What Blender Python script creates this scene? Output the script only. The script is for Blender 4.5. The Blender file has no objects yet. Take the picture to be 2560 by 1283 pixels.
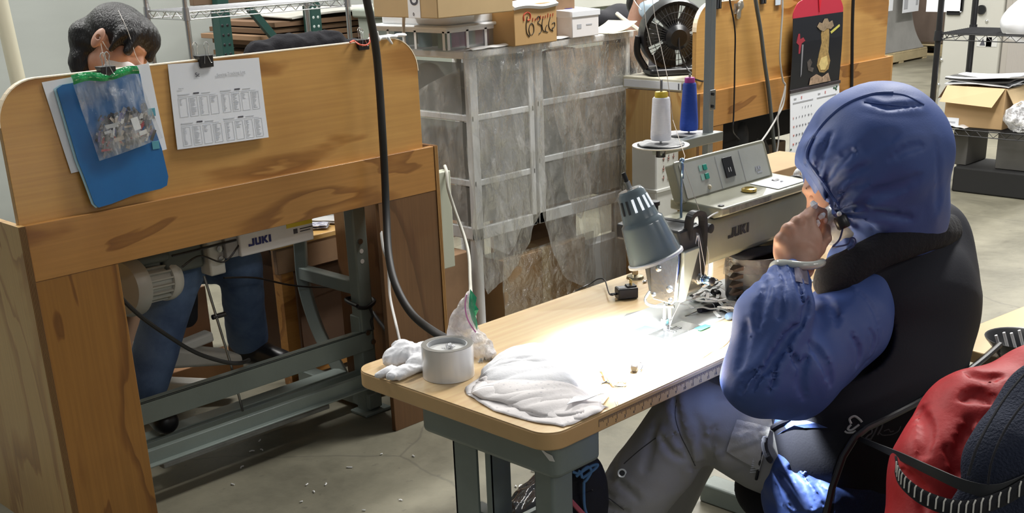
import bpy, bmesh, math, random
import numpy as np
from mathutils import Vector, Matrix
random.seed(7)
C = bpy.context.scene.collection
PI = math.pi
# ------------------------------------------------------------------ camera
H = 1.56                     # eye height; +X runs along the work tables, +Y away to the left, z = 0 is the floor
FOC, YAW, PITCH, ROLL, CX, CY = 2944.7, math.radians(45.13389), math.radians(20.93118), math.radians(-2.19755), 1280.0, 960.0
_f = Vector((math.cos(PITCH)*math.cos(YAW), math.cos(PITCH)*math.sin(YAW), -math.sin(PITCH)))
_r = Vector((math.sin(YAW), -math.cos(YAW), 0)); _u = _r.cross(_f)
RT = _r*math.cos(ROLL) + _u*math.sin(ROLL); UP = -_r*math.sin(ROLL) + _u*math.cos(ROLL); FW = _f
EYE = Vector((0, 0, H))
cd = bpy.data.cameras.new('camera'); cam = bpy.data.objects.new('camera', cd); C.objects.link(cam)
cam.matrix_world = Matrix(((RT.x, UP.x, -FW.x, 0), (RT.y, UP.y, -FW.y, 0), (RT.z, UP.z, -FW.z, H), (0, 0, 0, 1)))
cd.sensor_fit = 'HORIZONTAL'; cd.sensor_width = 36; cd.lens = FOC*36/2560
cd.shift_y = (CY-641.5)/2560; cd.clip_start = .05; cd.clip_end = 80
bpy.context.scene.camera = cam
# ------------------------------------------------------------------ world, lights, exposure
vs = bpy.context.scene.view_settings
vs.view_transform = 'Standard'; vs.look = 'None'; vs.gamma = 1; vs.use_curve_mapping = False; vs.exposure = 0.42
w = bpy.data.worlds.new('world'); bpy.context.scene.world = w; w.use_nodes = True
w.node_tree.nodes['Background'].inputs[0].default_value = (.93, .97, 1, 1)
w.node_tree.nodes['Background'].inputs[1].default_value = .13
def ceiling_or_fill_lamp(x, y, z, sx, sy, e, col=(1, .985, .95)):
    l = bpy.data.lights.new('ceiling_or_fill_light', 'AREA'); l.shape = 'RECTANGLE'; l.size = sx; l.size_y = sy; l.energy = e; l.color = col
    o = bpy.data.objects.new('ceiling_or_fill_light', l); C.objects.link(o); o.location = (x, y, z)
for (x, y, e) in ((1.8, 5.3, 165), (5.0, 2.0, 225), (7.0, 5.0, 160), (10.5, 3.2, 240), (12, 8, 240), (.5, -4.6, 62), (5.2, -3.6, 66)):  # last two are added fill behind the camera, brightening the divider front
    ceiling_or_fill_lamp(x, y, 4.3, 2.6, .5, e)

def ray(x, y): return FW + RT*((x-CX)/FOC) - UP*((y-CY)/FOC)
def at_z(x, y, z): d = ray(x, y); return EYE + d*((z-H)/d.z)
def at_y(x, y, Y): d = ray(x, y); return EYE + d*(Y/d.y)
def at_x(x, y, X): d = ray(x, y); return EYE + d*(X/d.x)
def at_d(x, y, D): return EYE + ray(x, y)*D
V = Vector
# ------------------------------------------------------------------ materials
MATS = {}
def mat(name, col, rough=.55, metal=0., bump=0., bscale=60., var=0., vscale=3., vcol=None, stretch=(1, 1, 1), trans=0., emit=0., coat=0., sub=0.):
    if name in MATS: return MATS[name]
    m = bpy.data.materials.new(name); m.use_nodes = True; nt = m.node_tree; b = nt.nodes['Principled BSDF']
    b.inputs['Base Color'].default_value = (*col, 1); b.inputs['Roughness'].default_value = rough; b.inputs['Metallic'].default_value = metal
    if trans: b.inputs['Transmission Weight'].default_value = trans
    if coat: b.inputs['Coat Weight'].default_value = coat
    if sub: b.inputs['Subsurface Weight'].default_value = sub; b.inputs['Subsurface Radius'].default_value = (.01, .004, .002)
    if emit: b.inputs['Emission Color'].default_value = (*col, 1); b.inputs['Emission Strength'].default_value = emit
    tc = nt.nodes.new('ShaderNodeTexCoord'); mp = nt.nodes.new('ShaderNodeMapping'); mp.inputs['Scale'].default_value = stretch
    nt.links.new(tc.outputs['Object'], mp.inputs['Vector'])
    if var:
        n = nt.nodes.new('ShaderNodeTexNoise'); n.inputs['Scale'].default_value = vscale; n.inputs['Detail'].default_value = 6; n.inputs['Roughness'].default_value = .6
        nt.links.new(mp.outputs[0], n.inputs['Vector'])
        r = nt.nodes.new('ShaderNodeValToRGB'); r.color_ramp.elements[0].position = .32; r.color_ramp.elements[1].position = .68
        c2 = vcol or tuple(c*(1-var) for c in col)
        r.color_ramp.elements[0].color = (*c2, 1); r.color_ramp.elements[1].color = (*col, 1)
        nt.links.new(n.outputs['Fac'], r.inputs[0]); nt.links.new(r.outputs[0], b.inputs['Base Color'])
    if bump:
        n2 = nt.nodes.new('ShaderNodeTexNoise'); n2.inputs['Scale'].default_value = bscale; n2.inputs['Detail'].default_value = 4
        nt.links.new(mp.outputs[0], n2.inputs['Vector'])
        bp = nt.nodes.new('ShaderNodeBump'); bp.inputs['Strength'].default_value = bump; bp.inputs['Distance'].default_value = .01
        nt.links.new(n2.outputs['Fac'], bp.inputs['Height']); nt.links.new(bp.outputs[0], b.inputs['Normal'])
    MATS[name] = m; return m
def wood(name, c1, c2, c3, axis='X', bands=5., rough=.38, seed=0., coat=.25, stain=True):
    """plywood: contour-line grain stretched along one axis plus fine fibres"""
    if name in MATS: return MATS[name]
    m = bpy.data.materials.new(name); m.use_nodes = True; nt = m.node_tree; b = nt.nodes['Principled BSDF']; N = nt.nodes.new; L = nt.links.new
    b.inputs['Roughness'].default_value = rough; b.inputs['Coat Weight'].default_value = coat; b.inputs['Coat Roughness'].default_value = .25
    tc = N('ShaderNodeTexCoord'); mp = N('ShaderNodeMapping'); mp.inputs['Location'].default_value = (seed, seed*.7, seed*1.3)
    st = {'X': (1.1, 3.2, 3.8), 'Z': (4.2, 4.2, .9), 'Y': (3.2, 1.1, 3.2)}[axis]; mp.inputs['Scale'].default_value = st
    L(tc.outputs['Object'], mp.inputs['Vector'])
    n = N('ShaderNodeTexNoise'); n.inputs['Scale'].default_value = 1.05; n.inputs['Detail'].default_value = 4.; n.inputs['Roughness'].default_value = .45; n.inputs['Distortion'].default_value = .5; L(mp.outputs[0], n.inputs['Vector'])
    mu = N('ShaderNodeMath'); mu.operation = 'MULTIPLY'; mu.inputs[1].default_value = bands; L(n.outputs['Fac'], mu.inputs[0])
    fr = N('ShaderNodeMath'); fr.operation = 'FRACT'; L(mu.outputs[0], fr.inputs[0])
    r = N('ShaderNodeValToRGB'); e = r.color_ramp.elements
    e[0].position = 0; e[0].color = (*c1, 1); e[1].position = 1; e[1].color = (*c1, 1)
    for p, c in ((.46, c1), (.58, c2), (.71, c3), (.735, c2), (.755, c1)): q = e.new(p); q.color = (*c, 1)
    L(fr.outputs[0], r.inputs[0])
    mp2 = N('ShaderNodeMapping'); mp2.inputs['Scale'].default_value = {'X': (3, 90, 120), 'Z': (120, 120, 3), 'Y': (90, 3, 90)}[axis]; L(tc.outputs['Object'], mp2.inputs['Vector'])
    f = N('ShaderNodeTexNoise'); f.inputs['Scale'].default_value = 1; f.inputs['Detail'].default_value = 3; L(mp2.outputs[0], f.inputs['Vector'])
    mx = N('ShaderNodeMix'); mx.data_type = 'RGBA'; mx.blend_type = 'OVERLAY'; mx.inputs['Factor'].default_value = .22
    L(r.outputs[0], mx.inputs['A']); L(f.outputs['Fac'], mx.inputs['B'])
    out = mx.outputs['Result']
    if stain:
        s = N('ShaderNodeTexNoise'); s.inputs['Scale'].default_value = 2.6; s.inputs['Detail'].default_value = 5; L(tc.outputs['Object'], s.inputs['Vector'])
        sr = N('ShaderNodeMapRange'); sr.inputs['From Min'].default_value = .5; sr.inputs['From Max'].default_value = .8; sr.inputs['To Min'].default_value = 0; sr.inputs['To Max'].default_value = .45
        L(s.outputs['Fac'], sr.inputs['Value'])
        m2 = N('ShaderNodeMix'); m2.data_type = 'RGBA'; m2.blend_type = 'MULTIPLY'; L(sr.outputs[0], m2.inputs['Factor']); L(out, m2.inputs['A']); m2.inputs['B'].default_value = (.55, .42, .3, 1); out = m2.outputs['Result']
    L(out, b.inputs['Base Color'])
    MATS[name] = m; return m
def film(name, col, alpha=.25, rough=.12, bump=.5, bscale=14., streak=(1, 1, 1), white=.35, wvar=.5, dist=.4, gl_=.45):
    """thin clear plastic: transparent body, white haze of creases, sharp gloss"""
    if name in MATS: return MATS[name]
    m = bpy.data.materials.new(name); m.use_nodes = True; nt = m.node_tree; nt.nodes.remove(nt.nodes['Principled BSDF']); N = nt.nodes.new; L = nt.links.new
    tr = N('ShaderNodeBsdfTransparent'); tr.inputs[0].default_value = (.97, .98, .98, 1)
    df = N('ShaderNodeBsdfDiffuse'); df.inputs[0].default_value = (*col, 1)
    gl = N('ShaderNodeBsdfGlossy'); gl.inputs['Roughness'].default_value = rough
    tc = N('ShaderNodeTexCoord'); mp = N('ShaderNodeMapping'); mp.inputs['Scale'].default_value = streak; L(tc.outputs['Object'], mp.inputs[0])
    n = N('ShaderNodeTexNoise'); n.inputs['Scale'].default_value = bscale; n.inputs['Detail'].default_value = 6; n.inputs['Distortion'].default_value = dist; L(mp.outputs[0], n.inputs['Vector'])
    bp = N('ShaderNodeBump'); bp.inputs['Strength'].default_value = bump; bp.inputs['Distance'].default_value = .02; L(n.outputs['Fac'], bp.inputs['Height'])
    L(bp.outputs[0], gl.inputs['Normal']); L(bp.outputs[0], df.inputs['Normal'])
    mr = N('ShaderNodeMapRange'); mr.inputs['From Min'].default_value = .4; mr.inputs['From Max'].default_value = .7; mr.inputs['To Min'].default_value = white*(1-wvar); mr.inputs['To Max'].default_value = min(1, white*(1+wvar)); L(n.outputs['Fac'], mr.inputs['Value'])
    m1 = N('ShaderNodeMixShader'); L(mr.outputs[0], m1.inputs[0]); L(tr.outputs[0], m1.inputs[1]); L(df.outputs[0], m1.inputs[2])
    fz = N('ShaderNodeFresnel'); fz.inputs[0].default_value = 1.45
    ad = N('ShaderNodeMath'); ad.operation = 'ADD'; ad.operation = 'MULTIPLY_ADD'; ad.inputs[1].default_value = gl_; ad.inputs[2].default_value = alpha*.12; L(fz.outputs[0], ad.inputs[0])
    m2 = N('ShaderNodeMixShader'); L(ad.outputs[0], m2.inputs[0]); L(m1.outputs[0], m2.inputs[1]); L(gl.outputs[0], m2.inputs[2])
    L(m2.outputs[0], nt.nodes['Material Output'].inputs[0]); MATS[name] = m; return m
# ------------------------------------------------------------------ mesh builder
class MB:
    def __init__(s): s.v = []; s.f = []; s.m = []
    def add(s, vs_, fs, mi=0):
        o = len(s.v); s.v += [V(p) for p in vs_]; s.f += [[i+o for i in f] for f in fs]; s.m += [mi]*len(fs); return s
    def box(s, x0, x1, y0, y1, z0, z1, mi=0, M=None):
        p = [V((x, y, z)) for z in (z0, z1) for y in (y0, y1) for x in (x0, x1)]
        if M is not None: p = [M @ q for q in p]
        return s.add(p, [(0, 2, 3, 1), (4, 5, 7, 6), (0, 1, 5, 4), (2, 6, 7, 3), (0, 4, 6, 2), (1, 3, 7, 5)], mi)
    def hexa(s, a, b, mi=0):        # a: 4 bottom points, b: 4 top points, same order
        return s.add(list(a)+list(b), [(3, 2, 1, 0), (4, 5, 6, 7), (0, 1, 5, 4), (1, 2, 6, 5), (2, 3, 7, 6), (3, 0, 4, 7)], mi)
    def obox(s, o, a, b, c, mi=0):  # origin + three edge vectors
        o, a, b, c = V(o), V(a), V(b), V(c)
        if a.cross(b).dot(c) < 0: a, b = b, a
        return s.hexa((o, o+a, o+a+b, o+b), (o+c, o+a+c, o+a+b+c, o+b+c), mi)
    def tube(s, pts, r, n=10, closed=False, mi=0, caps=True):
        pts = [V(p) for p in pts]; k = len(pts); rs = r if isinstance(r, (list, tuple)) else [r]*k
        ref = V((0, 0, 1)); rings = []; prev = None
        for i, p in enumerate(pts):
            a = pts[(i-1) % k] if (closed or i) else p; c = pts[(i+1) % k] if (closed or i < k-1) else p
            t = (c-a); t = t.normalized() if t.length > 1e-9 else V((0, 0, 1))
            if prev is None: x = t.cross(ref if abs(t.dot(ref)) < .95 else V((1, 0, 0))).normalized()
            else: x = (prev - t*prev.dot(t)); x = x.normalized() if x.length > 1e-6 else t.orthogonal().normalized()
            prev = x; y = t.cross(x)
            rings.append([p+(x*math.cos(2*PI*j/n)+y*math.sin(2*PI*j/n))*rs[i] for j in range(n)])
        vs_ = [q for rg in rings for q in rg]; fs = []
        for i in range(k if closed else k-1):
            a, b = i*n, ((i+1) % k)*n
            for j in range(n): fs.append((a+j, a+(j+1) % n, b+(j+1) % n, b+j))
        if caps and not closed: fs.append(tuple(reversed(range(n)))); fs.append(tuple((k-1)*n+j for j in range(n)))
        return s.add(vs_, fs, mi)
    def cyl(s, a, b, r, r2=None, n=24, mi=0): return s.tube([a, b], [r, r if r2 is None else r2], n, mi=mi)
    def lathe(s, prof, o=(0, 0, 0), ax=(0, 0, 1), n=32, mi=0, closed=False):
        o = V(o); ax = V(ax).normalized(); x = ax.orthogonal().normalized(); y = ax.cross(x); k = len(prof)
        vs_ = [o+ax*z+(x*math.cos(2*PI*j/n)+y*math.sin(2*PI*j/n))*max(r, 1e-4) for r, z in prof for j in range(n)]; fs = []
        for i in range(k if closed else k-1):
            a, b = i*n, ((i+1) % k)*n
            for j in range(n): fs.append((a+j, a+(j+1) % n, b+(j+1) % n, b+j))
        if not closed: fs.append(tuple(reversed(range(n)))); fs.append(tuple((k-1)*n+j for j in range(n)))
        return s.add(vs_, fs, mi)
    def prism(s, poly, o, u, v, t, mi=0):   # 2-D polygon in plane (o,u,v), thickness vector t
        o, u, v, t = V(o), V(u), V(v), V(t); n = len(poly); a = [o+u*p[0]+v*p[1] for p in poly]
        ar = sum(poly[i][0]*poly[(i+1) % n][1]-poly[(i+1) % n][0]*poly[i][1] for i in range(n))
        if ar*u.cross(v).dot(t) < 0: a.reverse()
        return s.add(a+[p+t for p in a], [tuple(reversed(range(n))), tuple(range(n, 2*n))]+[(i, (i+1) % n, n+(i+1) % n, n+i) for i in range(n)], mi)
    def ball(s, c, r, n=16, mi=0, M=None):
        c = V(c); r = r if isinstance(r, (tuple, list)) else (r, r, r); vs_ = []; fs = []; k = n//2
        for i in range(k+1):
            th = PI*i/k
            for j in range(n):
                p = V((r[0]*math.sin(th)*math.cos(2*PI*j/n), r[1]*math.sin(th)*math.sin(2*PI*j/n), -r[2]*math.cos(th)))
                vs_.append(c+(M @ p if M is not None else p))
        for i in range(k):
            for j in range(n): fs.append((i*n+j, i*n+(j+1) % n, (i+1)*n+(j+1) % n, (i+1)*n+j))
        return s.add(vs_, fs, mi)
    def grid(s, fn, nu, nv, mi=0, th=0.):   # fn(u,v)->point; th > 0 closes it into a sheet with thickness
        P = [[V(fn(i/nu, j/nv)) for j in range(nv+1)] for i in range(nu+1)]
        vs_ = [p for row in P for p in row]; w_ = nv+1
        fs = [(i*w_+j, (i+1)*w_+j, (i+1)*w_+j+1, i*w_+j+1) for i in range(nu) for j in range(nv)]
        if th:
            q = []
            for i in range(nu+1):
                for j in range(nv+1):
                    a = P[min(i+1, nu)][j]-P[max(i-1, 0)][j]; b = P[i][min(j+1, nv)]-P[i][max(j-1, 0)]; nn = a.cross(b)
                    q.append(P[i][j]-(nn.normalized() if nn.length > 1e-12 else V((0, 0, 1)))*th)
            o = len(vs_); vs_ += q; fs += [tuple(o+k for k in reversed(f)) for f in fs[:]]
            rim = [i*w_ for i in range(nu+1)]+[nu*w_+j for j in range(1, nv+1)]+[i*w_+nv for i in range(nu-1, -1, -1)]+[j for j in range(nv-1, 0, -1)]
            for a, b in zip(rim, rim[1:]+rim[:1]): fs.append((b, a, a+o, b+o))
        return s.add(vs_, fs, mi)
    def build(s, name, mats, parent=None, bevel=0., smooth=True, seg=2, angle=38, loc=None):
        me = bpy.data.meshes.new(name); mats = mats if isinstance(mats, (list, tuple)) else [mats]
        org = V((0, 0, 0)); root = parent
        while root is not None and root.parent is not None: root = root.parent
        if root is not None: org = root.location.copy()
        elif loc is not None: org = V(loc)
        else:
            xs = [p.x for p in s.v]; ys = [p.y for p in s.v]; zs = [p.z for p in s.v]
            org = V(((min(xs)+max(xs))/2, (min(ys)+max(ys))/2, min(zs)))
        me.from_pydata([p-org for p in s.v], [], s.f)
        for m in mats: me.materials.append(m)
        me.polygons.foreach_set('material_index', s.m); me.update()
        if smooth: me.shade_smooth(); me.set_sharp_from_angle(angle=math.radians(angle))
        o = bpy.data.objects.new(name, me); C.objects.link(o)
        if parent is not None: o.parent = parent
        else: o.location = org
        if bevel:
            md = o.modifiers.new('bevel', 'BEVEL'); md.width = bevel; md.segments = seg; md.limit_method = 'ANGLE'; md.angle_limit = math.radians(40)
        return o
def tag(o, label, cat, group=None, kind=None):
    if label: o['label'] = label
    if cat: o['category'] = cat
    if group: o['group'] = group
    if kind: o['kind'] = kind
    return o
def thing(name, label, cat, loc, group=None):
    o = bpy.data.objects.new(name, None); C.objects.link(o); o.location = loc; o.empty_display_size = .05
    return tag(o, label, cat, group)
def struct(o): o['kind'] = 'structure'; return o
def dup(root, loc, rotz=0, label=None):
    r = root.copy(); C.objects.link(r); r.location = loc; r.rotation_euler = (root.rotation_euler[0], root.rotation_euler[1], rotz)
    if label: r['label'] = label
    for ch in list(root.children):
        c = ch.copy(); C.objects.link(c); c.parent = r
        for g in ch.children: d = g.copy(); C.objects.link(d); d.parent = c
    return r
def smooth_path(pts, n=8, closed=False):      # Catmull-Rom
    pts = [V(p) for p in pts]; k = len(pts); out = []
    for i in range(k if closed else k-1):
        g = (lambda j: pts[j % k]) if closed else (lambda j: pts[max(0, min(k-1, j))])
        a, b, c, d = g(i-1), g(i), g(i+1), g(i+2)
        for q in range(n):
            t = q/n; out.append(.5*((2*b)+(c-a)*t+(2*a-5*b+4*c-d)*t*t+(3*b-a-3*c+d)*t**3))
    if not closed: out.append(pts[-1])
    return out
def rrect(x0, x1, y0, y1, r, n=6):
    o = []
    for cx, cy, a in ((x1-r, y1-r, 0), (x0+r, y1-r, 90), (x0+r, y0+r, 180), (x1-r, y0+r, 270)):
        for i in range(n+1): t = math.radians(a+90*i/n); o.append((cx+r*math.cos(t), cy+r*math.sin(t)))
    return o
def text(s_, size, o, u, v, m, parent, name='lettering', th=.0004, off=0., align='LEFT', bold=0., sx=1.):
    c = bpy.data.curves.new('t', 'FONT'); c.body = s_; c.size = size; c.align_x = align; c.extrude = th; c.offset = bold
    t = bpy.data.objects.new('t', c); C.objects.link(t); dg = bpy.context.evaluated_depsgraph_get()
    me = bpy.data.meshes.new_from_object(t.evaluated_get(dg)); bpy.data.objects.remove(t)
    u = V(u).normalized(); v = V(v).normalized(); w_ = u.cross(v); o = V(o); b = MB()
    b.add([o+u*p.co.x*sx+v*p.co.y+w_*(p.co.z+off) for p in me.vertices], [tuple(f.vertices) for f in me.polygons])
    return b.build(name, m, parent, smooth=False)
# ------------------------------------------------------------------ organic surfaces: signed-distance blend -> surface nets
_rn = np.random.RandomState(3); _K = _rn.normal(size=(9, 3)); _K /= np.linalg.norm(_K, axis=1)[:, None]; _PH = _rn.rand(9)*6.28
def nz(X, Y, Z, s):
    t = 0
    for i in range(9): t = t + np.sin((X*_K[i, 0]+Y*_K[i, 1]+Z*_K[i, 2])*s*(.6+.25*i)+_PH[i]+1.3*np.sin((X*_K[i, 2]+Y*_K[i, 0]+Z*_K[i, 1])*s*.7+i))
    return t/5.
def blob(prims, h, k=.02, disp=None):
    lo = np.array([1e9]*3); hi = -lo
    def bb(p):
        if p[0] in ('cap', 'subcap'): a, b, ra, rb = p[1:5]; r_ = max(ra, rb); return np.minimum(a, b)-r_, np.maximum(a, b)+r_
        c, rad = p[1], max(p[2]); return np.array(c)-rad, np.array(c)+rad
    for p in prims:
        if p[0].startswith('sub') or p[0] == 'cut': continue
        a, b = bb(p); lo = np.minimum(lo, a); hi = np.maximum(hi, b)
    lo = lo-.03; hi = hi+.03; n = np.ceil((hi-lo)/h).astype(int)+1
    ax = [(lo[i]+h*np.arange(n[i])).astype(np.float32) for i in range(3)]
    F = np.full(n, 1., np.float32)
    for p in prims:
        if p[0] == 'cut':      # ('cut', point, normal): remove the side the normal points to
            o_, nn = np.array(p[1]), np.array(V(p[2]).normalized()); X, Y, Z = ax[0][:, None, None], ax[1][None, :, None], ax[2][None, None, :]
            F = np.maximum(F, ((X-o_[0])*nn[0]+(Y-o_[1])*nn[1]+(Z-o_[2])*nn[2]).astype(np.float32)); continue
        a, b = bb(p); a = np.maximum(((a-lo-.05-k)/h).astype(int), 0); b = np.minimum(((b-lo+.05+k)/h).astype(int)+2, n); sl = tuple(slice(a[i], b[i]) for i in range(3))
        X, Y, Z = ax[0][sl[0]][:, None, None], ax[1][sl[1]][None, :, None], ax[2][sl[2]][None, None, :]
        if p[0] in ('cap', 'subcap'):
            A, B, ra, rb = np.array(p[1]), np.array(p[2]), p[3], p[4]; D = B-A; L2 = max(D@D, 1e-9)
            t = np.clip(((X-A[0])*D[0]+(Y-A[1])*D[1]+(Z-A[2])*D[2])/L2, 0, 1)
            dx, dy, dz = X-A[0]-t*D[0], Y-A[1]-t*D[1], Z-A[2]-t*D[2]
            if len(p) > 5 and p[5] is not None:    # flattened along a direction
                e = np.array(V(p[5][0]).normalized()); q = (dx*e[0]+dy*e[1]+dz*e[2])*(1/p[5][1]-1); dx, dy, dz = dx+q*e[0], dy+q*e[1], dz+q*e[2]
            d = np.sqrt(dx*dx+dy*dy+dz*dz)-(ra+(rb-ra)*t)
        else:
            c, rad = p[1], p[2]; E = p[3] if len(p) > 3 and p[3] is not None else ((1, 0, 0), (0, 1, 0), (0, 0, 1)); q = 0; q2 = 0
            for i in range(3):
                e = np.array(V(E[i]).normalized()); t = (X-c[0])*e[0]+(Y-c[1])*e[1]+(Z-c[2])*e[2]; q = q+(t/rad[i])**2; q2 = q2+(t/rad[i]**2)**2
            q = np.sqrt(q); d = q*(q-1)/np.maximum(np.sqrt(q2), 1e-6)
        d = d.astype(np.float32); S = F[sl]
        kk = p[6] if p[0] == 'cap' and len(p) > 6 else (p[4] if p[0] == 'ell' and len(p) > 4 else k)
        if p[0].startswith('sub'): d = -d; F[sl] = np.maximum(S, d)
        else: hh = np.clip(.5+.5*(S-d)/kk, 0, 1); F[sl] = S*(1-hh)+d*hh-kk*hh*(1-hh)
    if disp is not None:
        idx = np.nonzero(np.abs(F) < .035); X, Y, Z = ax[0][idx[0]], ax[1][idx[1]], ax[2][idx[2]]
        F[idx] += disp(X, Y, Z).astype(np.float32)
    F[0] = F[-1] = .5; F[:, 0] = F[:, -1] = .5; F[:, :, 0] = F[:, :, -1] = .5
    I = F < 0; cnt = sum(I[i:n[0]-1+i, j:n[1]-1+j, l:n[2]-1+l].astype(np.int8) for i in (0, 1) for j in (0, 1) for l in (0, 1))
    act = np.nonzero((cnt > 0) & (cnt < 8)); cid = np.full(cnt.shape, -1, np.int64); cid[act] = np.arange(len(act[0]))
    acc = np.zeros((len(act[0]), 3)); w_ = np.zeros(len(act[0]))
    for a3 in range(3):
        for i in (0, 1):
            for j in (0, 1):
                o0 = [0, 0, 0]; oth = [q for q in range(3) if q != a3]; o0[oth[0]] = i; o0[oth[1]] = j; o1 = o0[:]; o1[a3] = 1
                f0 = F[act[0]+o0[0], act[1]+o0[1], act[2]+o0[2]]; f1 = F[act[0]+o1[0], act[1]+o1[1], act[2]+o1[2]]
                c = (f0 < 0) != (f1 < 0); t = np.where(c, f0/np.where(c, f0-f1, 1), 0); pt = np.tile(np.array(o0, float), (len(t), 1)); pt[:, a3] += t
                acc[c] += pt[c]; w_[c] += 1
    vv = (np.stack(act, 1)+acc/w_[:, None])*h+lo
    fs = []
    for a3 in range(3):
        oth = [(a3+1) % 3, (a3+2) % 3]; s0 = [slice(None)]*3; s1 = [slice(None)]*3; s0[a3] = slice(0, -1); s1[a3] = slice(1, None)
        A_, B_ = I[tuple(s0)], I[tuple(s1)]; e = np.nonzero(A_ != B_); sg = A_[e]
        e = [q.copy() for q in e]; ok = (e[oth[0]] > 0) & (e[oth[1]] > 0); e = [q[ok] for q in e]; sg = sg[ok]
        def cc(du, dv):
            q = [e[0].copy(), e[1].copy(), e[2].copy()]; q[oth[0]] = q[oth[0]]-du; q[oth[1]] = q[oth[1]]-dv; return cid[q[0], q[1], q[2]]
        Q = np.stack([cc(1, 1), cc(0, 1), cc(0, 0), cc(1, 0)], 1); Q[~sg] = Q[~sg][:, ::-1]; fs.append(Q)
    fs = np.concatenate(fs); fs = fs[(fs >= 0).all(1)]
    return vv, fs
def organic(name, prims, h, m, parent=None, k=.02, disp=None, extra=None, sm=0):
    vv, fs = blob(prims, h, k, disp)
    if extra is not None: v2, f2 = extra; fs = np.concatenate([fs, f2+len(vv)]); vv = np.concatenate([vv, v2])
    root = parent
    while root is not None and root.parent is not None: root = root.parent
    org = np.array(root.location) if root is not None else np.array([(vv[:, 0].min()+vv[:, 0].max())/2, (vv[:, 1].min()+vv[:, 1].max())/2, vv[:, 2].min()])
    me = bpy.data.meshes.new(name); me.from_pydata((vv-org).tolist(), [], fs.tolist()); me.update()
    me.shade_smooth()
    for q in (m if isinstance(m, (list, tuple)) else [m]): me.materials.append(q)
    o = bpy.data.objects.new(name, me); C.objects.link(o)
    if parent is not None: o.parent = parent
    else: o.location = V(org)
    if sm: md = o.modifiers.new('relax', 'SMOOTH'); md.factor = .5; md.iterations = sm
    return o
def on_surf(o, x, y, lift=.001):                 # where the sight line through a pixel meets an object: for seams and stitches lying on it
    from mathutils.bvhtree import BVHTree
    if o.name not in _BV:
        root = o
        while root.parent is not None: root = root.parent
        off = root.location if root is not o else V((0, 0, 0)); loc = off if o.parent is not None else o.location
        _BV[o.name] = BVHTree.FromPolygons([v.co+loc for v in o.data.vertices], [tuple(p.vertices) for p in o.data.polygons])
    d = ray(x, y).normalized(); h = _BV[o.name].ray_cast(EYE, d)
    return (h[0] if h[0] is not None else EYE+d*2.3)-d*lift
_BV = {}
def crease_field(prims, h, k, lines, base=None):  # cloth folds: valleys with a soft ridge along lines that lie on the cloth
    from mathutils.bvhtree import BVHTree
    vv, fs = blob(prims, h, k, base); bt = BVHTree.FromPolygons(vv.tolist(), [tuple(f) for f in fs.tolist()]); seg = []
    for pts, amp, wd in lines:
        q3 = []
        for q in smooth_path([V((x, y, 0)) for x, y in pts], 3):
            d = ray(q.x, q.y).normalized(); hit = bt.ray_cast(EYE, d)[0]
            if hit is not None and (not q3 or (hit-q3[-1]).length < .08): q3.append(hit)
        n = max(1, len(q3)-1)
        for i, (a, b) in enumerate(zip(q3[:-1], q3[1:])): t = (i+.5)/n; seg.append((np.array(a), np.array(b), amp*(math.sin(PI*min(max(t, .06), .94))**.5), wd))
    def f(X, Y, Z):
        o = base(X, Y, Z) if base is not None else np.zeros_like(X)
        G = {}
        for a, b, amp, wd in seg:
            D = b-a; L2 = max(D@D, 1e-9); t = np.clip(((X-a[0])*D[0]+(Y-a[1])*D[1]+(Z-a[2])*D[2])/L2, 0, 1)
            d = np.sqrt((X-a[0]-t*D[0])**2+(Y-a[1]-t*D[1])**2+(Z-a[2]-t*D[2])**2)
            v = amp*(np.exp(-(d/wd)**2)-.42*np.exp(-((d-2.*wd)/(1.1*wd))**2)); m = np.abs(v) > np.abs(G.get(0, np.zeros_like(X))); G[0] = np.where(m, v, G.get(0, np.zeros_like(X)))
        return o+G.get(0, 0)
    return f
def folds(amp, s, thr=0.):                      # cloth creases
    def f(X, Y, Z): a = nz(X, Y, Z, s); return amp*(np.abs(a)**.7-.6)+amp*.35*nz(X+3, Y, Z, s*2.4)
    return f
# ------------------------------------------------------------------ palette
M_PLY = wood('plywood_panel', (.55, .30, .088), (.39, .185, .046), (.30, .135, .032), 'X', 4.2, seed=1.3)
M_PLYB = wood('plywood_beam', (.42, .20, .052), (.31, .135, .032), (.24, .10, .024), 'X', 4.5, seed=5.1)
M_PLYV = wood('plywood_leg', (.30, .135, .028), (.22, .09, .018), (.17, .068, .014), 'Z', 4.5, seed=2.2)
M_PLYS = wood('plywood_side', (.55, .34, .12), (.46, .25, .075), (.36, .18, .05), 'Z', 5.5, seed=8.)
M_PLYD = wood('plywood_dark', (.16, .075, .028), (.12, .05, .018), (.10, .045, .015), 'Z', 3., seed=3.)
M_EDGE = mat('plywood_edge', (.24, .13, .05), .7, var=.75, vscale=1, stretch=(260, 3, 3))
M_RIM = mat('sanded_edge', (.95, .80, .58), .5)
M_LAM = wood('table_laminate', (.68, .49, .27), (.62, .43, .22), (.60, .41, .2), 'X', 3., rough=.22, seed=4., coat=.5, stain=False)
M_LEDGE = mat('table_edge_band', (.66, .42, .19), .4, var=.12, vscale=8, coat=.2)
M_GREY = mat('grey_green_paint', (.205, .245, .225), .42, bump=.04, bscale=120, var=.12, vscale=6, coat=.15)
M_GREYD = mat('dark_grey_paint', (.10, .115, .105), .5)
M_BLACK = mat('black_plastic', (.012, .012, .014), .35)
M_RUB = mat('black_rubber', (.018, .018, .018), .55)
M_CHROME = mat('chrome', (.8, .8, .8), .18, 1.)
M_STEEL = mat('steel', (.45, .45, .44), .32, 1., var=.3, vscale=30)
M_WHITE = mat('white_plastic', (.78, .78, .77), .4)
M_PAPER = mat('white_paper', (.78, .80, .84), .75)
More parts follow.
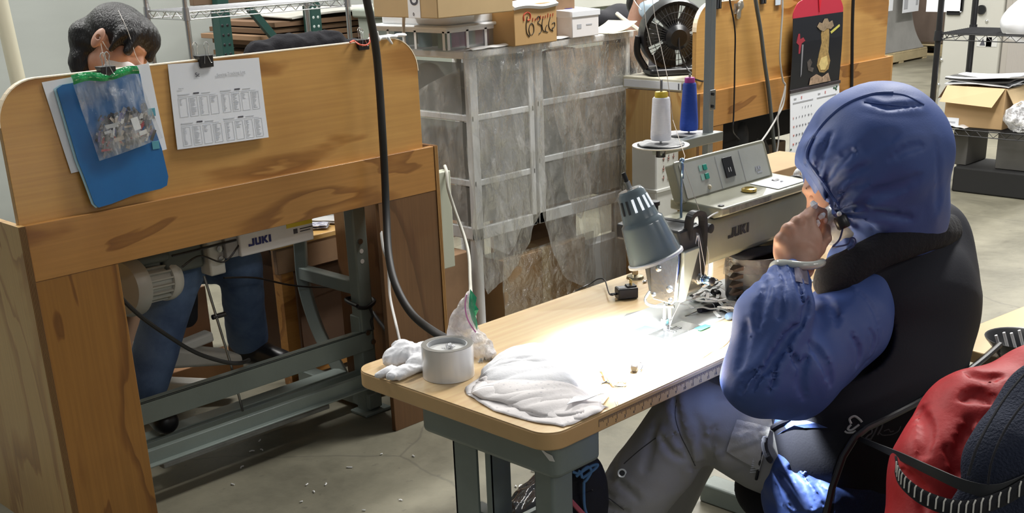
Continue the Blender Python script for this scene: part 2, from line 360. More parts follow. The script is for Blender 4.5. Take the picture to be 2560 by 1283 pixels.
M_INK = mat('grey_ink', (.42, .43, .46), .8)
M_INKD = mat('dark_ink', (.08, .08, .1), .8)
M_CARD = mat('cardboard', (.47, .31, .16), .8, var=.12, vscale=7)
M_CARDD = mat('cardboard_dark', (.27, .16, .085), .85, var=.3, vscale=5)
M_CREAM = mat('cream_plastic', (.62, .59, .46), .4, var=.08, vscale=10)
M_MACH = mat('machine_enamel', (.285, .28, .205), .38, var=.12, vscale=12, coat=.3)
M_SKIN = mat('skin', (.56, .33, .24), .5, sub=.08, var=.12, vscale=25, vcol=(.48, .25, .17))
M_HAIR = mat('black_hair', (.008, .007, .008), .36, bump=.5, bscale=240, stretch=(1, 1, .06))
M_CLOTHB = mat('black_cloth', (.012, .012, .016), .85, bump=.1, bscale=200)
M_BLUEJ = mat('blue_nylon', (.055, .102, .32), .58, bump=.05, bscale=300, var=.1, vscale=5)
M_VEST = mat('black_navy_shell', (.006, .007, .015), .8, bump=.05, bscale=250)
M_PANT = mat('grey_trouser_cloth', (.37, .365, .355), .8, bump=.06, bscale=300, var=.08, vscale=8)
M_JEAN = mat('blue_denim', (.12, .19, .33), .85, bump=.15, bscale=300, var=.45, vscale=7, vcol=(.045, .08, .17))
M_SHADE = mat('grey_lamp_enamel', (.155, .20, .225), .2, coat=.7)
M_FLOOR = None

# ------------------------------------------------------------------ floor and walls
def floor_mat():
    m = bpy.data.materials.new('polished_concrete'); m.use_nodes = True; nt = m.node_tree; b = nt.nodes['Principled BSDF']; N = nt.nodes.new; L = nt.links.new
    tc = N('ShaderNodeTexCoord')
    a = N('ShaderNodeTexNoise'); a.inputs['Scale'].default_value = 2.3; a.inputs['Detail'].default_value = 10; a.inputs['Roughness'].default_value = .72; a.inputs['Distortion'].default_value = .25; L(tc.outputs['Object'], a.inputs['Vector'])
    r = N('ShaderNodeValToRGB'); e = r.color_ramp.elements; e[0].position = .3; e[0].color = (.115, .107, .078, 1); e[1].position = .7; e[1].color = (.235, .218, .158, 1)
    q = e.new(.5); q.color = (.18, .168, .122, 1); L(a.outputs['Fac'], r.inputs[0])
    v = N('ShaderNodeTexVoronoi'); v.feature = 'DISTANCE_TO_EDGE'; v.inputs['Scale'].default_value = .55
    nn = N('ShaderNodeTexNoise'); nn.inputs['Scale'].default_value = 3; nn.inputs['Detail'].default_value = 5; L(tc.outputs['Object'], nn.inputs['Vector'])
    mx = N('ShaderNodeMix'); mx.data_type = 'VECTOR'; mx.inputs['Factor'].default_value = .12; L(tc.outputs['Object'], mx.inputs['A']); L(nn.outputs['Color'], mx.inputs['B']); L(mx.outputs['Result'], v.inputs['Vector'])
    cr = N('ShaderNodeMapRange'); cr.inputs['From Max'].default_value = .0035; cr.inputs['To Min'].default_value = .45; cr.inputs['To Max'].default_value = 0; L(v.outputs['Distance'], cr.inputs['Value'])
    m1 = N('ShaderNodeMix'); m1.data_type = 'RGBA'; m1.inputs['B'].default_value = (.07, .065, .055, 1); L(cr.outputs[0], m1.inputs['Factor']); L(r.outputs[0], m1.inputs['A'])
    s = N('ShaderNodeTexNoise'); s.inputs['Scale'].default_value = 28; s.inputs['Detail'].default_value = 4; L(tc.outputs['Object'], s.inputs['Vector'])
    sr = N('ShaderNodeMapRange'); sr.inputs['From Min'].default_value = .66; sr.inputs['From Max'].default_value = .72; sr.inputs['To Max'].default_value = .45; L(s.outputs['Fac'], sr.inputs['Value'])
    m2 = N('ShaderNodeMix'); m2.data_type = 'RGBA'; m2.inputs['B'].default_value = (.09, .08, .065, 1); L(sr.outputs[0], m2.inputs['Factor']); L(m1.outputs['Result'], m2.inputs['A'])
    L(m2.outputs['Result'], b.inputs['Base Color'])
    rr = N('ShaderNodeMapRange'); rr.inputs['To Min'].default_value = .28; rr.inputs['To Max'].default_value = .6; L(a.outputs['Fac'], rr.inputs['Value']); L(rr.outputs[0], b.inputs['Roughness'])
    bp = N('ShaderNodeBump'); bp.inputs['Strength'].default_value = .12; bp.inputs['Distance'].default_value = .01; L(s.outputs['Fac'], bp.inputs['Height']); L(bp.outputs[0], b.inputs['Normal'])
    return m
struct(MB().box(-4, 22, -5, 16, -.1, 0).build('floor', floor_mat(), smooth=False, loc=(0, 0, 0)))
M_WALL = mat('painted_wall', (.33, .35, .325), .75, var=.14, vscale=1.1, stretch=(.35, .35, 2.2))
struct(MB().box(-4, 9.5, 6.6, 6.75, 0, 4.8).build('wall_back', M_WALL, smooth=False))
M_WALL2 = mat('far_wall', (.42, .42, .38), .8)
struct(MB().box(9.5, 22, 15.85, 16, 0, 4.8).build('wall_far', M_WALL2, smooth=False))
struct(MB().box(21.85, 22, -5, 15.8, 0, 4.8).build('wall_right', M_WALL2, smooth=False))
# floor litter: flecks of thread near the table
t = MB()
for i in range(26):
    p = at_z(random.uniform(1260, 1420), random.uniform(1140, 1275), 0) if i < 12 else at_z(random.uniform(560, 1100), random.uniform(1080, 1280), 0)
    a = random.random()*6; r_ = random.uniform(.003, .010); t.tube([p+V((-r_*math.cos(a), -r_*math.sin(a), .003)), p+V((0, 0, .004)), p+V((r_*math.cos(a+.6), r_*math.sin(a+.6), .003))], .0022, 5)
tag(t.build('floor_litter', M_WHITE), 'white thread scraps scattered on the concrete floor', 'litter', kind='stuff')

# ------------------------------------------------------------------ plywood dividers
YD = 2.88
def divider(name, x0, x1, label, wing, full=True, pan=None):
    """front beam and two legs, a taller panel with round corners behind the beam, side boards running back"""
    t = thing(name, label, 'divider', (x0, YD, 0))
    zb, zt = .781, .925; w_ = .245 if pan is None else .19
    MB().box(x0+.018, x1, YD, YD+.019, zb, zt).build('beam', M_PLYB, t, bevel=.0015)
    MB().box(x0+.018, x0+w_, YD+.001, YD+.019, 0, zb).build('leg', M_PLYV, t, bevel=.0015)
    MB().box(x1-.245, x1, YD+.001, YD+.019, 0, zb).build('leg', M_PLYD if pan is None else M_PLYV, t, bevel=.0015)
    px0, px1, top = x0+.012, x1-.03, 1.27
    n = 10; r = .105; poly = [(px0, .80), (px1, .80)]
    poly += [(px1-r+r*math.cos(PI/2*i/n), top-r+r*math.sin(PI/2*i/n)) for i in range(n+1)]
    poly += [(px0+r-r*math.sin(PI/2*i/n), top-r+r*math.cos(PI/2*i/n)) for i in range(n+1)]
    p = MB().prism(poly, (0, YD+.0195, 0), (1, 0, 0), (0, 0, 1), (0, .018, 0)).build('upper_panel', M_PLY, t, bevel=.0012)
    # pale worn top edge band following the panel
    e = MB(); pts = poly[2:]
    for a, b in zip(pts[:-1], pts[1:]):
        if abs(a[0]-b[0]) < 1e-6: continue
        nx, nz_ = (a[1]-b[1]), (b[0]-a[0]); l = math.hypot(nx, nz_); nx, nz_ = -nx/l*.003, -nz_/l*.003
        e.hexa([V((a[0], YD+.019, a[1])), V((b[0], YD+.019, b[1])), V((b[0], YD+.038, b[1])), V((a[0], YD+.038, a[1]))],
               [V((a[0]+nx, YD+.019, a[1]+nz_)), V((b[0]+nx, YD+.019, b[1]+nz_)), V((b[0]+nx, YD+.038, b[1]+nz_)), V((a[0]+nx, YD+.038, a[1]+nz_))])
    e.build('top_edge', M_RIM, t)
    MB().box(x0, x0+.017, YD-.0005, YD+wing, 0, .926).build('side_board', M_PLYS, t)
    pl = MB()
    for i in range(5): pl.box(x0+.001+i*.0036, x0+.0032+i*.0036, YD-.0022, YD-.0006, 0, .925)
    pl.build('ply_edge', mat('ply_layer', (.17, .085, .03), .8), t)
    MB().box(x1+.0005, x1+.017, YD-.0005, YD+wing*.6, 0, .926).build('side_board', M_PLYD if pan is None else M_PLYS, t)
    pl = MB()
    for i in range(3): pl.box(x1+.002+i*.005, x1+.0045+i*.005, YD-.0022, YD-.0006, 0, .925)
    pl.build('ply_edge', mat('ply_layer_pale', (.50, .28, .10), .8), t)
    return t
div1 = divider('plywood_divider', 1.17, 2.55, 'tall plywood booth divider with rounded upper panel, papers clipped on its front', .95)
div2 = divider('plywood_divider', 3.985, 5.60, 'second plywood divider further right, with the wall calendar hanging on it', .37, pan=1)

# ------------------------------------------------------------------ things clipped on the left divider
YF = YD-.004
def pin(x, y, dy=0.): return at_y(x, y, YD+.0195-dy)   # on the upper panel's front face
def clip(x, y, w_px, label, handles, dy=.014, hh=60):
    c = pin(x, y, dy); s = w_px*c.dot(FW)/FOC*.75; t = thing('binder_clip', label, 'binder clip', c, 'black binder clips on the left divider')
    b = MB(); b.hexa([c+V((-s/2, -.001, -s*.62)), c+V((s/2, -.001, -s*.62)), c+V((s/2, .002, -s*.62)), c+V((-s/2, .002, -s*.62))],
                     [c+V((-s/2, -.003, .006)), c+V((s/2, -.003, .006)), c+V((s/2, .032, .006)), c+V((-s/2, .032, .006))])
    b.build('body', M_BLACK, t, bevel=.001)
    for sx, sy in handles:      # wire handles: a loop standing up behind and a loop lying on the front
        o = c+V((sx*s, sy, .004)); g = s*.20; hgt = s*.85
        pts = smooth_path([o+V((-g*.5, 0, -.01)), o+V((-g*.55, 0, hgt*.5)), o+V((-g*.9, 0, hgt*.8)), o+V((0, 0, hgt*1.05)), o+V((g*.9, 0, hgt*.8)), o+V((g*.55, 0, hgt*.5)), o+V((g*.5, 0, -.01))], 5)
        MB().tube(pts, .0011, 6).build('wire_handle', M_CHROME, t)
    o = c+V((0, -.0035, .005)); g = s*.22
    MB().tube([o+V((-g*.6, 0, 0)), o+V((-g, -.001, -s*.45)), o+V((-g*.9, -.001, -s*.47))], .001, 5).build('wire_handle', M_CHROME, t)
    MB().tube([o+V((g*.4, 0, 0)), o+V((g*1.2, -.001, -s*.45)), o+V((g*1.4, -.001, -s*.46))], .001, 5).build('wire_handle', M_CHROME, t)
    return t
def sheet_from(corners, dy, curl=.006, th=.0006, n=14, f=None):
    P = [pin(*c, dy) for c in corners]      # tl, tr, br, bl
    def fn(u, v):
        p = (P[0]*(1-u)+P[1]*u)*(1-v)+(P[3]*(1-u)+P[2]*u)*v
        p = p+V((0, -curl*math.sin(PI*u)*v*.6-curl*v*v, 0))
        if f: p = p+f(u, v)
        return p
    return fn, P
# paper behind the clipboard, blue folder, timesheet paper
fn, P = sheet_from([(104, 206), (372, 158), (415, 373), (176, 433)], .002, .004)
pt = tag(MB().grid(fn, 14, 14, th=.0007).build('paper_sheet', M_PAPER), 'white paper hanging behind the blue folder on the left divider', 'paper')
pk = MB()
for i in range(9):
    u0 = .14; v0 = .28+.06*i; a = fn(u0, v0); b_ = fn(u0+.035+.02*(i % 3), v0); pk.obox(a+V((0, -.0016, 0)), b_-a, V((0, 0, .0022)), V((0, .0005, 0)))
pk.build('printed_marks', M_INK, pt)
fold_poly = [(140, 222), (155, 212), (250, 195), (335, 178), (348, 184), (360, 250), (400, 370), (414, 440), (410, 462), (395, 470), (330, 485), (270, 508), (238, 517), (228, 508), (205, 440), (190, 400)]
pts = [pin(x, y, .006) for x, y in fold_poly]; pts = [V((p.x, 0, p.z)) for p in pts]
tf = thing('clipboard', 'blue curled folder clipped under a bag of labels on the left divider', 'folder', V((pts[0].x, YD, 1.1)))
def fold_sheet(dy, m, name, sh=0.):
    b = MB(); c = V((sum(p.x for p in pts)/len(pts), 0, sum(p.z for p in pts)/len(pts)))
    zs = [p.z for p in pts]; zt, zb = max(zs), min(zs)
    rim = [V((p.x+sh, YD+.0195-dy-.014*((zt-p.z)/(zt-zb))**2, p.z)) for p in pts]; cc = V((c.x+sh, YD+.0195-dy-.004, c.z)); n = len(rim)
    b.add(rim+[cc]+[q+V((0, .0012, 0)) for q in rim]+[cc+V((0, .0012, 0))],
          [(n, (i+1) % n, i) for i in range(n)]+[(2*n+1, n+1+i, n+1+(i+1) % n) for i in range(n)]+[(i, (i+1) % n, n+1+(i+1) % n, n+1+i) for i in range(n)])
    return b.build(name, m, tf)
fold_sheet(.0065, mat('pale_folder_lining', (.38, .60, .68), .5), 'back_cover', -.006)
fold_sheet(.010, mat('blue_folder', (.008, .13, .36), .42, var=.12, vscale=9), 'cover')
M_TAPEB = mat('teal_tape', (.10, .34, .42), .35)
for (x, y) in ((378, 280), (388, 362)):
    p = pin(x, y, .013); MB().box(p.x-.011, p.x+.010, p.y-.004, p.y-.003, p.z-.011, p.z+.010).build('tape_tab', M_TAPEB, tf, bevel=.001)
# zip bag of woven labels
bagc = [(178, 200), (342, 176), (404, 344), (246, 402)]
fn, P = sheet_from(bagc, .020, .004)
def bagf(u, v, s=1):
    p = fn(u, v); bul = .016*math.sin(PI*min(1, max(0, u)))*math.sin(PI*min(1, v*.9+.05))*(.4+v)
    return p+V((0, -s*bul+.0016*float(nz(u*9, v*9, s, 1.3)), 0))
tb = thing('label_bag', 'clear zip bag of woven labels with green seal, over the blue folder', 'zip bag', P[3])
M_BAG = film('bag_film', (.85, .87, .88), .5, .10, .6, 30, (1, 1, .4), .22, .9, .2, .9)
MB().grid(lambda u, v: bagf(u, v, 1)+V((0, -.002, 0)), 26, 26).build('front_film', M_BAG, tb)
b = MB()
def bandp(u, v): return fn(u, -.05+.10*v)+V((0, -.004-.004*math.sin(v*PI)-.002*math.sin(u*20), .004*math.sin(u*9)))
b.grid(bandp, 30, 4, th=.002).build('green_seal', mat('green_film', (.0, .30, .07), .15, bump=.5, bscale=80, coat=.8), tb)
cols = [mat('label_black', (.015, .015, .018), .6), mat('label_white', (.75, .75, .74), .6), mat('label_grey', (.22, .22, .25), .5), mat('label_red', (.5, .03, .04), .6), mat('label_purple', (.10, .09, .25), .5), mat('label_beige', (.5, .42, .34), .6)]
lb = MB()
rnd = random.Random(11)
for i in range(210):
    v = rnd.uniform(.50, .93); u = rnd.uniform(.10, .90)
    if v < .60 and not (.2 < u < .8): continue
    p = bagf(u, v, .8*rnd.random()); a = rnd.uniform(-1.4, 1.4) if rnd.random() < .5 else rnd.uniform(.9, 1.5); l = rnd.uniform(.014, .034); ww = rnd.uniform(.004, .010)
    d = V((math.cos(a), 0, math.sin(a)*.9)); e = V((-math.sin(a)*.95, rnd.uniform(-.3, .3), math.cos(a)))
    lb.obox(p-d*l/2-e*ww/2, d*l, e*ww, V((0, .0008, 0)), mi=rnd.choice([0, 0, 0, 0, 1, 1, 2, 2, 2, 4, 5, 5, 3] if v > .55 else [0, 0, 2, 4]))
tag(lb.build('woven_labels', cols, tb, smooth=False), None, None, kind='stuff')
for (u, v, du, dv) in ((.22, .60, .17, .05), (.60, .60, .12, .17), (.66, .80, .13, .06)):
    b = MB()
    p, q, r2 = bagf(u, v, 1), bagf(u+du, v, 1), bagf(u, v+dv, 1); b.obox(p+V((0, -.0015, 0)), q-p, r2-p, V((0, .0006, 0)), mi=1); b.build('printed_label', cols, tb, smooth=False)
# timesheet with printed tables
fn2, P = sheet_from([(419, 161), (647, 144), (669, 343), (441, 374)], .003, .005)
ts = tag(MB().grid(fn2, 14, 14, th=.0007).build('paper_sheet', M_PAPER), 'white timesheet page with grey printed tables, right of the blue folder', 'paper')
def lay(b, u0, v0, u1, v1, off=.0011, mi=0):
    a, c, d = fn2(u0, v0), fn2(u1, v0), fn2(u0, v1); b.obox(a+V((0, -off-.0004, 0)), c-a, d-a, V((0, .0004, 0)), mi)
M_PRT = mat('pale_print', (.60, .62, .66), .8)
b = MB()
for row, (va, vb_) in enumerate(((.40, .62), (.74, .965))):
    for k in range(8):
        u = .07+k*.110+(.02 if k > 3 else 0); lay(b, u, va, u+.002, vb_); lay(b, u+.085, va, u+.087, vb_); lay(b, u, va, u+.086, va+.002); lay(b, u, vb_, u+.086, vb_+.002)
        for j in range(13 if (k+row) % 3 else 5):
            vv_ = va+.012+j*(vb_-va-.02)/13; w2 = .05 if (k % 4 in (1, 3)) else .03; lay(b, u+.012, vv_, u+.012+w2*random.uniform(.5, 1.2), vv_+.005)
    for u in (.07, .52): lay(b, u, va-.016, u+.40, va-.014); lay(b, u, va-.045, u+.12, va-.032); lay(b, u+.16, va-.05, u+.22, va-.033, mi=1); lay(b, u+.25, va-.043, u+.34, va-.034)
b.build('printed_tables', [M_PRT, M_INKD], ts, smooth=False)
g = fn2(.5, .185)
text('Sewing Tracking Log', .011, g+V((.0, -.0024, 0)), V((1, 0, .0)), (0, 0, 1), M_INK, ts, th=.0001)
text('Name:', .006, fn2(.08, .30)+V((0, -.0024, 0)), (1, 0, 0), (0, 0, 1), M_INK, ts, th=.0001)
text('Sc', .016, fn2(.27, .17)+V((0, -.0024, 0)), (1, 0, 0), (0, 0, 1), M_INKD, ts, th=.0001)
clip(270, 172, 66, 'black binder clip holding the blue folder and label bag', [(-.18, .003), (.2, .012)], .026)
clip(515, 144, 62, 'black binder clip holding the white timesheet page', [(-.28, .03), (.12, .0)], .010)
c3 = clip(909, 104, 52, 'black binder clip at the divider top beside the thick black hose', [(-.12, .002), (.28, .03)], .010)
p = pin(905, 110, .016)
tag(MB().tube(smooth_path([pin(875, 106, .012), pin(885, 102, -.01), pin(900, 112, .02), pin(918, 112, .022), pin(926, 100, .02), pin(924, 84, .014)], 6), .0024, 8).build('orange_cord', mat('orange_cord', (.75, .12, .06), .5)), 'short orange cord looped over the right binder clip', 'cord')
b = MB(); a0 = pin(948, 100, .006); a1 = pin(1012, 92, .006)
vv_, ff_ = blob([('ell', a0*(1-t_)+a1*t_+V((0, .02, .004)), (.02, .022, .006)) for t_ in (0, .3, .6, 1)]+[('cap', a0, a0+V((-.006, 0, .022)), .004, .003), ('cap', a0+V((.025, -.012, .004)), a0+V((.037, -.016, -.014)), .006, .002)], .0022, .008, folds(.002, 60))
b.add(vv_.tolist(), ff_.tolist()); tag(b.build('cloth_scrap', M_WHITE, angle=80), 'crumpled white scrap on the divider top by its round corner', 'cloth scrap')
# ------------------------------------------------------------------ hoses and cables in front of / beside the divider
hose = [at_y(905, -60, 2.74), at_y(917, 0, 2.74), at_y(938, 110, 2.78), at_y(948, 210, 2.80), at_y(956, 330, 2.80), at_y(962, 440, 2.82), at_y(966, 540, 2.80), at_y(972, 640, 2.72), at_y(990, 715, 2.62), at_y(1030, 785, 2.5), at_y(1090, 833, 2.3), at_y(1150, 862, 2.15)]
tag(MB().tube(smooth_path(hose, 8), .0118, 14).build('air_hose', M_RUB), 'thick black hose hanging in front of the left plywood divider', 'hose')
cb = [at_y(990, 538, 3.0), at_y(968, 540, 2.97), at_y(953, 562, 2.9), at_y(958, 620, 2.86), at_y(970, 660, 2.84), at_y(975, 740, 2.8), at_y(990, 810, 2.7), at_y(1002, 865, 2.5)]
tag(MB().tube(smooth_path(cb, 8), .0042, 8).build('power_cable', mat('grey_cable', (.5, .49, .47), .5)), 'thin pale cable hanging beside the thick black hose', 'cable')
cb = [at_y(1112, 415, 2.93), at_y(1117, 432, 2.90), at_y(1120, 470, 2.88), at_y(1135, 520, 2.86), at_y(1160, 590, 2.8), at_y(1172, 640, 2.7), at_y(1175, 700, 2.5), at_y(1177, 735, 2.3), at_y(1178, 760, 2.2), at_y(1178, 760, 2.2)-V((0, 0, .2))]
tag(MB().tube(smooth_path(cb, 8), .0055, 10).build('power_cable', mat('cream_cable', (.55, .54, .47), .5)), 'cream cable running down from the divider side towards the foreground table', 'cable')
p = at_y(1133, 560, 2.99)
t = thing('junction_box', 'narrow cream metal box standing beside the divider right edge', 'electrical box', (p.x, p.y, 0))
MB().box(2.572, 2.640, 2.905, 2.945, .50, .83).build('body', mat('cream_metal', (.50, .52, .42), .45), t, bevel=.003)
MB().box(2.59, 2.62, 2.945, 2.965, 0, .78).build('stand', M_GREYD, t)
for z in (.60, .68, .79): MB().cyl((2.585, 2.904, z-.03), (2.585, 2.9025, z-.03), .003, n=10).build('screw', M_STEEL, t)
# ------------------------------------------------------------------ left sewing stand behind the divider
TS = thing('sewing_stand', 'grey steel sewing table stand behind the left divider', 'sewing table', (1.9, 3.3, 0))
MB().box(1.26, 2.44, 3.0, 3.52, .768, .795).build('tabletop', M_LAM, TS, bevel=.004)
def cbar(b, a, c, w_, hgt, up=(0, 0, 1)):
    a, c = V(a), V(c); d = (c-a).normalized(); s = d.cross(V(up)).normalized(); uu = s.cross(d)
    b.obox(a-s*w_/2-uu*hgt/2, c-a, s*w_, uu*hgt)
for X, in ((2.37,), (1.40,)):
    b = MB(); b.box(X-.03, X+.03, 3.075, 3.13, .0, .36); b.box(X-.028, X+.028, 3.068, 3.118, .30, .768); b.build('leg', M_GREY, TS, bevel=.006)
    b = MB(); b.tube(smooth_path([(X, 3.40, .768), (X, 3.42, .55), (X, 3.42, .40), (X, 3.36, .24), (X, 3.26, .12), (X, 3.22, .07)], 6), .030, 4).build('rear_leg', M_GREY, TS, bevel=.004)
    b = MB(); b.box(X-.022, X+.022, 3.12, 3.42, .43, .475).build('cross_bar', M_GREY, TS, bevel=.003)
    b = MB(); b.box(X-.028, X+.028, 3.06, 3.48, .02, .075).build('foot_bar', M_GREY, TS, bevel=.004)
    b = MB(); b.box(X-.055, X+.06, 3.05, 3.14, 0, .012).build('foot_plate', M_GREY, TS, bevel=.004)
    for (dx, z) in ((-.008, .300), (.012, .262), (-.008, .62)): MB().cyl((X+dx, 3.0655, z), (X+dx, 3.060, z), .0095, n=12).build('bolt', M_STEEL, TS)
    for z in (.585, .550): MB().cyl((X-.002, 3.0685, z), (X-.002, 3.0672, z), .008, n=14).build('bolt_hole', M_WHITE, TS)
MB().box(1.38, 2.385, 3.066, 3.074, .235, .305).build('rail', M_GREY, TS, bevel=.002)
MB().box(1.38, 2.385, 3.066, 3.10, .299, .305).build('rail', M_GREY, TS, bevel=.002)
b = MB(); b.box(1.40, 2.36, 3.20, 3.26, .12, .128); b.box(1.40, 2.36, 3.10, 3.115, .10, .16); b.build('lower_rail', M_GREY, TS, bevel=.002)
b = MB()
a, c = at_y(345, 1125, 3.0), at_y(870, 965, 3.0)
b.box(1.40, 2.34, 3.01, 3.03, .13, .175); b.box(1.40, 2.34, 2.99, 3.03, .13, .136); b.build('lower_rail', M_GREY, TS, bevel=.002)
b = MB(); b.box(1.55, 2.18, 3.07, 3.19, .075, .09)
for i in range(9): b.box(1.60+i*.06, 1.625+i*.06, 3.10, 3.16, .09, .096)
b.build('treadle', mat('cast_grey', (.26, .27, .26), .5, var=.3, vscale=20), TS, bevel=.004)
p0, p1, p2 = at_y(510, 690, 3.16), at_y(575, 905, 3.12), at_y(607, 1028, 3.10)
MB().tube([p0, p1, p2], .0042, 8).build('treadle_rod', M_STEEL, TS)
p = at_y(545, 790, 3.145); MB().cyl(p+V((-.02, 0, 0)), p+V((.025, 0, .0)), .008).build('rod_clamp', M_BLACK, TS)
k = MB().tube(smooth_path([(2.325, 3.06, .40), (2.36, 3.055, .392), (2.41, 3.075, .40), (2.41, 3.13, .405), (2.34, 3.14, .41), (2.325, 3.06, .405)], 6), .007, 8)
k.tube(smooth_path([(2.372, 3.056, .39), (2.378, 3.05, .36), (2.37, 3.05, .34), (2.376, 3.05, .31)], 5), .004, 6); k.build('tied_cord', M_BLACK, TS)
# motor
MO = thing('sewing_motor', 'round finned grey clutch motor hanging under the left table', 'motor', at_y(370, 700, 3.17))
c = at_y(372, 706, 3.17); ax = (at_y(420, 695, 3.20)-at_y(330, 715, 3.17)).normalized()
M_CAST = mat('motor_cast', (.42, .42, .38), .45, var=.1, vscale=20)
b = MB(); b.cyl(c-ax*.045, c+ax*.045, .052, n=32)
for i in range(18):
    a = i*2*PI/18; x = ax.orthogonal().normalized(); y = ax.cross(x); d = x*math.cos(a)+y*math.sin(a); e = -x*math.sin(a)+y*math.cos(a)
    b.obox(c+d*.050-e*.003-ax*.045, ax*.09, e*.006, d*.012)
b.build('finned_body', M_CAST, MO, bevel=.001)
MB().lathe([(.0, 0), (.062, 0), (.066, .006), (.066, .022), (.060, .038), (.042, .047), (.012, .050), (0, .05)], c+ax*.046, ax, 36).build('end_cap', mat('motor_cap', (.55, .55, .51), .4), MO)
MB().lathe([(.0, -.055), (.03, -.055), (.078, -.048), (.088, -.03), (.088, -.004), (.075, 0), (0, 0)], c-ax*.058, ax, 36).build('pulley_guard', mat('guard_grey', (.36, .36, .33), .4), MO)
b = MB(); b.box(c.x-.03, c.x+.03, c.y-.03, c.y+.03, c.z+.05, .768); b.cyl(c+V((-.05, -.02, .075)), c+V((.06, -.02, .075)), .018); b.build('mount', M_GREYD, MO, bevel=.004)
q = at_y(402, 705, 3.10); MB().lathe([(0, 0), (.006, 0), (.006, .004), (0, .004)], c+ax*.094+V((0, -.03, 0)), ax, 12).build('cap_screw', M_BLACK, MO)
# belt / clutch housing and white control unit
CU = thing('control_unit', 'white control box with dark blue JUKI lettering under the left table', 'control box', at_y(690, 600, 3.09))
a, d = at_y(604, 642, 3.09), at_y(786, 600, 3.09)
zb = (a.z+d.z)/2; b = MB().box(a.x, d.x, 3.09, 3.24, zb, .767); b.build('case', mat('white_case', (.74, .74, .76), .4), CU, bevel=.004)
MB().box(a.x-.045, a.x-.001, 3.10, 3.22, zb+.002, .767).build('end_block', mat('case_grey', (.33, .33, .34), .5), CU, bevel=.003)
def juki(o, u, v, s, m, parent, th=.001):
    """the four letters as built in the photo: wide, heavy, squared"""
    b = MB(); w_ = V(u).cross(V(v)).normalized()*th
    polys = [[(0, .0), (0, .32), (.28, .32), (.28, .24), (.66, .24), (.66, 1), (.98, 1), (.98, .12), (.86, 0)],
             [(1.12, 1), (1.12, .12), (1.24, 0), (1.98, 0), (2.10, .12), (2.10, 1), (1.78, 1), (1.78, .24), (1.44, .24), (1.44, 1)],
             [(2.24, 0), (2.24, 1), (2.56, 1), (2.56, .62), (2.86, 1), (3.28, 1), (2.86, .52), (3.32, 0), (2.90, 0), (2.56, .42), (2.56, 0)],
             [(3.44, 0), (3.44, 1), (3.78, 1), (3.78, 0)]]
    for p in polys: b.prism([(x*s*.96, y*s) for x, y in p], o, u, v, w_)
    return b.build('lettering', m, parent, smooth=False)
M_JB = mat('dark_blue_ink', (.01, .015, .16), .5)
q = at_y(622, 617, 3.089); juki(q, (1, 0, 0.), (0, 0, 1), .023, M_JB, CU)
q0, q1 = at_y(718, 580, 3.088), at_y(782, 566, 3.088); MB().box(q0.x, q1.x, 3.0885, 3.09, .712, .745).build('yellow_sticker', mat('yellow_sticker', (.75, .58, .03), .5), CU)
b = MB(); b.box(q0.x+.025, q0.x+.04, 3.0885, 3.09, .690, .705); b.box(q0.x+.05, q0.x+.10, 3.0885, 3.09, .700, .703); b.box(q0.x+.05, q0.x+.09, 3.0885, 3.09, .692, .695); b.build('printed_marks', M_INKD, CU)
BK = thing('machine_underside', 'white and grey castings under the left table between the knees', 'machine part', at_y(560, 640, 3.12))
a = at_y(520, 690, 3.14); b = MB(); b.box(a.x, a.x+.055, 3.12, 3.18, a.z-.0, .767); b.box(a.x+.05, a.x+.11, 3.13, 3.17, a.z+.05, .767); b.build('bracket', mat('pale_casting', (.58, .58, .54), .4), BK, bevel=.006)
b = MB()
for (x, y) in ((549, 622), (553, 648)): p = at_y(x, y, 3.115); b.lathe([(0, 0), (.011, 0), (.011, .004), (.006, .006), (0, .006)], p, (0, -1, 0), 16)
b.build('knob', M_STEEL, BK)
b = MB(); b.box(a.x-.14, a.x-.005, 3.14, 3.26, a.z+.03, .767); b.build('oil_pan', M_GREYD, BK, bevel=.01)
for (pp, r_, nm, lab) in (([(430, 640), (480, 628), (530, 615), (590, 600)], .004, 'machine_cable', 'black wire bunched under the left tabletop above the knees'),
                  ([(455, 668), (500, 640), (560, 655), (600, 610), (620, 600)], .003, 'machine_cable', 'thin looped black wire hanging from the white casting'),):
    tag(MB().tube(smooth_path([at_y(x, y, 3.10) for x, y in pp], 6), r_, 6).build(nm, M_BLACK), lab, 'cable')
tag(MB().tube(smooth_path([at_y(275, 690, 2.97), at_y(300, 740, 2.98), at_y(350, 790, 3.0), at_y(420, 840, 3.0), at_y(490, 882, 3.0), at_y(560, 905, 3.0), at_y(600, 908, 3.02), at_y(622, 900, 3.09)], 8), .0065, 8).build('power_cable', M_RUB), 'black power cable sagging across the jeans to the grey rail', 'cable')
tag(MB().tube(smooth_path([at_y(560, 695, 3.1), at_y(640, 695, 3.2), at_y(720, 712, 3.3), at_y(790, 718, 3.4), at_y(860, 715, 3.6), at_y(910, 690, 3.8), at_y(990, 650, 3.85)], 8), .0035, 6).build('thin_cable', M_BLACK), 'thin black wire crossing from the left knee to the back', 'cable')
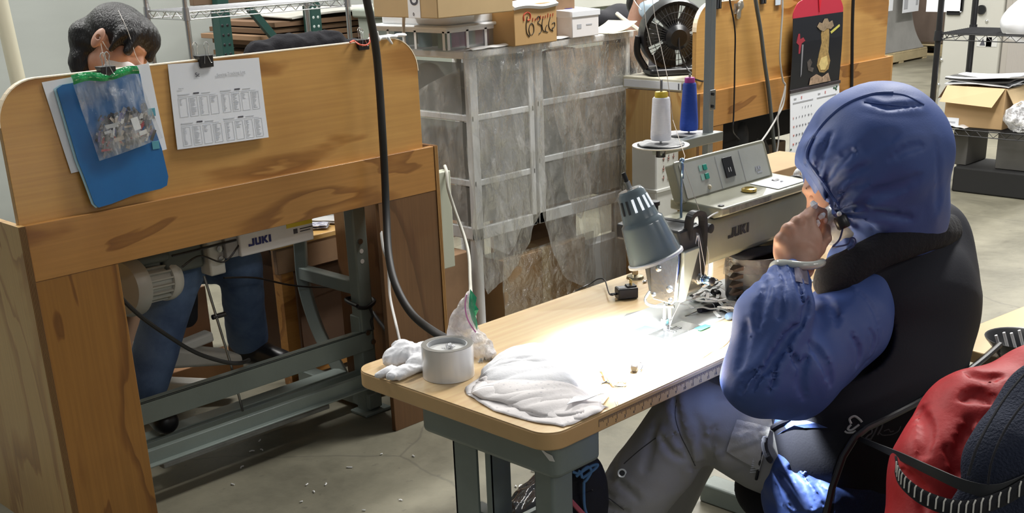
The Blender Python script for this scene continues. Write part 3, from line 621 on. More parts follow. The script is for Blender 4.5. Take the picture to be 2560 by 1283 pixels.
# ------------------------------------------------------------------ drawer towers under plastic film
M_FROST = film('frosted_drawer', (.30, .295, .28), .1, .3, .1, 3, (1, 1, 1), .50, .12)
M_WFRAME = mat('white_frame', (.80, .80, .80), .4, var=.08, vscale=8)
M_FILM = film('drop_film', (.60, .59, .56), .2, .10, 1., 22, (1, 1, .45), .30, .45, .3, .34)
def bxs(name, x0, x1, y0, y1, z0, z1, m, par=None, bev=.002, label=None, cat=None, group=None):
    o = MB().box(x0, x1, y0, y1, z0, z1).build(name, m, par, bevel=bev)
    return tag(o, label, cat, group) if par is None else o
def tower(x0, x1, y0, y1, z0, z1, zs, label, contents):
    t = thing('drawer_tower', label, 'drawer unit', (x0, y0, 0), 'drawer towers under clear film')
    b = MB(); s = .042
    for (xa, xb) in ((x0, x0+s), (x1-s*.7, x1)):
        b.box(xa, xb, y0, y0+.03, z0, z1); b.box(xa, xb, y1-.03, y1, z0, z1)
    b.box(x0, x1, y0, y0+.025, z0, z0+.05)
    for z in zs: b.box(x0+.002, x1-.002, y0+.003, y0+.02, z-.013, z+.013); b.box(x0+.002, x0+.016, y0, y1, z-.013, z+.013); b.box(x1-.016, x1-.002, y0, y1, z-.013, z+.013)
    b.box(x0+.002, x0+.02, y0, y1, z0, z0+.05)
    b.build('frame', M_WFRAME, t, bevel=.004)
    bxs('top', x0-.012, x1+.012, y0-.012, y1+.012, z1-.001, z1+.028, M_WFRAME, t, .006)
    for fx in (x0+.03, x1-.03):
        for fy in (y0+(.035 if (fx < 3.3) != (fx > 4) else .20), y1-.035): MB().cyl((fx, fy, 0), (fx, fy, z0+.02), .024, n=20).build('leg', M_WFRAME, t)
    lv = [z0+.05]+sorted(zs)+[z1]; xo = 0
    for i in range(len(lv)-1):
        d = MB().box(x0+s+.003, x1-s*.7-.003, y0+.006, y0+.009, lv[i]+.016, lv[i+1]-.016); d.box(x0+.006, x0+.009, y0+.035, y1-.035, lv[i]+.016, lv[i+1]-.016)
        d.box(x0+.02, x1-.02, y0+.02, y1-.03, lv[i]+.013, lv[i]+.016); d.build('drawer', M_FROST, t)
    for (n, cx, cy, cz, r, c) in contents:
        m = mat('stored_'+n, c, .85)
        organic('stored_cloth', [('ell', (cx, cy, cz), r)], .014, m, t, disp=folds(.01, 30))
    return t
T1 = tower(3.12, 3.470, 3.30, 3.74, .43, 1.127, (.905, .655), 'narrow white drawer tower, left of the two under the plastic film',
           [('yellow', 3.20, 3.62, 1.00, (.05, .10, .09), (.75, .68, .35)), ('grey', 3.32, 3.5, .98, (.12, .15, .07), (.16, .15, .14)), ('olive', 3.33, 3.5, .76, (.12, .14, .09), (.16, .20, .12)), ('blue', 3.19, 3.56, .76, (.05, .13, .09), (.35, .42, .55)), ('low', 3.3, 3.5, .54, (.13, .13, .07), (.22, .20, .18))])
T2 = tower(3.484, 4.075, 3.30, 3.74, .43, 1.127, (.918, .690), 'wide white drawer tower, right of the two under the plastic film',
           [('maroon', 3.80, 3.45, 1.01, (.2, .12, .09), (.26, .07, .09)), ('pink', 3.74, 3.345, 1.00, (.035, .02, .075), (.75, .42, .32)), ('slate', 3.80, 3.46, .79, (.2, .12, .085), (.13, .16, .20)), ('navy', 3.72, 3.36, .77, (.05, .03, .06), (.08, .12, .25)), ('grey2', 3.78, 3.45, .56, (.22, .12, .09), (.22, .21, .20))])
# film draped over the fronts: several creased sheets with ragged hems
def drape(name, label, xs, y, ztop, hem, amp=.012, seed=0., par=None, side=None, m=None):
    def fn(u, v):
        x = xs[0]+(xs[1]-xs[0])*u; zb = hem(u); z = ztop+(zb-ztop)*v; pin_ = min(1, v*3)
        n = float(nz(x*9+seed, z*3.2, seed, 1.4)); n2 = float(nz(x*26+seed, z*9, seed, 1.6)); g = .02*max(0, (.45-z))*8
        return V((x+.012*n2*pin_+(side(u, v) if side else 0), y-.010-amp*pin_*(.9+.9*n+.35*n2)-g*.25, z+.004*n*pin_))
    o = MB().grid(fn, 60, 70).build(name, m or M_FILM, par, angle=180)
    return tag(o, label, 'plastic sheet') if par is None else o
def tri(xs): return lambda u: np.interp(u, [q[0] for q in xs], [q[1] for q in xs])
FL = drape('plastic_sheet', 'dusty clear film hanging over the narrow drawer tower', (3.075, 3.475), 3.29, 1.156, tri([(0, .30), (.08, .22), (.35, .25), (.6, .30), (.85, .44), (1, .50)]), .013, 1.)
FR = drape('plastic_sheet', 'dusty clear film hanging over the wide drawer tower', (3.46, 4.17), 3.29, 1.156, tri([(0, .50), (.10, .30), (.22, .17), (.36, .10), (.42, .14), (.47, .33), (.6, .33), (.63, .44), (.80, .50), (1, .52)]), .016, 5.)
drape('hanging_strip', None, (3.80, 3.93), 3.27, .47, tri([(0, .28), (.1, .12), (.8, .10), (1, .16)]), .010, 9., FR, side=lambda u, v: .06*v*(u-.2))
drape('hanging_fold', None, (3.12, 3.36), 3.27, .90, tri([(0, .42), (.5, .36), (1, .52)]), .014, 3.3, FL)
drape('hanging_fold', None, (3.50, 3.66), 3.268, 1.12, tri([(0, .52), (.5, .42), (1, .5)]), .012, 7.7, FR, side=lambda u, v: .10*v)
def sidefn(u, v): z = 1.10-(.66+.05*math.sin(u*4))*v*(1-.0*u); y = 3.30+.40*u; s0 = .35*u; z = z-s0*.45*(1-v); n = float(nz(y*12, z*5, 2, 1.3)); return V((3.085-.014*(1+n), y, z))
MB().grid(sidefn, 30, 40).build('side_fold', M_FILM, FL, angle=180)
# white folded hem lying on the top front
b = MB(); b.grid(lambda u, v: V((3.13+.62*u, 3.285+.05*v, 1.160+.007*math.sin(v*PI)+.003*float(nz(u*14, v, 0, 2.)))), 40, 5, th=.0015); b.build('top_hem', M_WHITE, FL)
# taped cartons and things below and beside the towers
def carton(name, label, x0, x1, y0, y1, z0, z1, m=M_CARD, tape=True, cat='box', flap=.0):
    t = thing(name, label, cat, (x0, y0, z0)); bxs('body', x0, x1, y0, y1, z0, z1, m, t, .003)
    if tape: bxs('tape', (x0+x1)/2-.024, (x0+x1)/2+.024, y0-.0012, y1+.0012, z0+.001, z1+.0012, mat('packing_tape', (.52, .36, .19), .2, coat=.6), t, 0)
    return t
CW = carton('carton', 'brown taped carton wrapped in clear film under the drawer towers', 3.27, 3.78, 3.31, 3.45, 0, .315, mat('cardboard_wrapped', (.40, .23, .10), .35, coat=.8, bump=.5, bscale=14, var=.2))
def wrapfn(u, v): x = 3.25+.56*u; z = .34-.33*v; n = float(nz(x*16, z*16, 3, 1.2)); return V((x, 3.302-.010*(1+n), z))
MB().grid(wrapfn, 50, 34).build('film_wrap', film('wrap_film', (.75, .65, .5), .3, .06, 1.2, 18, (1, 1, 1), .10, 1.), CW, angle=180)
tag(MB().box(3.84, 4.10, 3.34, 3.42, .0, .26).build('board', M_WHITE, bevel=.003), 'white board standing under the right end of the film', 'board')
carton('carton', 'dark box added to blacken the shadow gap behind the film strip', 3.60, 3.98, 3.54, 3.72, 0, .41, M_CARDD, False)  # added dark box, stands in for the shadow gap below the towers
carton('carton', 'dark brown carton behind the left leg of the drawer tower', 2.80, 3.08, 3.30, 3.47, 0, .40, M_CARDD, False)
# tote with thread inside, on the towers
ZT = 1.156
c0 = at_z(1127, 128, ZT+.002); X0, Y0 = max(c0.x, 3.06), c0.y+.02; X1 = at_y(1306, 110, Y0).x; Y1 = Y0+.40; zt_ = ZT+.003
TT = thing('storage_tote', 'clear tote of coloured thread with white lid on the drawer tower', 'storage box', (X0, Y0, zt_))
hT = .080
b = MB()
for (xa, xb, ya, yb) in ((X0, X1, Y0, Y0+.003), (X0, X1, Y1-.003, Y1), (X0, X0+.003, Y0+.004, Y1-.004), (X1-.003, X1, Y0+.004, Y1-.004)): b.box(xa, xb, ya, yb, zt_, zt_+hT)
b.build('body', film('tote_plastic', (.75, .78, .8), .1, .15, .1, 3, (1, 1, 1), .12, .1), TT)
b = MB()
for k in range(5): x = X0+(X1-X0)*(.02+.24*k); b.box(x-.006, x+.006, Y0-.003, Y0-.0005, zt_, zt_+hT-.012)
for k in range(3): y = Y0+(Y1-Y0)*(.02+.40*k); b.box(X0-.003, X0-.0005, y, y+.012, zt_, zt_+hT-.012)
b.box(X0-.002, X1+.002, Y0-.003, Y0, zt_+hT-.018, zt_+hT-.002); b.box(X0-.003, X0, Y0, Y1, zt_+hT-.018, zt_+hT-.002)
b.build('rib', M_WFRAME, TT)
b = MB(); b.box(X0-.018, X1+.018, Y0-.018, Y1+.018, zt_+hT-.004, zt_+hT+.008); b.prism(rrect(X0+.004, X1-.004, Y0+.004, Y1-.004, .04), (0, 0, zt_+hT+.008), (1, 0, 0), (0, 1, 0), (0, 0, .042))
b.build('lid', film('lid_plastic', (.86, .87, .88), .1, .2, .1, 3, (1, 1, 1), .78, .05), TT, bevel=.012)
spc = [(.12, .30, .36), (.20, .36, .30), (.24, .35, .42), (.35, .10, .20), (.42, .14, .24), (.18, .24, .15), (.30, .10, .20), (.32, .12, .16), (.10, .12, .14), (.45, .05, .07), (.12, .14, .30), (.10, .35, .50)]
q = 0
for yy in (Y0+.05, Y0+.16, Y0+.30):
    for k in range(9):
        x = X0+.035+(X1-X0-.07)*k/8
        c = spc[(q*5+k) % 12] if yy > Y0+.1 else spc[[1, 3, 3, 5, 6, 7, 8, 9, 10][k]]
        if yy > Y0+.1 and k > 2: q += 1; continue
        if yy > Y0+.1: c = ((.08, .34, .48), (.12, .36, .30), (.2, .33, .40))[k]
        o = MB().lathe([(.0, 0), (.026, 0), (.026, .066), (.018, .070), (0, .070)], (x, yy, zt_+.006), (0, 0, 1), 16).build('thread_spool', mat('thread_%d' % (int(c[0]*97+c[1]*31+c[2]*57)), c, .8)); tag(o, ('front row' if yy < Y0+.1 else ('middle row' if yy < Y0+.2 else 'back row'))+' thread spool in the clear tote, '+('first', 'second', 'third', 'fourth', 'fifth', 'sixth', 'seventh', 'eighth', 'ninth')[k]+' from the left', 'thread spool', 'spools in the clear tote'); q += 1
zc = zt_+hT+.0505
a, e = at_z(1095, 47, zc), at_z(1283, 34, zc)
BX = thing('carton', 'large flat brown carton lying on the clear tote', 'box', (a.x, a.y, zc)); x0, y0, x1 = a.x, a.y, at_y(1283, 30, a.y).x; y1 = y0+.35
bxs('body', x0, x1, y0, y1, zc, zc+.20, mat('cardboard_tan', (.50, .36, .19), .8, var=.08, vscale=6), BX, .003)
bxs('label_strip', x0-.0015, x0-.0002, y0+.09, y0+.155, zc+.001, zc+.19, M_PAPER, BX, 0)
text('U', .07, (x0-.002, y0+.145, zc+.045), (0, -1, 0), (0, 0, 1), M_INKD, BX, bold=.001); text('0', .016, (x0-.002, y0+.13, zc+.008), (0, -1, 0), (0, 0, 1), M_INKD, BX)
# the 6366 carton
a = at_z(1393, 103, ZT); yy = a.y; x1 = a.x; x0 = at_y(1287, 110, yy).x
SX = thing('carton', 'small brown carton with 6366 written in black marker', 'box', (x0, yy, ZT)); hz = at_y(1340, 8, yy).z
bxs('body', x0, x1, yy, yy+.22, ZT, hz, mat('cardboard_orange', (.50, .31, .13), .75, var=.08, vscale=6), SX, .003)
M_MARK = mat('marker_black', (.01, .01, .012), .5); M_RED = mat('red_print', (.55, .07, .03), .7)
W_ = x1-x0; HH = hz-ZT
def wpt(u, v): return V((x0+W_*u, yy-.0015, ZT+HH*v))
def stroke(pts, r, m, par, name='handwriting', close=False): return MB().tube(smooth_path([wpt(*p) for p in pts], 6), r*.72, 6).build(name, m, par)
for dx in (.0, .34, .52):
    pass
stroke([(.30, .70), (.27, .50), (.28, .30), (.34, .20)], .0022, M_MARK, SX)
stroke([(.36, .22), (.33, .38), (.38, .52), (.44, .46), (.44, .30), (.39, .24)], .0020, M_MARK, SX)
stroke([(.50, .60), (.56, .68), (.60, .60), (.54, .52), (.62, .44), (.62, .30), (.56, .24)], .0020, M_MARK, SX)
stroke([(.68, .66), (.64, .48), (.66, .32), (.72, .28)], .0020, M_MARK, SX)
stroke([(.76, .44), (.72, .36), (.73, .28), (.78, .26)], .0018, M_MARK, SX)
stroke([(.84, .62), (.80, .46), (.82, .34), (.88, .28)], .0020, M_MARK, SX)
stroke([(.88, .46), (.94, .48), (.94, .38), (.88, .34), (.90, .26)], .0018, M_MARK, SX)
stroke([(.22, .60), (.22, .74), (.30, .80), (.37, .74), (.36, .62), (.30, .60)], .0035, M_RED, SX, 'red_mark')
for i in range(9): stroke([(.42+.06*i, .56+.01*i), (.43+.06*i, .62+.012*i+.03*(i % 3 == 0))], .0022, M_RED, SX, 'red_mark')
b = MB(); p = wpt(.66, .88); b.box(p.x, p.x+W_*.2, yy-.002, yy-.001, p.z, p.z+.004); b.build('printed_marks', M_RED, SX)
# papers, taller carton, white box, card sheets, plug on the tower top
tag(MB().grid(lambda u, v: V((x0-.005+W_*1.02*u, yy-.012+.2*v, hz+.004+.004*math.sin(u*7)+(.0 if v > .1 else -.012*(1-v*10)))), 16, 10, th=.012).build('paper_stack', M_PAPER, bevel=0), 'white folded papers lying on the 6366 carton', 'papers')
bx = at_y(1442, 30, yy+.09).x
bxs('carton', x1+.004, bx, yy+.10, yy+.30, ZT, ZT+.22, M_CARDD, None, .003, 'brown carton standing behind the white flip-top box', 'box')
wa, wb = at_z(1431, 94, ZT+.004), at_z(1497, 82, ZT+.004); wy = wa.y; wx0, wx1 = wa.x, at_y(1497, 82, wy).x
WB = thing('white_carton', 'white flip-top box with blue oval mark on its lid', 'box', (wx0, wy, ZT)); zt2 = at_y(1460, 28, wy).z
bxs('body', wx0, wx1, wy, wy+.24, ZT+.001, zt2, mat('white_card', (.78, .76, .76), .6), WB, .003)
b = MB(); b.hexa([V((wx0-.004, wy-.004, zt2-.02)), V((wx1+.006, wy-.004, zt2-.02)), V((wx1+.006, wy+.25, zt2-.02)), V((wx0-.004, wy+.25, zt2-.02))], [V((wx0-.004, wy-.004, zt2+.003)), V((wx1+.006, wy-.004, zt2+.003)), V((wx1+.006, wy+.25, zt2+.016)), V((wx0-.004, wy+.25, zt2+.016))]); b.build('lid', M_PAPER, WB, bevel=.002)
MB().lathe([(.040, 0), (.055, .0), (.055, .001), (.040, .001)], ((wx0+wx1)/2-.01, wy+.13, zt2+.0115), (0, -.054, 1), 28, closed=True).build('blue_oval', mat('blue_print', (.07, .06, .35), .6), WB)
b = MB(); b.box(wx0+.03, wx0+.055, wy-.0012, wy-.0002, zt2-.065, zt2-.048); b.box(wx0+.085, wx0+.12, wy-.0012, wy-.0002, zt2-.055, zt2-.05); b.build('printed_marks', M_INK, WB)
a = at_z(1500, 84, ZT+.003)
b = MB(); b.grid(lambda u, v: V((a.x+.02+.20*u, a.y-.02+.16*v, ZT+.003+.035*u**3)), 12, 4, th=.002); tag(b.build('card_sheet', mat('cream_card', (.74, .68, .5), .6)), 'curled cream card sheet on the tower top beside the white box', 'card')
b = MB(); b.grid(lambda u, v: V((a.x+.03+.16*u, a.y-.045+.16*v, ZT+.0015+.002*u)), 6, 4, th=.001); tag(b.build('card_sheet', mat('grey_card', (.45, .42, .34), .7)), 'flat grey card under the curled cream sheet', 'card')
a = at_z(1338, 108, ZT+.002); PL = thing('power_adapter', 'white plug adapter with round cap beside the 6366 carton', 'adapter', a)
b = MB(); b.prism(rrect(a.x-.05, a.x+.05, a.y-.005, a.y+.06, .014), (0, 0, ZT+.002), (1, 0, 0), (0, 1, 0), (0, 0, .030)); b.build('body', M_WHITE, PL, bevel=.004)
b = MB(); b.prism(rrect(a.x-.034, a.x+.028, a.y+.006, a.y+.045, .012), (0, 0, ZT+.032), (1, 0, 0), (0, 1, 0), (0, 0, .014)); b.build('cap', M_WHITE, PL, bevel=.003)
tag(MB().tube(smooth_path([at_y(1025, -30, 3.5), at_y(1012, 20, 3.5), at_y(1009, 60, 3.5), at_y(1010, 95, 3.45), at_y(1014, 140, 3.4)], 7), .006, 10).build('white_cable', M_WHITE), 'white cable hanging beside the left end of the clear tote', 'cable')
# ------------------------------------------------------------------ crate beside the towers
cy_ = 2.93; ca, cb_ = at_y(1641, 450, cy_), at_y(1697, 440, cy_); zc = at_y(1645, 366, cy_).z
CR = thing('white_crate', 'white film-wrapped crate with red printed marks beside the plywood board', 'crate', (ca.x, cy_, 0))
bxs('body', ca.x, min(cb_.x, 3.975), cy_, cy_+.13, 0, zc, mat('crate_white', (.60, .60, .56), .3, coat=.5, bump=.25, bscale=9, var=.1, vscale=4), CR, .008)
bxs('rim', ca.x-.006, min(cb_.x, 3.975)+.003, cy_-.006, cy_+.136, zc-.19, zc-.175, mat('crate_white', (0, 0, 0)), CR, .003)
b = MB(); rm = random.Random(4); xw = min(cb_.x, 3.975)-ca.x
for i in range(9):
    p = V((ca.x+xw*(.30+.22*(i % 3)), cy_-.0012, zc-.055-.040*(i//3))); s = .012
    b.tube([p+V((-s*.6, 0, 0)), p+V((s*.6, 0, .003*rm.uniform(-1, 1)))], .0014, 4)
    b.tube([p+V((0, 0, -s)), p+V((.002, 0, s))], .0014, 4)
    if i % 2: b.tube([p+V((-s*.5, 0, -s*.8)), p+V((s*.5, 0, -s*.6))], .0014, 4)
b.build('printed_marks', mat('brown_red_print', (.30, .13, .10), .6), CR)
# ------------------------------------------------------------------ cream board on the second divider's side board, with the fan
bxs('cream_board', 3.988, 4.60, 2.925, 3.27, .929, .978, M_CREAM, None, .004, 'cream tabletop end behind the second divider, under the fan', 'table')
WS = thing('label_strip', 'white strip with small black label on the cream board edge', 'label', (3.987, 2.93, .935))
bxs('strip', 3.984, 3.9868, 2.96, 3.26, .936, .966, M_PAPER, WS, 0)
b = MB(); b.box(3.9828, 3.9838, 2.94, 2.955, .938, .962); b.box(3.9828, 3.9838, 2.97, 2.975, .938, .962); b.build('printed_marks', M_INKD, WS)
FC = V((4.13, 3.10, 1.135)); FA = V((-.60, -.78, -.12)).normalized(); FXa = FA.cross(V((0, 0, 1))).normalized(); FZa = FXa.cross(FA).normalized()
FN = thing('desk_fan', 'black round desk fan seen from behind, on the cream board', 'fan', (FC.x, FC.y, .98))
R_ = .145
MB().lathe([(R_-.022, .0), (R_-.004, .012), (R_, -.02), (R_, -.07), (R_-.006, -.07), (R_-.006, -.02), (R_-.012, .004)], FC, FA, 48, closed=True).build('housing', M_BLACK, FN)
b = MB()
for i in range(44):
    a = 2*PI*i/44; d = FXa*math.cos(a)+FZa*math.sin(a)
    b.tube([FC+d*.050+FA*.018, FC+d*.10+FA*.012, FC+d*(R_-.015)+FA*.002], .0016, 5)
for rr in (.072, .098): b.tube([FC+(FXa*math.cos(t_)+FZa*math.sin(t_))*rr+FA*.013 for t_ in [2*PI*i/40 for i in range(40)]], .0014, 5, closed=True)
b.build('grille', mat('fan_grille', (.06, .06, .062), .25), FN)
MB().lathe([(0, .055), (.035, .052), (.052, .035), (.056, .0), (.056, -.03), (0, -.03)], FC, FA, 32).build('motor_cover', M_BLACK, FN)
b = MB()
for k in range(5):
    a = 2*PI*k/5; d = FXa*math.cos(a)+FZa*math.sin(a); e = -FXa*math.sin(a)+FZa*math.cos(a)
    b.grid(lambda u, v: FC-FA*(.045-.022*(u-.5))+d*(.03+.10*v)+e*((u-.5)*.09*(.5+v)), 6, 6, th=.002)
b.build('blade', mat('fan_blade', (.10, .10, .10), .3), FN)
b = MB()
for s in (1, -1):
    b.tube(smooth_path([FC+FXa*s*(R_+.008)-FA*.03, FC+FXa*s*(R_+.01)-FZa*.07-FA*.03, V((FC.x, FC.y, 1.0))+FXa*s*.12-FA*.03], 6), .014, 8)
b.build('fork', M_BLACK, FN)
MB().prism([(x, y) for x, y in rrect(-.12, .12, -.06, .11, .03)], (FC.x, FC.y, .980), V((FXa.x, FXa.y, 0)).normalized(), V((-FA.x, -FA.y, 0)).normalized(), (0, 0, .028)).build('base', M_BLACK, FN, bevel=.008)
q = FC-FXa*(R_+.022)-FA*.03; MB().cyl(q+FXa*.0, q+FXa*.022, .017, n=20).build('pivot_knob', mat('black_gloss', (.02, .02, .022), .2), FN)
tag(MB().tube(smooth_path([FC+FA*.05+V((0, 0, .01)), FC+FA*.07+V((0, 0, -.05)), FC+FA*.09-FXa*.03+V((0, 0, -.12)), V((4.05, 2.90, .97)), V((3.99, 2.90, .984))], 8), .0035, 8).build('fan_cable', M_BLACK), 'black fan cable hanging down past the cream board', 'cable')
# ------------------------------------------------------------------ things on and below the second divider
def on2(x, y, d=.003): return at_y(x, y, YD+.0195-d)
def onb(x, y, d=.003): return at_y(x, y, YD-d)
# wall calendar: red scalloped top, dark photo panel, two month grid
KP = [on2(1968, 60, .006), on2(2094, 30, .006)]
xL, xR = KP[0].x, KP[1].x; yk = YD-.012
def kz(x, y): return at_y(x, y, yk).z
KT = thing('wall_calendar', 'hanging wall calendar with red scalloped top and dark photo, on the second divider', 'calendar', (xL, yk, .5))
zt_, zm, zb_ = kz(2030, 40), kz(2030, 214), kz(1990, 440); wK = xR-xL; xL2, xR2 = xL+.0, xR
sc = [(xL, zt_)]; npts = 40
top = []
for i in range(npts+1):
    u = i/npts; env = math.sin(PI*u)**.7; top.append((xL+wK*u, zt_+.018+.085*env+.010*abs(math.sin(u*PI*6))))
MB().prism([(xL, zt_)]+top+[(xR, zt_)][::1], (0, yk-.002, 0), (1, 0, 0), (0, 0, 1), (0, .003, 0)).build('red_header', mat('red_card', (.52, .03, .06), .5), KT)
bow = MB(); cx_ = (xL+xR)/2+.02*0
bow.prism([(cx_-.02, zt_+.11), (cx_+.0, zt_+.012), (cx_+.022, zt_+.105)], (0, yk-.006, 0), (1, 0, 0), (0, 0, 1), (0, .003, 0)); bow.build('red_tassel', mat('red_ribbon', (.65, .02, .04), .35), KT)
MB().grid(lambda u, v: V((xL+wK*u, yk-.001-.004*math.sin(v*PI), zt_+(zm-zt_)*v)), 10, 10, th=.002).build('photo_panel', mat('dark_photo', (.012, .013, .018), .25, coat=.4), KT)
rk = random.Random(5)
def kp(u, v, d=.008): return V((xL+wK*u, yk-d, zt_+(zm-zt_)*v))
def patch(pl, m, name, d=.0075): return MB().prism([(xL+wK*u, zt_+(zm-zt_)*v) for u, v in pl], (0, yk-d, 0), (1, 0, 0), (0, 0, 1), (0, .0008, 0)).build(name, m, KT, smooth=False)
patch([(.57, .17), (.70, .17), (.72, .30), (.72, .55), (.77, .68), (.74, .80), (.66, .84), (.56, .82), (.50, .72), (.53, .55), (.57, .40), (.55, .28)], mat('photo_amber', (.50, .33, .12), .5, var=.5, vscale=90), 'photo_shape')
patch([(.58, .62), (.69, .60), (.72, .72), (.67, .80), (.58, .79), (.54, .71)], mat('photo_glow', (.80, .62, .25), .5, var=.25, vscale=60), 'photo_shape', .0084)
patch([(.46, .16), (.50, .10), (.56, .12), (.60, .06), (.66, .06), (.70, .12), (.76, .10), (.80, .18), (.74, .22), (.66, .20), (.60, .24), (.52, .21)], mat('photo_tan', (.38, .28, .18), .5, var=.4, vscale=80), 'photo_shape', .0084)
patch([(.10, .22), (.13, .22), (.14, .30), (.20, .28), (.24, .33), (.17, .36), (.15, .50), (.12, .50), (.12, .38), (.07, .34)], mat('photo_red', (.35, .03, .05), .5), 'photo_shape')
patch([(.18, .38), (.21, .38), (.20, .80), (.18, .84)], mat('photo_grey', (.25, .25, .27), .5), 'photo_shape')
patch([(.74, .26), (.92, .17), (.93, .20), (.76, .29)], mat('photo_yellow', (.60, .55, .12), .5), 'photo_shape')
patch([(.36, .98), (.38, .88), (.50, .84), (.62, .90), (.74, .85), (.80, .98)], mat('photo_pale', (.55, .38, .26), .5, var=.6, vscale=60), 'photo_shape', .0082)
patch([(.30, .64), (.36, .60), (.40, .66), (.37, .72), (.44, .74), (.42, .80), (.32, .76)], mat('photo_dim', (.12, .10, .09), .5, var=.6, vscale=90), 'photo_shape')
MB().box(xL-.004, xR+.004, yk-.010, yk-.002, zm-.014, zm).build('binder_bar', mat('brown_bar', (.05, .04, .045), .4), KT, bevel=.001)
zb2 = kz(1985, 395)
pg = lambda u, v: V((xL+wK*u, yk-.004-.012*math.sin(v*PI*.5), zm-.014+(zb2-zm)*v))
MB().grid(pg, 10, 12, th=.002).build('calendar_page', M_PAPER, KT)
b = MB(); b.grid(lambda u, v: V((xL+.012+(wK-.024)*u, yk-.002-.004*v, zb2-.012-.050*v+(.016*(abs(u-.5)*2)**8)*v)), 10, 6, th=.002); b.build('backing_card', M_PAPER, KT)
sp = MB()
for (u0, months) in ((.05, [(3, 31)]), (.53, [(6, 28)])):
    st, nd = months[0]
    a = pg(u0+.02, .10); MB().box(a.x, a.x+.020, a.y-.003, a.y-.002, a.z, a.z+.007).build('month_mark', M_INK, KT); a = pg(u0+.16, .10); MB().box(a.x, a.x+.008, a.y-.003, a.y-.002, a.z-.002, a.z+.010).build('month_mark', mat('pink_ink', (.6, .25, .25), .7), KT)
    a = pg(u0, .15); sp.box(a.x, a.x+wK*.40, a.y-.003, a.y-.002, a.z-.002, a.z+.004)
    rows = {}
    for d in range(1, nd+1): r_ = (d-1+st)//7; rows.setdefault(r_, []).append(d)
    for r_, ds in rows.items():
        for d in ds:
            cpos = (d-1+st) % 7; p = pg(u0+.062*cpos*.95, .245+.125*r_)+V((0, -.003, 0))
            if u0 > .5 and cpos > 4: continue
            text(str(d), .0125, p, (1, 0, 0), (0, 0, 1), M_INKD if cpos else M_RED, KT, 'day_number')
sp.build('weekday_row', M_INK, KT)
b = MB()
for (u, v) in ((.88, .05), (.91, .06), (.94, .04), (.93, .08), (.03, .86), (.02, .80), (.02, .9), (.16, .95), (.12, .97)): b.ball(pg(u, v)+V((0, -.003, 0)), (.007, .0006, .005), 8)
b.build('leaf_print', mat('leaf_print', (.03, .10, .05), .7), KT)
p = at_y(2022, 433, yk-.012); b = MB(); b.box(p.x, p.x+.012, p.y-.001, p.y, p.z-.01, p.z+.012); b.box(p.x+.004, p.x+.02, p.y-.001, p.y, p.z-.002, p.z+.002); b.build('printed_marks', M_JB, KT)
# cables and clips on the second divider
def cable2(nm, pl, r, m, lab, n=7): return tag(MB().tube(smooth_path(pl, n), r, 8).build(nm, m), lab, 'cable')
Yc = YD-.012
cable2('thin_cable', [at_y(x, y, Yc) for x, y in ((1820, -30), (1826, 10), (1834, 50), (1838, 90), (1837, 150), (1836, 220), (1834, 290), (1832, 325))]+[at_y(1838, 338, YD+.05), at_y(1850, 350, YD+.2)], .0035, M_BLACK, 'thin black cable hanging down the second divider')
cable2('thick_cable', [at_y(x, y, Yc) for x, y in ((1884, -30), (1892, 20), (1902, 80), (1912, 160), (1922, 230), (1930, 310), (1938, 400), (1946, 470))], .0085, mat('grey_hose', (.10, .11, .11), .5), 'thick dark grey cable hanging left of the calendar')
cable2('pale_cable', [at_y(x, y, Yc-.01) for x, y in ((1956, -20), (1956, 30), (1952, 90), (1950, 150), (1957, 200), (1963, 215), (1958, 260), (1944, 290), (1920, 330), (1895, 365), (1878, 392), (1868, 405))], .0042, mat('grey_cable', (0, 0, 0)), 'pale cable hanging left of the calendar and slanting to the lower left')
cable2('pale_cable', [at_y(x, y, Yc-.02) for x, y in ((1963, 215), (1958, 240), (1948, 275), (1944, 300), (1947, 335), (1944, 370), (1938, 395), (1928, 420))], .0035, mat('grey_cable', (0, 0, 0)), 'second pale cable curving down beside the calendar')
cable2('black_strap', [at_y(x, y, YD-.006) for x, y in ((2134, -30), (2131, 60), (2130, 150), (2129, 230), (2127, 330))], .008, M_BLACK, 'straight black cable right of the calendar')
def clip2(x, y, label):
    c = on2(x, y, .006); t = thing('binder_clip', label, 'binder clip', c, 'binder clips on the second divider')
    bxs('body', c.x-.020, c.x+.020, c.y-.004, c.y+.001, c.z-.022, c.z+.02, M_BLACK, t, .001)
    for s in (-1, 1): MB().tube([c+V((s*.006, -.006, .02)), c+V((s*.010, -.006, -.018))], .0014, 5).build('wire_handle', M_CHROME, t)
clip2(1795, 8, 'black binder clip beside the grey steel pole'); clip2(1908, -4, 'black binder clip at the top edge between two cables')
c = on2(1846, 14, .004); CB = thing('metal_hook', 'rusty paper clips and foil hanging on the second divider top', 'clip', c)
b = MB()
for dx in (-.035, -.028, -.020): b.tube(smooth_path([c+V((dx, -.004, .01)), c+V((dx-.006, -.006, -.02)), c+V((dx, -.005, -.030)), c+V((dx+.006, -.006, -.02)), c+V((dx+.002, -.004, .01))], 5), .0012, 5)
b.build('paper_clip', M_STEEL, CB)
vv_, ff_ = blob([('ell', c+V((.01, -.004, .002)), (.022, .008, .02)), ('ell', c+V((-.005, -.005, -.035)), (.014, .006, .018))], .003, .01, folds(.004, 90)); MB().add(vv_.tolist(), ff_.tolist()).build('foil_scrap', mat('foil', (.55, .50, .42), .3, .8), CB, angle=60)
p = on2(1944, 6, .004); tag(MB().box(p.x-.022, p.x+.02, p.y-.004, p.y, p.z-.012, p.z+.03).build('blue_label', mat('pale_blue', (.62, .70, .80), .4), bevel=.002), 'small pale blue card at the second divider top', 'label')
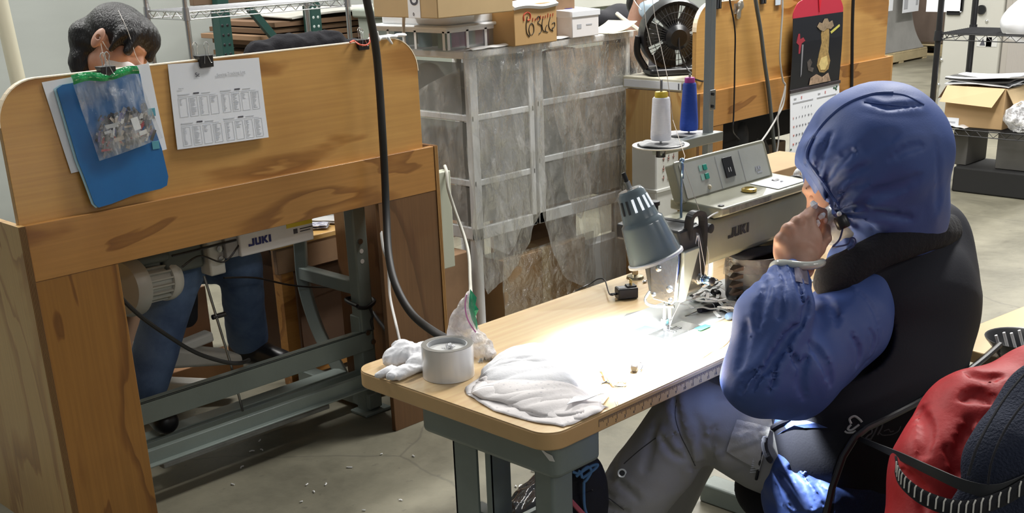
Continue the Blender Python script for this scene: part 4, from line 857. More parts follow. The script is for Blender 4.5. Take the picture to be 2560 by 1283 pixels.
# knot hole in panel
# under the second divider: motor, covers, boxes
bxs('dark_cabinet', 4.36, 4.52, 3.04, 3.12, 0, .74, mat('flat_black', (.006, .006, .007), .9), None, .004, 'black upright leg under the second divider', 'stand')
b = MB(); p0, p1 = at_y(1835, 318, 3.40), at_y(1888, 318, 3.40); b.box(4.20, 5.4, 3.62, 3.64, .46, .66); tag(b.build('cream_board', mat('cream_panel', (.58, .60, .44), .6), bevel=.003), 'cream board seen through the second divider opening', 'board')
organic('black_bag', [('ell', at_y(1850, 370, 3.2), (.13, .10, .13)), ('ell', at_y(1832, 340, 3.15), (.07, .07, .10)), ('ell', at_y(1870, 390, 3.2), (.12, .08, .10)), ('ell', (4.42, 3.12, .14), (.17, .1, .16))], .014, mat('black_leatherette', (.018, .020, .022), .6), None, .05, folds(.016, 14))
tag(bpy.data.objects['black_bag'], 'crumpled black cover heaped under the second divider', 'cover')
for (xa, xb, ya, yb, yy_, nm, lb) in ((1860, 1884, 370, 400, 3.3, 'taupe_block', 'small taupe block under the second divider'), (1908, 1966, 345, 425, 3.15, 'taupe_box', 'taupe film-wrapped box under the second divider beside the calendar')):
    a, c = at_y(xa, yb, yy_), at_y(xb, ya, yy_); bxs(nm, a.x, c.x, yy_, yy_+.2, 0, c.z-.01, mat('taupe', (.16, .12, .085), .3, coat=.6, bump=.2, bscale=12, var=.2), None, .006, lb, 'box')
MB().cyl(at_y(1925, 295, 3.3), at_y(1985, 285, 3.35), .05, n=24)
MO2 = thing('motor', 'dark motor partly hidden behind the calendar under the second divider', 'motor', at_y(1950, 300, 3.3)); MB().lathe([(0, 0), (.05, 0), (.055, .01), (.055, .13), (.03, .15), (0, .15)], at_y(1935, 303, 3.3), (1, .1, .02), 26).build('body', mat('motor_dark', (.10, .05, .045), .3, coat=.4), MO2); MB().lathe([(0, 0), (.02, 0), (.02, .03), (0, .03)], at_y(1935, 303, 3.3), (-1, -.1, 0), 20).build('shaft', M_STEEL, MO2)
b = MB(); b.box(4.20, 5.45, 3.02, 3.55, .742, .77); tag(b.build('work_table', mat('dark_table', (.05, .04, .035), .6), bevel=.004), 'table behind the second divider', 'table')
bxs('shadow_filler_low', 4.30, 5.42, 3.40, 3.60, 0, .44, mat('deep_brown', (.035, .025, .02), .8), None, .004, 'long dark box added to deepen the shade under the second divider table', 'box')  # added dark backing, deepens the shade where bright floor showed through
bxs('shadow_filler_top', 4.56, 5.40, 3.10, 3.50, .60, .741, mat('flat_black', (0, 0, 0)), None, .01, 'black block added to deepen the shade under the table behind the second divider', 'tray')  # added black filler standing in for shade below the tabletop
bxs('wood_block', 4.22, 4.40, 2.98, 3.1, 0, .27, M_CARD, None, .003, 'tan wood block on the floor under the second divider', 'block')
# ------------------------------------------------------------------ background left: pipe, wire rack, green rack, cardboard
tag(MB().cyl((2.45, 5.6, 0), (2.33, 5.6, 2.6), .035, n=20).build('wall_pipe', mat('cream_pipe', (.58, .55, .42), .5)), 'cream vertical pipe in front of the back wall', 'pipe')
def wire_rack(name, label, x0, x1, y0, y1, zs, h, m, group=None, pr=.0125):
    t = thing(name, label, 'shelving', (x0, y0, 0), group)
    for x in (x0, x1):
        for y in (y0, y1): MB().cyl((x, y, 0), (x, y, h), pr, n=14).build('post', m, t)
    for z in zs:
        b = MB()
        for (p, q) in (((x0, y0), (x1, y0)), ((x1, y0), (x1, y1)), ((x1, y1), (x0, y1)), ((x0, y1), (x0, y0))):
            p, q = V((*p, z)), V((*q, z)); d = q-p; n = max(3, int(d.length/.07)); b.tube([p, q], .0038, 6); b.tube([p-V((0, 0, .034)), q-V((0, 0, .034))], .0030, 6)
            pts = [p+d*(i/(2*n))-V((0, 0, .032 if i % 2 else 0)) for i in range(2*n+1)]; b.tube(pts, .0024, 5)
        along = (x1-x0) > (y1-y0); k = int(((y1-y0) if along else (x1-x0))/.026)
        for i in range(1, k):
            if along: y = y0+(y1-y0)*i/k; b.tube([(x0, y, z+.003), (x1, y, z+.003)], .0026, 5)
            else: x = x0+(x1-x0)*i/k; b.tube([(x, y0, z+.003), (x, y1, z+.003)], .0026, 5)
        b.build('wire_shelf', m, t)
        for x in (x0, x1):
            for y in (y0, y1): MB().cyl((x, y, z-.038), (x, y, z+.018), pr*1.55, pr*1.3, n=14).build('collar', m, t)
    return t
r0, r1 = at_y(465, 30, 5.0), at_y(868, 5, 5.0)
wire_rack('wire_rack', 'chrome wire shelving rack behind the left divider', r0.x, r1.x, 5.0, 5.35, (.35, .80, r0.z), 1.9, mat('rack_chrome', (.55, .55, .56), .25, 1.))
M_GRN = mat('dark_green_steel', (.012, .055, .045), .45, coat=.2)
GR = thing('pallet_rack', 'dark green pallet rack frame with punched holes against the back wall', 'shelving', (3.9, 5.7, 0))
for (xa, ya, w0, nm) in ((560, 60, .055, 'upright'), (786, 40, .055, 'upright')):
    p = at_y(xa+10, ya, 5.75); b = MB(); b.box(p.x-.05, p.x+.02, 5.75, 5.83, 0, 3.0); b.build(nm, M_GRN, GR, bevel=.003)
    hb = MB()
    for i in range(40):
        for dx in (-.036, -.004): hb.lathe([(0, 0), (.0085, 0), (.006, .0012), (0, .0012)], (p.x+dx, 5.7495, .2+i*.05), (0, -1, 0), 8)
    tag(hb.build('punched_holes', mat('hole_pale', (.45, .5, .48), .6) if xa > 600 else M_BLACK, GR), None, None)
b = MB(); cbar(b, at_y(615, 10, 5.80), at_y(715, 130, 5.80), .03, .04); b.build('brace', M_GRN, GR)
b = MB(); b.box(3.5, 7.4, 5.80, 5.84, .72, .80); b.box(3.5, 7.4, 5.80, 5.84, 1.26, 1.34); b.build('beam', mat('rack_beam', (.16, .10, .06), .5), GR, bevel=.003)
# flat cardboard stacks on the rack
rs = random.Random(2)
for i in range(10):
    z = .80+i*.034; x0_, x1_ = 4.02+rs.uniform(-.08, .1), 5.7+rs.uniform(-.2, .2); dz = .02
    tag(MB().box(x0_, min(x1_, 5.25), 5.86+rs.uniform(0, .04), 6.5, z, z+.027).build('flat_carton', mat('card_a%d' % (i % 3), ((.22, .13, .075), (.30, .18, .10), (.15, .09, .05))[i % 3], .85), bevel=.002), ('lowest', 'second lowest', 'third lowest', 'fourth lowest', 'fifth lowest', 'sixth lowest', 'seventh lowest', 'third highest', 'second highest', 'highest brown')[i]+' flattened cardboard sheet in the left stack on the green rack', 'cardboard', 'flattened cartons on the green rack')
tag(MB().grid(lambda u, v: V((4.15+1.1*u, 5.84+.6*v, 1.150+.015*math.sin(u*5)+.02*v)), 14, 5, th=.006).build('flat_carton', mat('card_white', (.66, .64, .58), .7)), 'white topped cardboard sheet on top of the flattened stack', 'cardboard')
for i in range(3):
    tag(MB().box(5.32, 7.2, 5.85+.01*i, 6.5, .80+.07*i, .86+.07*i).build('flat_carton', mat('card_b', (.36, .23, .12), .85), bevel=.002), ('lowest', 'middle', 'upper')[i]+' brown flattened carton on the right part of the green rack', 'cardboard', 'brown flattened cartons right of the rack upright')
tag(MB().box(5.34, 7.2, 5.87, 6.5, 1.005, 1.055).build('flat_carton', M_CARDD, bevel=.002), 'dark flattened carton lying above the brown ones at the right', 'cardboard')
p = at_y(965, 30, 4.72); GB = thing('grey_bin', 'grey plastic bin end behind the thick black hose', 'bin', (p.x, 4.72, .0))
b = MB(); b.hexa([V((p.x+.03, 4.72, .5)), V((p.x+.42, 4.72, .5)), V((p.x+.42, 4.93, .5)), V((p.x+.03, 4.93, .5))], [V((p.x, 4.70, p.z-.03)), V((p.x+.46, 4.70, p.z-.03)), V((p.x+.46, 4.95, p.z-.03)), V((p.x, 4.95, p.z-.03))]); b.build('body', mat('grey_green_plastic', (.30, .33, .28), .5), GB, bevel=.006)
bxs('rim', p.x-.02, p.x+.48, 4.68, 4.97, p.z-.03, p.z+.012, mat('grey_green_plastic', (0, 0, 0)), GB, .01)
bxs('stand', p.x+.04, p.x+.41, 4.73, 4.92, 0, .5, M_CARDD, GB, .003)
p = at_y(760, 118, 3.9); organic('dark_garment', [('cap', at_y(650, 135, 3.9), at_y(830, 112, 3.9), .045, .05), ('cap', at_y(700, 112, 3.9), at_y(840, 102, 3.9), .03, .03), ('cap', at_y(640, 150, 3.9), at_y(900, 130, 3.9), .05, .05)], .010, mat('navy_knit', (.003, .003, .006), 1., bump=.2, bscale=120), None, .03, folds(.010, 40))
tag(bpy.data.objects['dark_garment'], 'dark knitted garment lying on the rail behind the left divider', 'garment')
RL = thing('garment_rack', 'low rack behind the left divider that carries the dark garment', 'rack', (2.5, 3.9, 0))
g0, g1 = at_y(630, 165, 3.9), at_y(900, 145, 3.9)
for nm, a_, b_ in (('rail', g0, g1), ('post', V((g0.x, 3.9, 0)), g0), ('post', V((g1.x, 3.9, 0)), g1)): MB().cyl(a_, b_, .012).build(nm, M_BLACK, RL)
# big white machine beyond the towers
BM = thing('white_cabinet', 'white and grey-green equipment cabinet behind the third person', 'cabinet', (4.7, 5.0, 0))
bxs('upper_part', 4.55, 6.6, 5.2, 5.6, at_y(1500, 18, 5.2).z, 1.8, mat('cab_white', (.66, .67, .60), .5), BM, .006)
bxs('lower_part', 4.57, 6.6, 5.22, 5.6, 0, at_y(1500, 18, 5.2).z-.002, mat('cab_green', (.34, .38, .33), .5), BM, .006)
p = at_y(1486, 4, 5.2); bxs('latch', p.x-.015, p.x+.015, 5.185, 5.199, 1.23, 1.40, M_BLACK, BM, .002)
p = at_y(1540, 50, 4.6); organic('dark_bag', [('cap', at_y(1500, 52, 4.7), at_y(1600, 45, 4.7), .06, .06), ('cap', V((at_y(1550, 55, 4.7).x, 4.7, .1)), at_y(1550, 55, 4.7), .12, .10)], .02, M_CLOTHB, None, .06, folds(.012, 16)); tag(bpy.data.objects['dark_bag'], 'black bag behind the shoulder of the third person', 'bag')
# side table with cloths behind the left divider, brown carton below
ST = thing('side_table', 'low wooden side table with folded white cloth behind the left divider', 'table', (2.36, 3.5, 0))
z_ = .552
M_TAN = mat('orange_tabletop', (.60, .36, .12), .35, var=.1, vscale=5, coat=.3)
bxs('tabletop', 2.30, 3.04, 3.50, 4.25, z_-.02, z_, M_TAN, ST, .003); bxs('apron', 2.32, 3.02, 3.505, 3.525, z_-.115, z_-.02, M_CARDD, ST, .002)
for lx, ly in ((2.335, 3.54), (2.98, 3.54), (2.335, 4.20), (2.98, 4.20)): bxs('leg', lx, lx+.055, ly-.03, ly+.02, 0, z_-.02, M_PLYB, ST, .002)
bxs('stretcher', 2.39, 2.98, 3.52, 3.54, .02, .10, M_PLYB, ST, .002)
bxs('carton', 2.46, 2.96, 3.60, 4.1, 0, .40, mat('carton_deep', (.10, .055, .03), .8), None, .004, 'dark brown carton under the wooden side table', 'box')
def cloth(name, label, c, sx, sy, m, seed, layers=3, rot=0., amp=.006, z0=None):
    t = None
    for i in range(layers):
        def fn(u, v, i=i):
            a = (u-.5)*sx*(1-.05*i); b_ = (v-.5)*sy*(1-.06*i); n = float(nz(u*5+seed+i, v*5, seed, 1.)); e = max(abs(u-.5), abs(v-.5))*2
            return V((c.x+a*math.cos(rot)-b_*math.sin(rot), c.y+a*math.sin(rot)+b_*math.cos(rot), c.z+.006+.007*i+amp*(n+1)*(.5+.5*i/layers)*(1-e**6*.6)))
        o = MB().grid(fn, 22, 22, th=.003).build(name if t is None else 'fold', m, t, angle=80)
        if t is None: t = tag(o, label, 'cloth')
    return t
c = at_z(880, 540, z_); cloth('folded_cloth', 'folded white cloth lying on the wooden side table', c, .22, .17, M_WHITE, 2., 4, .1)
c = at_z(822, 552, z_+.002); cloth('white_cloth', 'loose white cloth beside the folded one on the side table', c+V((0, -.02, 0)), .10, .14, M_WHITE, 5., 2, .5)
c = at_z(795, 570, z_+.002); cloth('patterned_cloth', 'small navy and white cloth at the near edge of the side table', c, .07, .08, mat('navy_white', (.75, .75, .8), .7, var=1, vscale=60, vcol=(.03, .03, .12)), 8., 2, .8)
PO = thing('black_post', 'black round post with flange base behind the left divider', 'post', at_y(955, 745, 4.0))
pb = at_y(955, 742, 4.0); MB().cyl(pb, pb+V((.01, 0, .62)), .030, .018, n=20).build('shaft', M_BLACK, PO); MB().cyl(pb-V((0, 0, .012)), pb+V((0, 0, .006)), .055, n=24).build('flange', M_BLACK, PO)
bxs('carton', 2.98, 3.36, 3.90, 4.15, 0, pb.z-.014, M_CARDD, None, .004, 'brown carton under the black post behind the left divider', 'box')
PP = thing('grey_tube', 'grey tube with black collars just left of the divider right leg', 'tube', at_y(1000, 830, 3.05))
a, c = at_y(1012, 800, 3.10), at_y(990, 590, 3.10); MB().cyl((a.x, 3.10, 0), c, .0125, n=16).build('shaft', mat('grey_blue_tube', (.38, .40, .42), .4), PP)
MB().cyl((a.x, 3.10, .0), (a.x, 3.10, a.z), .020, n=18).build('lower_collar', M_BLACK, PP); q = at_y(990, 548, 3.10); MB().cyl(c, q, .021, n=18).build('upper_collar', mat('collar_dark', (.03, .035, .045), .5), PP); MB().cyl(q, q+V((0, 0, .008)), .024, n=18).build('cap', M_WHITE, PP)
tag(MB().tube(smooth_path([at_y(925, 770, 3.3), at_y(945, 800, 3.2), at_y(975, 840, 3.0), at_y(990, 870, 2.9)], 6), .007, 8).build('black_cable', M_RUB), 'short black cable beside the grey stand leg', 'cable')
tag(MB().box(2.45, 3.05, 3.20, 3.26, .0, .07).build('wood_plank', M_PLYB, bevel=.003), 'wooden plank lying on the floor behind the grey stand', 'plank')
tag(MB().box(1.75, 2.30, 3.78, 3.90, .0, .09).build('wood_plank', mat('plank_red', (.42, .22, .10), .6), bevel=.003), 'orange wooden plank on the floor behind the jeans', 'plank')
bxs('carton', 1.9, 2.28, 3.95, 4.3, 0, .33, mat('carton_pale', (.36, .24, .16), .8), None, .004, 'tan carton behind the knees of the left person', 'box')
bxs('carton', 1.35, 1.75, 4.22, 4.6, 0, .30, mat('carton_cream', (.60, .56, .46), .8), None, .004, 'cream carton on the floor behind the left jeans leg', 'box')
# ------------------------------------------------------------------ far right: pallets, electric cabinets, black wire rack
def pallet(x0, y0, w_, d_, label):
    t = thing('pallet', label, 'pallet', (x0, y0, 0)); m = mat('pallet_wood', (.52, .42, .24), .85, var=.25, vscale=4)
    for i in range(6): bxs('deck_board', x0+w_*i/6+.01, x0+w_*(i+1)/6-.01, y0, y0+d_, .11, .13, m, t, .002)
    for y in (y0, y0+d_/2-.02, y0+d_-.04): bxs('stringer', x0, x0+w_, y, y+.04, .022, .109, m, t, .002)
    for i in range(3): bxs('bottom_board', x0+(w_-.1)*i/2, x0+(w_-.1)*i/2+.1, y0, y0+d_, 0, .02, m, t, .002)
    return t
M_WRAP = mat('shrink_wrap_grey', (.40, .39, .37), .16, coat=.8, bump=.9, bscale=3.5, var=.35, vscale=1.6)
M_WRAPB = mat('wrapped_cartons', (.20, .15, .12), .3, coat=.6, bump=.6, bscale=4, var=.4, vscale=1.5)
pallet(12.5, 6.62, 1.25, 1.0, 'wooden pallet under the silver shrink-wrapped load'); pallet(14.0, 6.55, 1.2, 1.0, 'wooden pallet under the brown wrapped cartons')
LD = thing('wrapped_load', 'shrink-wrapped load with silver film flaring over its pallet', 'pallet load', (12.5, 6.6, .131))
n = 16
def ld(u, v):
    z = .135+1.9*v; fl = .30*math.exp(-v*7.5); s = fl; pts = rrect(12.62-s*.4, 13.42+s, 6.70-s*.25, 7.5, .08, 4); k = int(u*len(pts)) % len(pts); f = u*len(pts)-int(u*len(pts)); a, b_ = pts[k], pts[(k+1) % len(pts)]
    nn = .03*float(nz(u*10, z*2, 1, 1.5)); return V((a[0]+(b_[0]-a[0])*f+nn, a[1]+(b_[1]-a[1])*f+nn, z))
MB().grid(ld, 84, 40).build('film', M_WRAP, LD, angle=180); bxs('cartons', 12.68, 13.36, 6.78, 7.44, .133, 1.95, M_WRAPB, LD, .01)
for (x, y, w_, h_) in ((2206, 6, .28, .30),): p = at_y(x, y, 6.62); bxs('paper_label', p.x-.02, p.x+w_*.75, 6.60, 6.603, p.z-.10, p.z+.25, M_PAPER, LD, 0)
LD2 = thing('wrapped_load', 'brown wrapped cartons with white shipping label on the far pallet', 'pallet load', (14.0, 6.55, .131)); bxs('cartons', 14.02, 15.15, 6.58, 7.5, .131, 2.0, M_WRAPB, LD2, .03)
p = at_y(2259, 28, 6.57); bxs('shipping_label', p.x-.02, p.x+.36, 6.572, 6.576, p.z-.02, p.z+.35, M_PAPER, LD2, 0)
MB().box(p.x+.0, p.x+.09, 6.569, 6.571, p.z+.02, p.z+.3).build('barcode', M_INK, LD2); MB().box(p.x+.28, p.x+.33, 6.569, 6.571, p.z+.05, p.z+.25).build('barcode', M_INK, LD2)
EC = thing('electric_cabinet', 'large grey metal electric cabinet behind the black wire rack', 'cabinet', (9.6, 3.0, 0))
M_CABG = mat('cabinet_grey', (.42, .39, .35), .5, var=.06, vscale=2)
M_CABL = mat('cabinet_pale', (.52, .51, .46), .5, var=.06, vscale=2)
bxs('side_body', 9.60, 10.3, 4.02, 4.50, 0, 2.1, M_CABL, EC, .01); bxs('main_body', 9.62, 10.4, 1.2, 4.018, 0, 2.1, M_CABG, EC, .01)
pz = at_x(2450, 64, 9.6).z
bxs('upper_door', 9.60, 9.618, 3.0, 3.96, pz+.0, 2.08, M_CABG, EC, .004); bxs('lower_panel', 9.60, 9.618, 1.3, 3.96, .06, pz-.03, mat('ribbed_panel', (.40, .37, .34), .5, bump=.6, bscale=1, stretch=(1, 60, .1)), EC, .004)
bxs('right_door', 9.60, 9.618, 1.3, 2.98, pz, 2.08, M_CABG, EC, .004)
for (x, y, nm) in ((2438, 24, 'handle'), (2455, 24, 'lock')):
    p = at_x(x, y, 9.6)
    if nm == 'handle': bxs(nm, 9.575, 9.599, p.y-.012, p.y+.012, p.z-.05, p.z+.06, M_BLACK, EC, .008)
    else: MB().cyl((9.599, p.y, p.z), (9.58, p.y, p.z), .036, n=18).build(nm, M_BLACK, EC)
p = at_x(2461, 104, 9.6); bxs('warning_label', 9.597, 9.599, p.y-.06, p.y+.06, p.z-.04, p.z+.035, mat('pale_label', (.6, .6, .58), .5), EC, 0)
MB().prism([(p.y+.035, p.z-.03), (p.y-.01, p.z-.03), (p.y+.012, p.z+.025)], (9.5955, 0, 0), (0, 1, 0), (0, 0, 1), (.001, 0, 0)).build('warning_triangle', M_INKD, EC)
p = at_x(2478, 104, 9.6); bxs('warning_label', 9.597, 9.599, p.y-.05, p.y+.04, p.z-.04, p.z+.035, mat('pale_label', (0, 0, 0)), EC, 0)
p = at_x(2362, 14, 9.58); NT = thing('notice_paper', 'white notice sheet on the electric cabinet left end', 'paper', (9.58, p.y, p.z)); bxs('sheet', 9.585, 9.597, p.y-.14, p.y+.16, p.z-.05, p.z+.08, M_PAPER, NT, 0)
for (x, y) in ((2354, 150), (2347, 212), (2467, 53)):
    p = at_x(x, y, 9.599); MB().ball(p-V((.0, 0, 0)), .014, 10).build('rivet', M_CHROME, EC)
p = at_x(2390, 28, 9.58); bxs('vent', 9.585, 9.599, p.y-.03, p.y+.08, p.z-.03, p.z-.0, M_BLACK, EC, 0); bxs('vent', 9.585, 9.599, p.y-.05, p.y-.03, p.z-.0, p.z+.12, M_BLACK, EC, 0)
S0 = 6.85; pA = at_x(2336, 200, S0); zU, zL = at_x(2330, 84, S0).z, at_x(2330, 318, S0).z
wire_rack('wire_rack', 'black wire shelving rack with carton, in front of the electric cabinets', S0, S0+.46, 1.9, pA.y, (zL, zU), 1.95, M_BLACK, None, .017)
q = at_x(2428, 100, S0+.75); tag(MB().cyl((S0+.75, q.y, 0), (S0+.75, q.y, 1.9), .016).build('rack_post', M_BLACK), 'single black post behind the black wire rack', 'post')
# carton on the lower shelf
k = S0+.06; a, c = at_x(2360, 290, k), at_x(2505, 318, k); y1_, y0_ = a.y, c.y; zc = zL+.006; zt3 = at_x(2370, 215, k).z
OC = thing('open_carton', 'open brown carton of papers on the black wire rack', 'box', (k, y1_, zc)); M_OC = mat('carton_warm', (.44, .29, .145), .8); M_OL = mat('carton_light', (.62, .46, .26), .8)
bxs('body', k, k+.32, y0_, y1_, zc, zt3, M_OC, OC, .003)
MB().hexa([V((k-.055, y1_+.012, zt3-.085)), V((k-.055, y0_+.05, zt3-.10)), V((k-.052, y0_+.05, zt3-.10)), V((k-.052, y1_+.012, zt3-.085))], [V((k-.003, y1_-.004, zt3+.004)), V((k-.003, y0_+.004, zt3+.004)), V((k, y0_+.004, zt3+.004)), V((k, y1_-.004, zt3+.004))]).build('front_flap', M_OL, OC)
MB().hexa([V((k+.03, y0_-.05, zt3-.10)), V((k+.30, y0_-.05, zt3-.08)), V((k+.30, y0_-.047, zt3-.08)), V((k+.03, y0_-.047, zt3-.10))], [V((k, y0_-.004, zt3)), V((k+.31, y0_-.004, zt3)), V((k+.31, y0_-.001, zt3)), V((k, y0_-.001, zt3))]).build('side_flap', M_OL, OC)
MB().hexa([V((k+.03, y1_+.06, zt3-.08)), V((k+.30, y1_+.06, zt3-.06)), V((k+.30, y1_+.063, zt3-.06)), V((k+.03, y1_+.063, zt3-.08))], [V((k, y1_+.001, zt3)), V((k+.31, y1_+.001, zt3)), V((k+.31, y1_+.004, zt3)), V((k, y1_+.004, zt3))]).build('side_flap', M_CARDD, OC)
p = at_x(2378, 283, k-.004); bxs('carton_label', k-.003, k-.0005, p.y-.05, p.y+.03, zc+.002, zc+.05, M_PAPER, OC, 0)
bxs('printed_marks', k-.0040, k-.0031, p.y-.030, p.y+.010, zc+.018, zc+.028, M_INK, OC, 0)
for i in range(5):
    tag(MB().grid(lambda u, v, i=i: V((k+.01+.28*u, y1_+.02-(y1_-y0_+.03)*v, zt3+.006+.011*i+.012*math.sin(v*3+i)+.006*math.sin(u*5+i*2))), 12, 12, th=.006).build('paper_sheaf', M_PAPER if i in (0, 2, 4) else mat('dark_sleeve', (.05, .05, .05), .4)), ('lowest white sheaf of papers in the open carton', 'lower dark sheaf of papers in the open carton', 'middle white sheaf of papers in the open carton', 'upper dark sheaf of papers in the open carton', 'topmost white sheaf lying over the open carton')[i], 'papers', 'papers in the open carton' if i < 4 else None)
M_BUB = film('clear_bag', (.9, .9, .92), .5, .08, 1., 30, (1, 1, 1), .55, .7)
organic('clear_bag', [('ell', at_x(2548, 290, k+.05)+V((0, -.02, 0)), (.14, .09, .075)), ('ell', at_x(2570, 300, k+.05), (.14, .09, .065))], .012, M_BUB, None, .03, folds(.018, 30)); tag(bpy.data.objects['clear_bag'], 'crumpled clear plastic bag right of the open carton', 'plastic bag')
p = at_x(2375, 300, k); tag(MB().grid(lambda u, v: V((S0+.0+.2*v, p.y+.12-.24*u, zL+.008+.018*(1+float(nz(u*6, v*4, 2, 1.5)))*math.sin(PI*u))), 24, 12, th=.002).build('clear_bag', mat('crumpled_film', (.72, .72, .74), .15, coat=1, bump=.5, bscale=40)), 'flat crumpled plastic sheet left of the open carton', 'plastic bag')
organic('white_bag', [('ell', at_x(2552, 62, S0+.2)+V((0, 0, .01)), (.15, .10, .09)), ('ell', at_x(2575, 50, S0+.2), (.14, .12, .13))], .012, mat('white_bag', (.82, .83, .86), .4, coat=.3), None, .04, folds(.008, 14)); tag(bpy.data.objects['white_bag'], 'white plastic bag on the upper black shelf', 'plastic bag')
for (xa, xb, ya, yb, lab) in ((2382, 2418, 322, 345, 'small grey box beneath the lower black shelf'), (2493, 2575, 328, 362, 'long grey box beneath the lower black shelf')):
    a, c = at_x(xa, ya, S0+.10), at_x(xb, yb, S0+.10); bxs('grey_box', S0+.12, S0+.4, c.y, a.y, .152, a.z-.01, mat('taupe_grey', (.10, .097, .09), .6), None, .004, lab, 'box')
bxs('rack_shadow_block', S0+.06, S0+.42, 1.95, pA.y-.14, 0, .15, mat('shadow_block_black', (.012, .012, .012), .8), None, .01, 'low black block added to darken the space under the black rack', 'crate')  # added block: carries the grey boxes, stands in for shade under the shelf
organic('black_bag', [('ell', at_x(2350, 335, S0+.1)+V((0, 0, -.01)), (.1, .05, .06)), ('ell', V((S0+.12, at_x(2350, 335, S0+.1).y, .12)), (.10, .05, .12))], .012, mat('black_leatherette', (0, 0, 0)), None, .04, folds(.010, 30)); tag(bpy.data.objects['black_bag.001'], 'black plastic bag under the left end of the black rack', 'plastic bag')
MB().grid(lambda u, v: V((S0+.005+.4*v, y0_-.05-.5*u, zL+.008)), 4, 4, th=.003)
# ------------------------------------------------------------------ foreground sewing table
ZT_ = .76; TX0, TX1, TY0, TY1 = 1.335, 2.95, 1.256, 1.792
FT = thing('sewing_table', 'pale wood sewing table with rounded corners and ruler edge in the foreground', 'sewing table', (2.0, 1.5, 0))
b = MB(); b.prism(rrect(TX0, TX1, TY0, TY1, .042, 8), (0, 0, ZT_-.034), (1, 0, 0), (0, 1, 0), (0, 0, .0325)); b.build('tabletop', M_LEDGE, FT, bevel=.003, seg=3)
MB().prism(rrect(TX0+.001, TX1-.001, TY0+.001, TY1-.001, .041, 8), (0, 0, ZT_-.0012), (1, 0, 0), (0, 1, 0), (0, 0, .0012)).build('laminate', M_LAM, FT)
b = MB(); xr = 1.463
yr = TY0-.0004
b.box(xr, 2.6, yr-.0003, yr, ZT_-.0105, ZT_-.0098)
for i in range(0, 45*8):
    x = xr+i*.0254/8
    if x > 2.6: break
    l = .0135 if i % 8 == 0 else (.008 if i % 4 == 0 else .005); b.box(x-.0004, x+.0004, yr-.0003, yr, ZT_-.010-l, ZT_-.010)
b.build('ruler', M_INKD, FT, smooth=False)
for i in range(1, 40):
    x = xr+i*.0254
    if x < 2.5: text(str(i), .0085, (x-.0055, yr, ZT_-.0285), (1, 0, 0), (0, 0, 1), M_INKD, FT, 'ruler_number', th=.0002)
# steel stand: drawer pan, two legs joined by a foot bar
dz0, dz1 = .640, .7255
D0 = at_y(1390, 1150, 1.30).x; D1 = at_y(1507, 1110, 1.30).x
b = MB(); b.prism([(p[0], p[1]) for p in rrect(1.395, 1.525, 1.300, 1.665, .018, 5)], (0, 0, dz0), (1, 0, 0), (0, 1, 0), (0, 0, dz1-dz0)); b.build('drawer', M_GREY, FT, bevel=.010, seg=3)
b = MB(); b.box(1.408, 1.535, 1.296, 1.2995, .700, .7255); b.build('drawer_lip', M_GREY, FT, bevel=.003)
p = at_x(1368, 1140, 1.3945); b = MB(); b.prism([(p.y+.020, p.z+.012), (p.y+.002, p.z+.006), (p.y-.012, p.z+.004), (p.y-.018, p.z-.006), (p.y-.006, p.z-.008)], (1.3944, 0, 0), (0, 1, 0), (0, 0, 1), (-.0006, 0, 0)); b.build('paint_chip', M_WHITE, FT)
for X, y0, y1 in ((1.455, 1.352, 1.402), (1.455, 1.565, 1.60)):
    if y0 < 1.5: MB().box(X-.012, X+.045, y0, y1, 0, dz0+.002).build('leg', M_GREY, FT, bevel=.006)
    else:
        b = MB(); b.box(X-.010, X-.004, y0-.005, y1+.028, 0, dz0+.002); b.box(X-.010, X+.045, y1+.022, y1+.028, 0, dz0+.002); b.box(X-.010, X+.045, y0-.045, y0-.039, 0, dz0+.002); b.box(X-.0102, X-.004, y0-.045, y0-.03, 0, dz0+.002)
        b.build('leg', M_GREY, FT, bevel=.001)
b = MB(); b.box(1.450, 1.49, 1.40, 1.60, .425, .47); b.build('cross_bar', M_GREY, FT, bevel=.004)
b = MB(); b.box(1.44, 1.50, 1.20, 1.80, .0, .06); b.build('foot_bar', M_GREY, FT, bevel=.006)
for y0, y1 in ((1.352, 1.402), (1.585, 1.63)): MB().box(2.55, 2.60, y0, y1, 0, .727).build('leg', M_GREY, FT, bevel=.005)
b = MB(); b.box(2.54, 2.61, 1.20, 1.80, .0, .06); b.build('foot_bar', M_GREY, FT, bevel=.006)
b = MB(); b.box(1.49, 2.56, 1.66, 1.675, .28, .34); b.build('rail', M_GREY, FT, bevel=.002)
b = MB(); b.box(1.62, 2.45, 1.42, 1.66, .628, .725); b.build('underside_tray', mat('tray_dark', (.04, .042, .038), .5), FT, bevel=.01)
b = MB(); b.cyl((2.10, 1.40, .725), (2.13, 1.38, .40), .006); b.build('knee_rod', M_STEEL, FT)
b = MB(); b.box(1.75, 2.3, 1.62, 1.92, .07, .09); b.build('treadle', mat('cast_grey', (0, 0, 0)), FT, bevel=.004)
a = at_x(1664, 1283, 2.15); MB().cyl((a.x, a.y+.02, .09), at_x(1660, 1200, 2.15)+V((0, .02, .3)), .007).build('treadle_rod', M_BLACK, FT)
p = at_y(1530, 1082, 1.45); tag(MB().box(p.x-.022, p.x+.022, 1.45, 1.462, .69, .724).build('yellow_tag', mat('yellow_tag', (.75, .66, .03), .5), bevel=.002), 'yellow tag hanging under the front edge of the foreground table', 'tag')
tag(MB().tube(smooth_path([(1.54, 1.44, .70), (1.53, 1.42, .68), (1.50, 1.41, .60), (1.53, 1.45, .52), (1.62, 1.50, .56), (1.70, 1.53, .62), (1.80, 1.58, .63)], 8), .0035, 8).build('table_cable', M_BLACK), 'thin black cable looping under the foreground table drawer', 'cable')
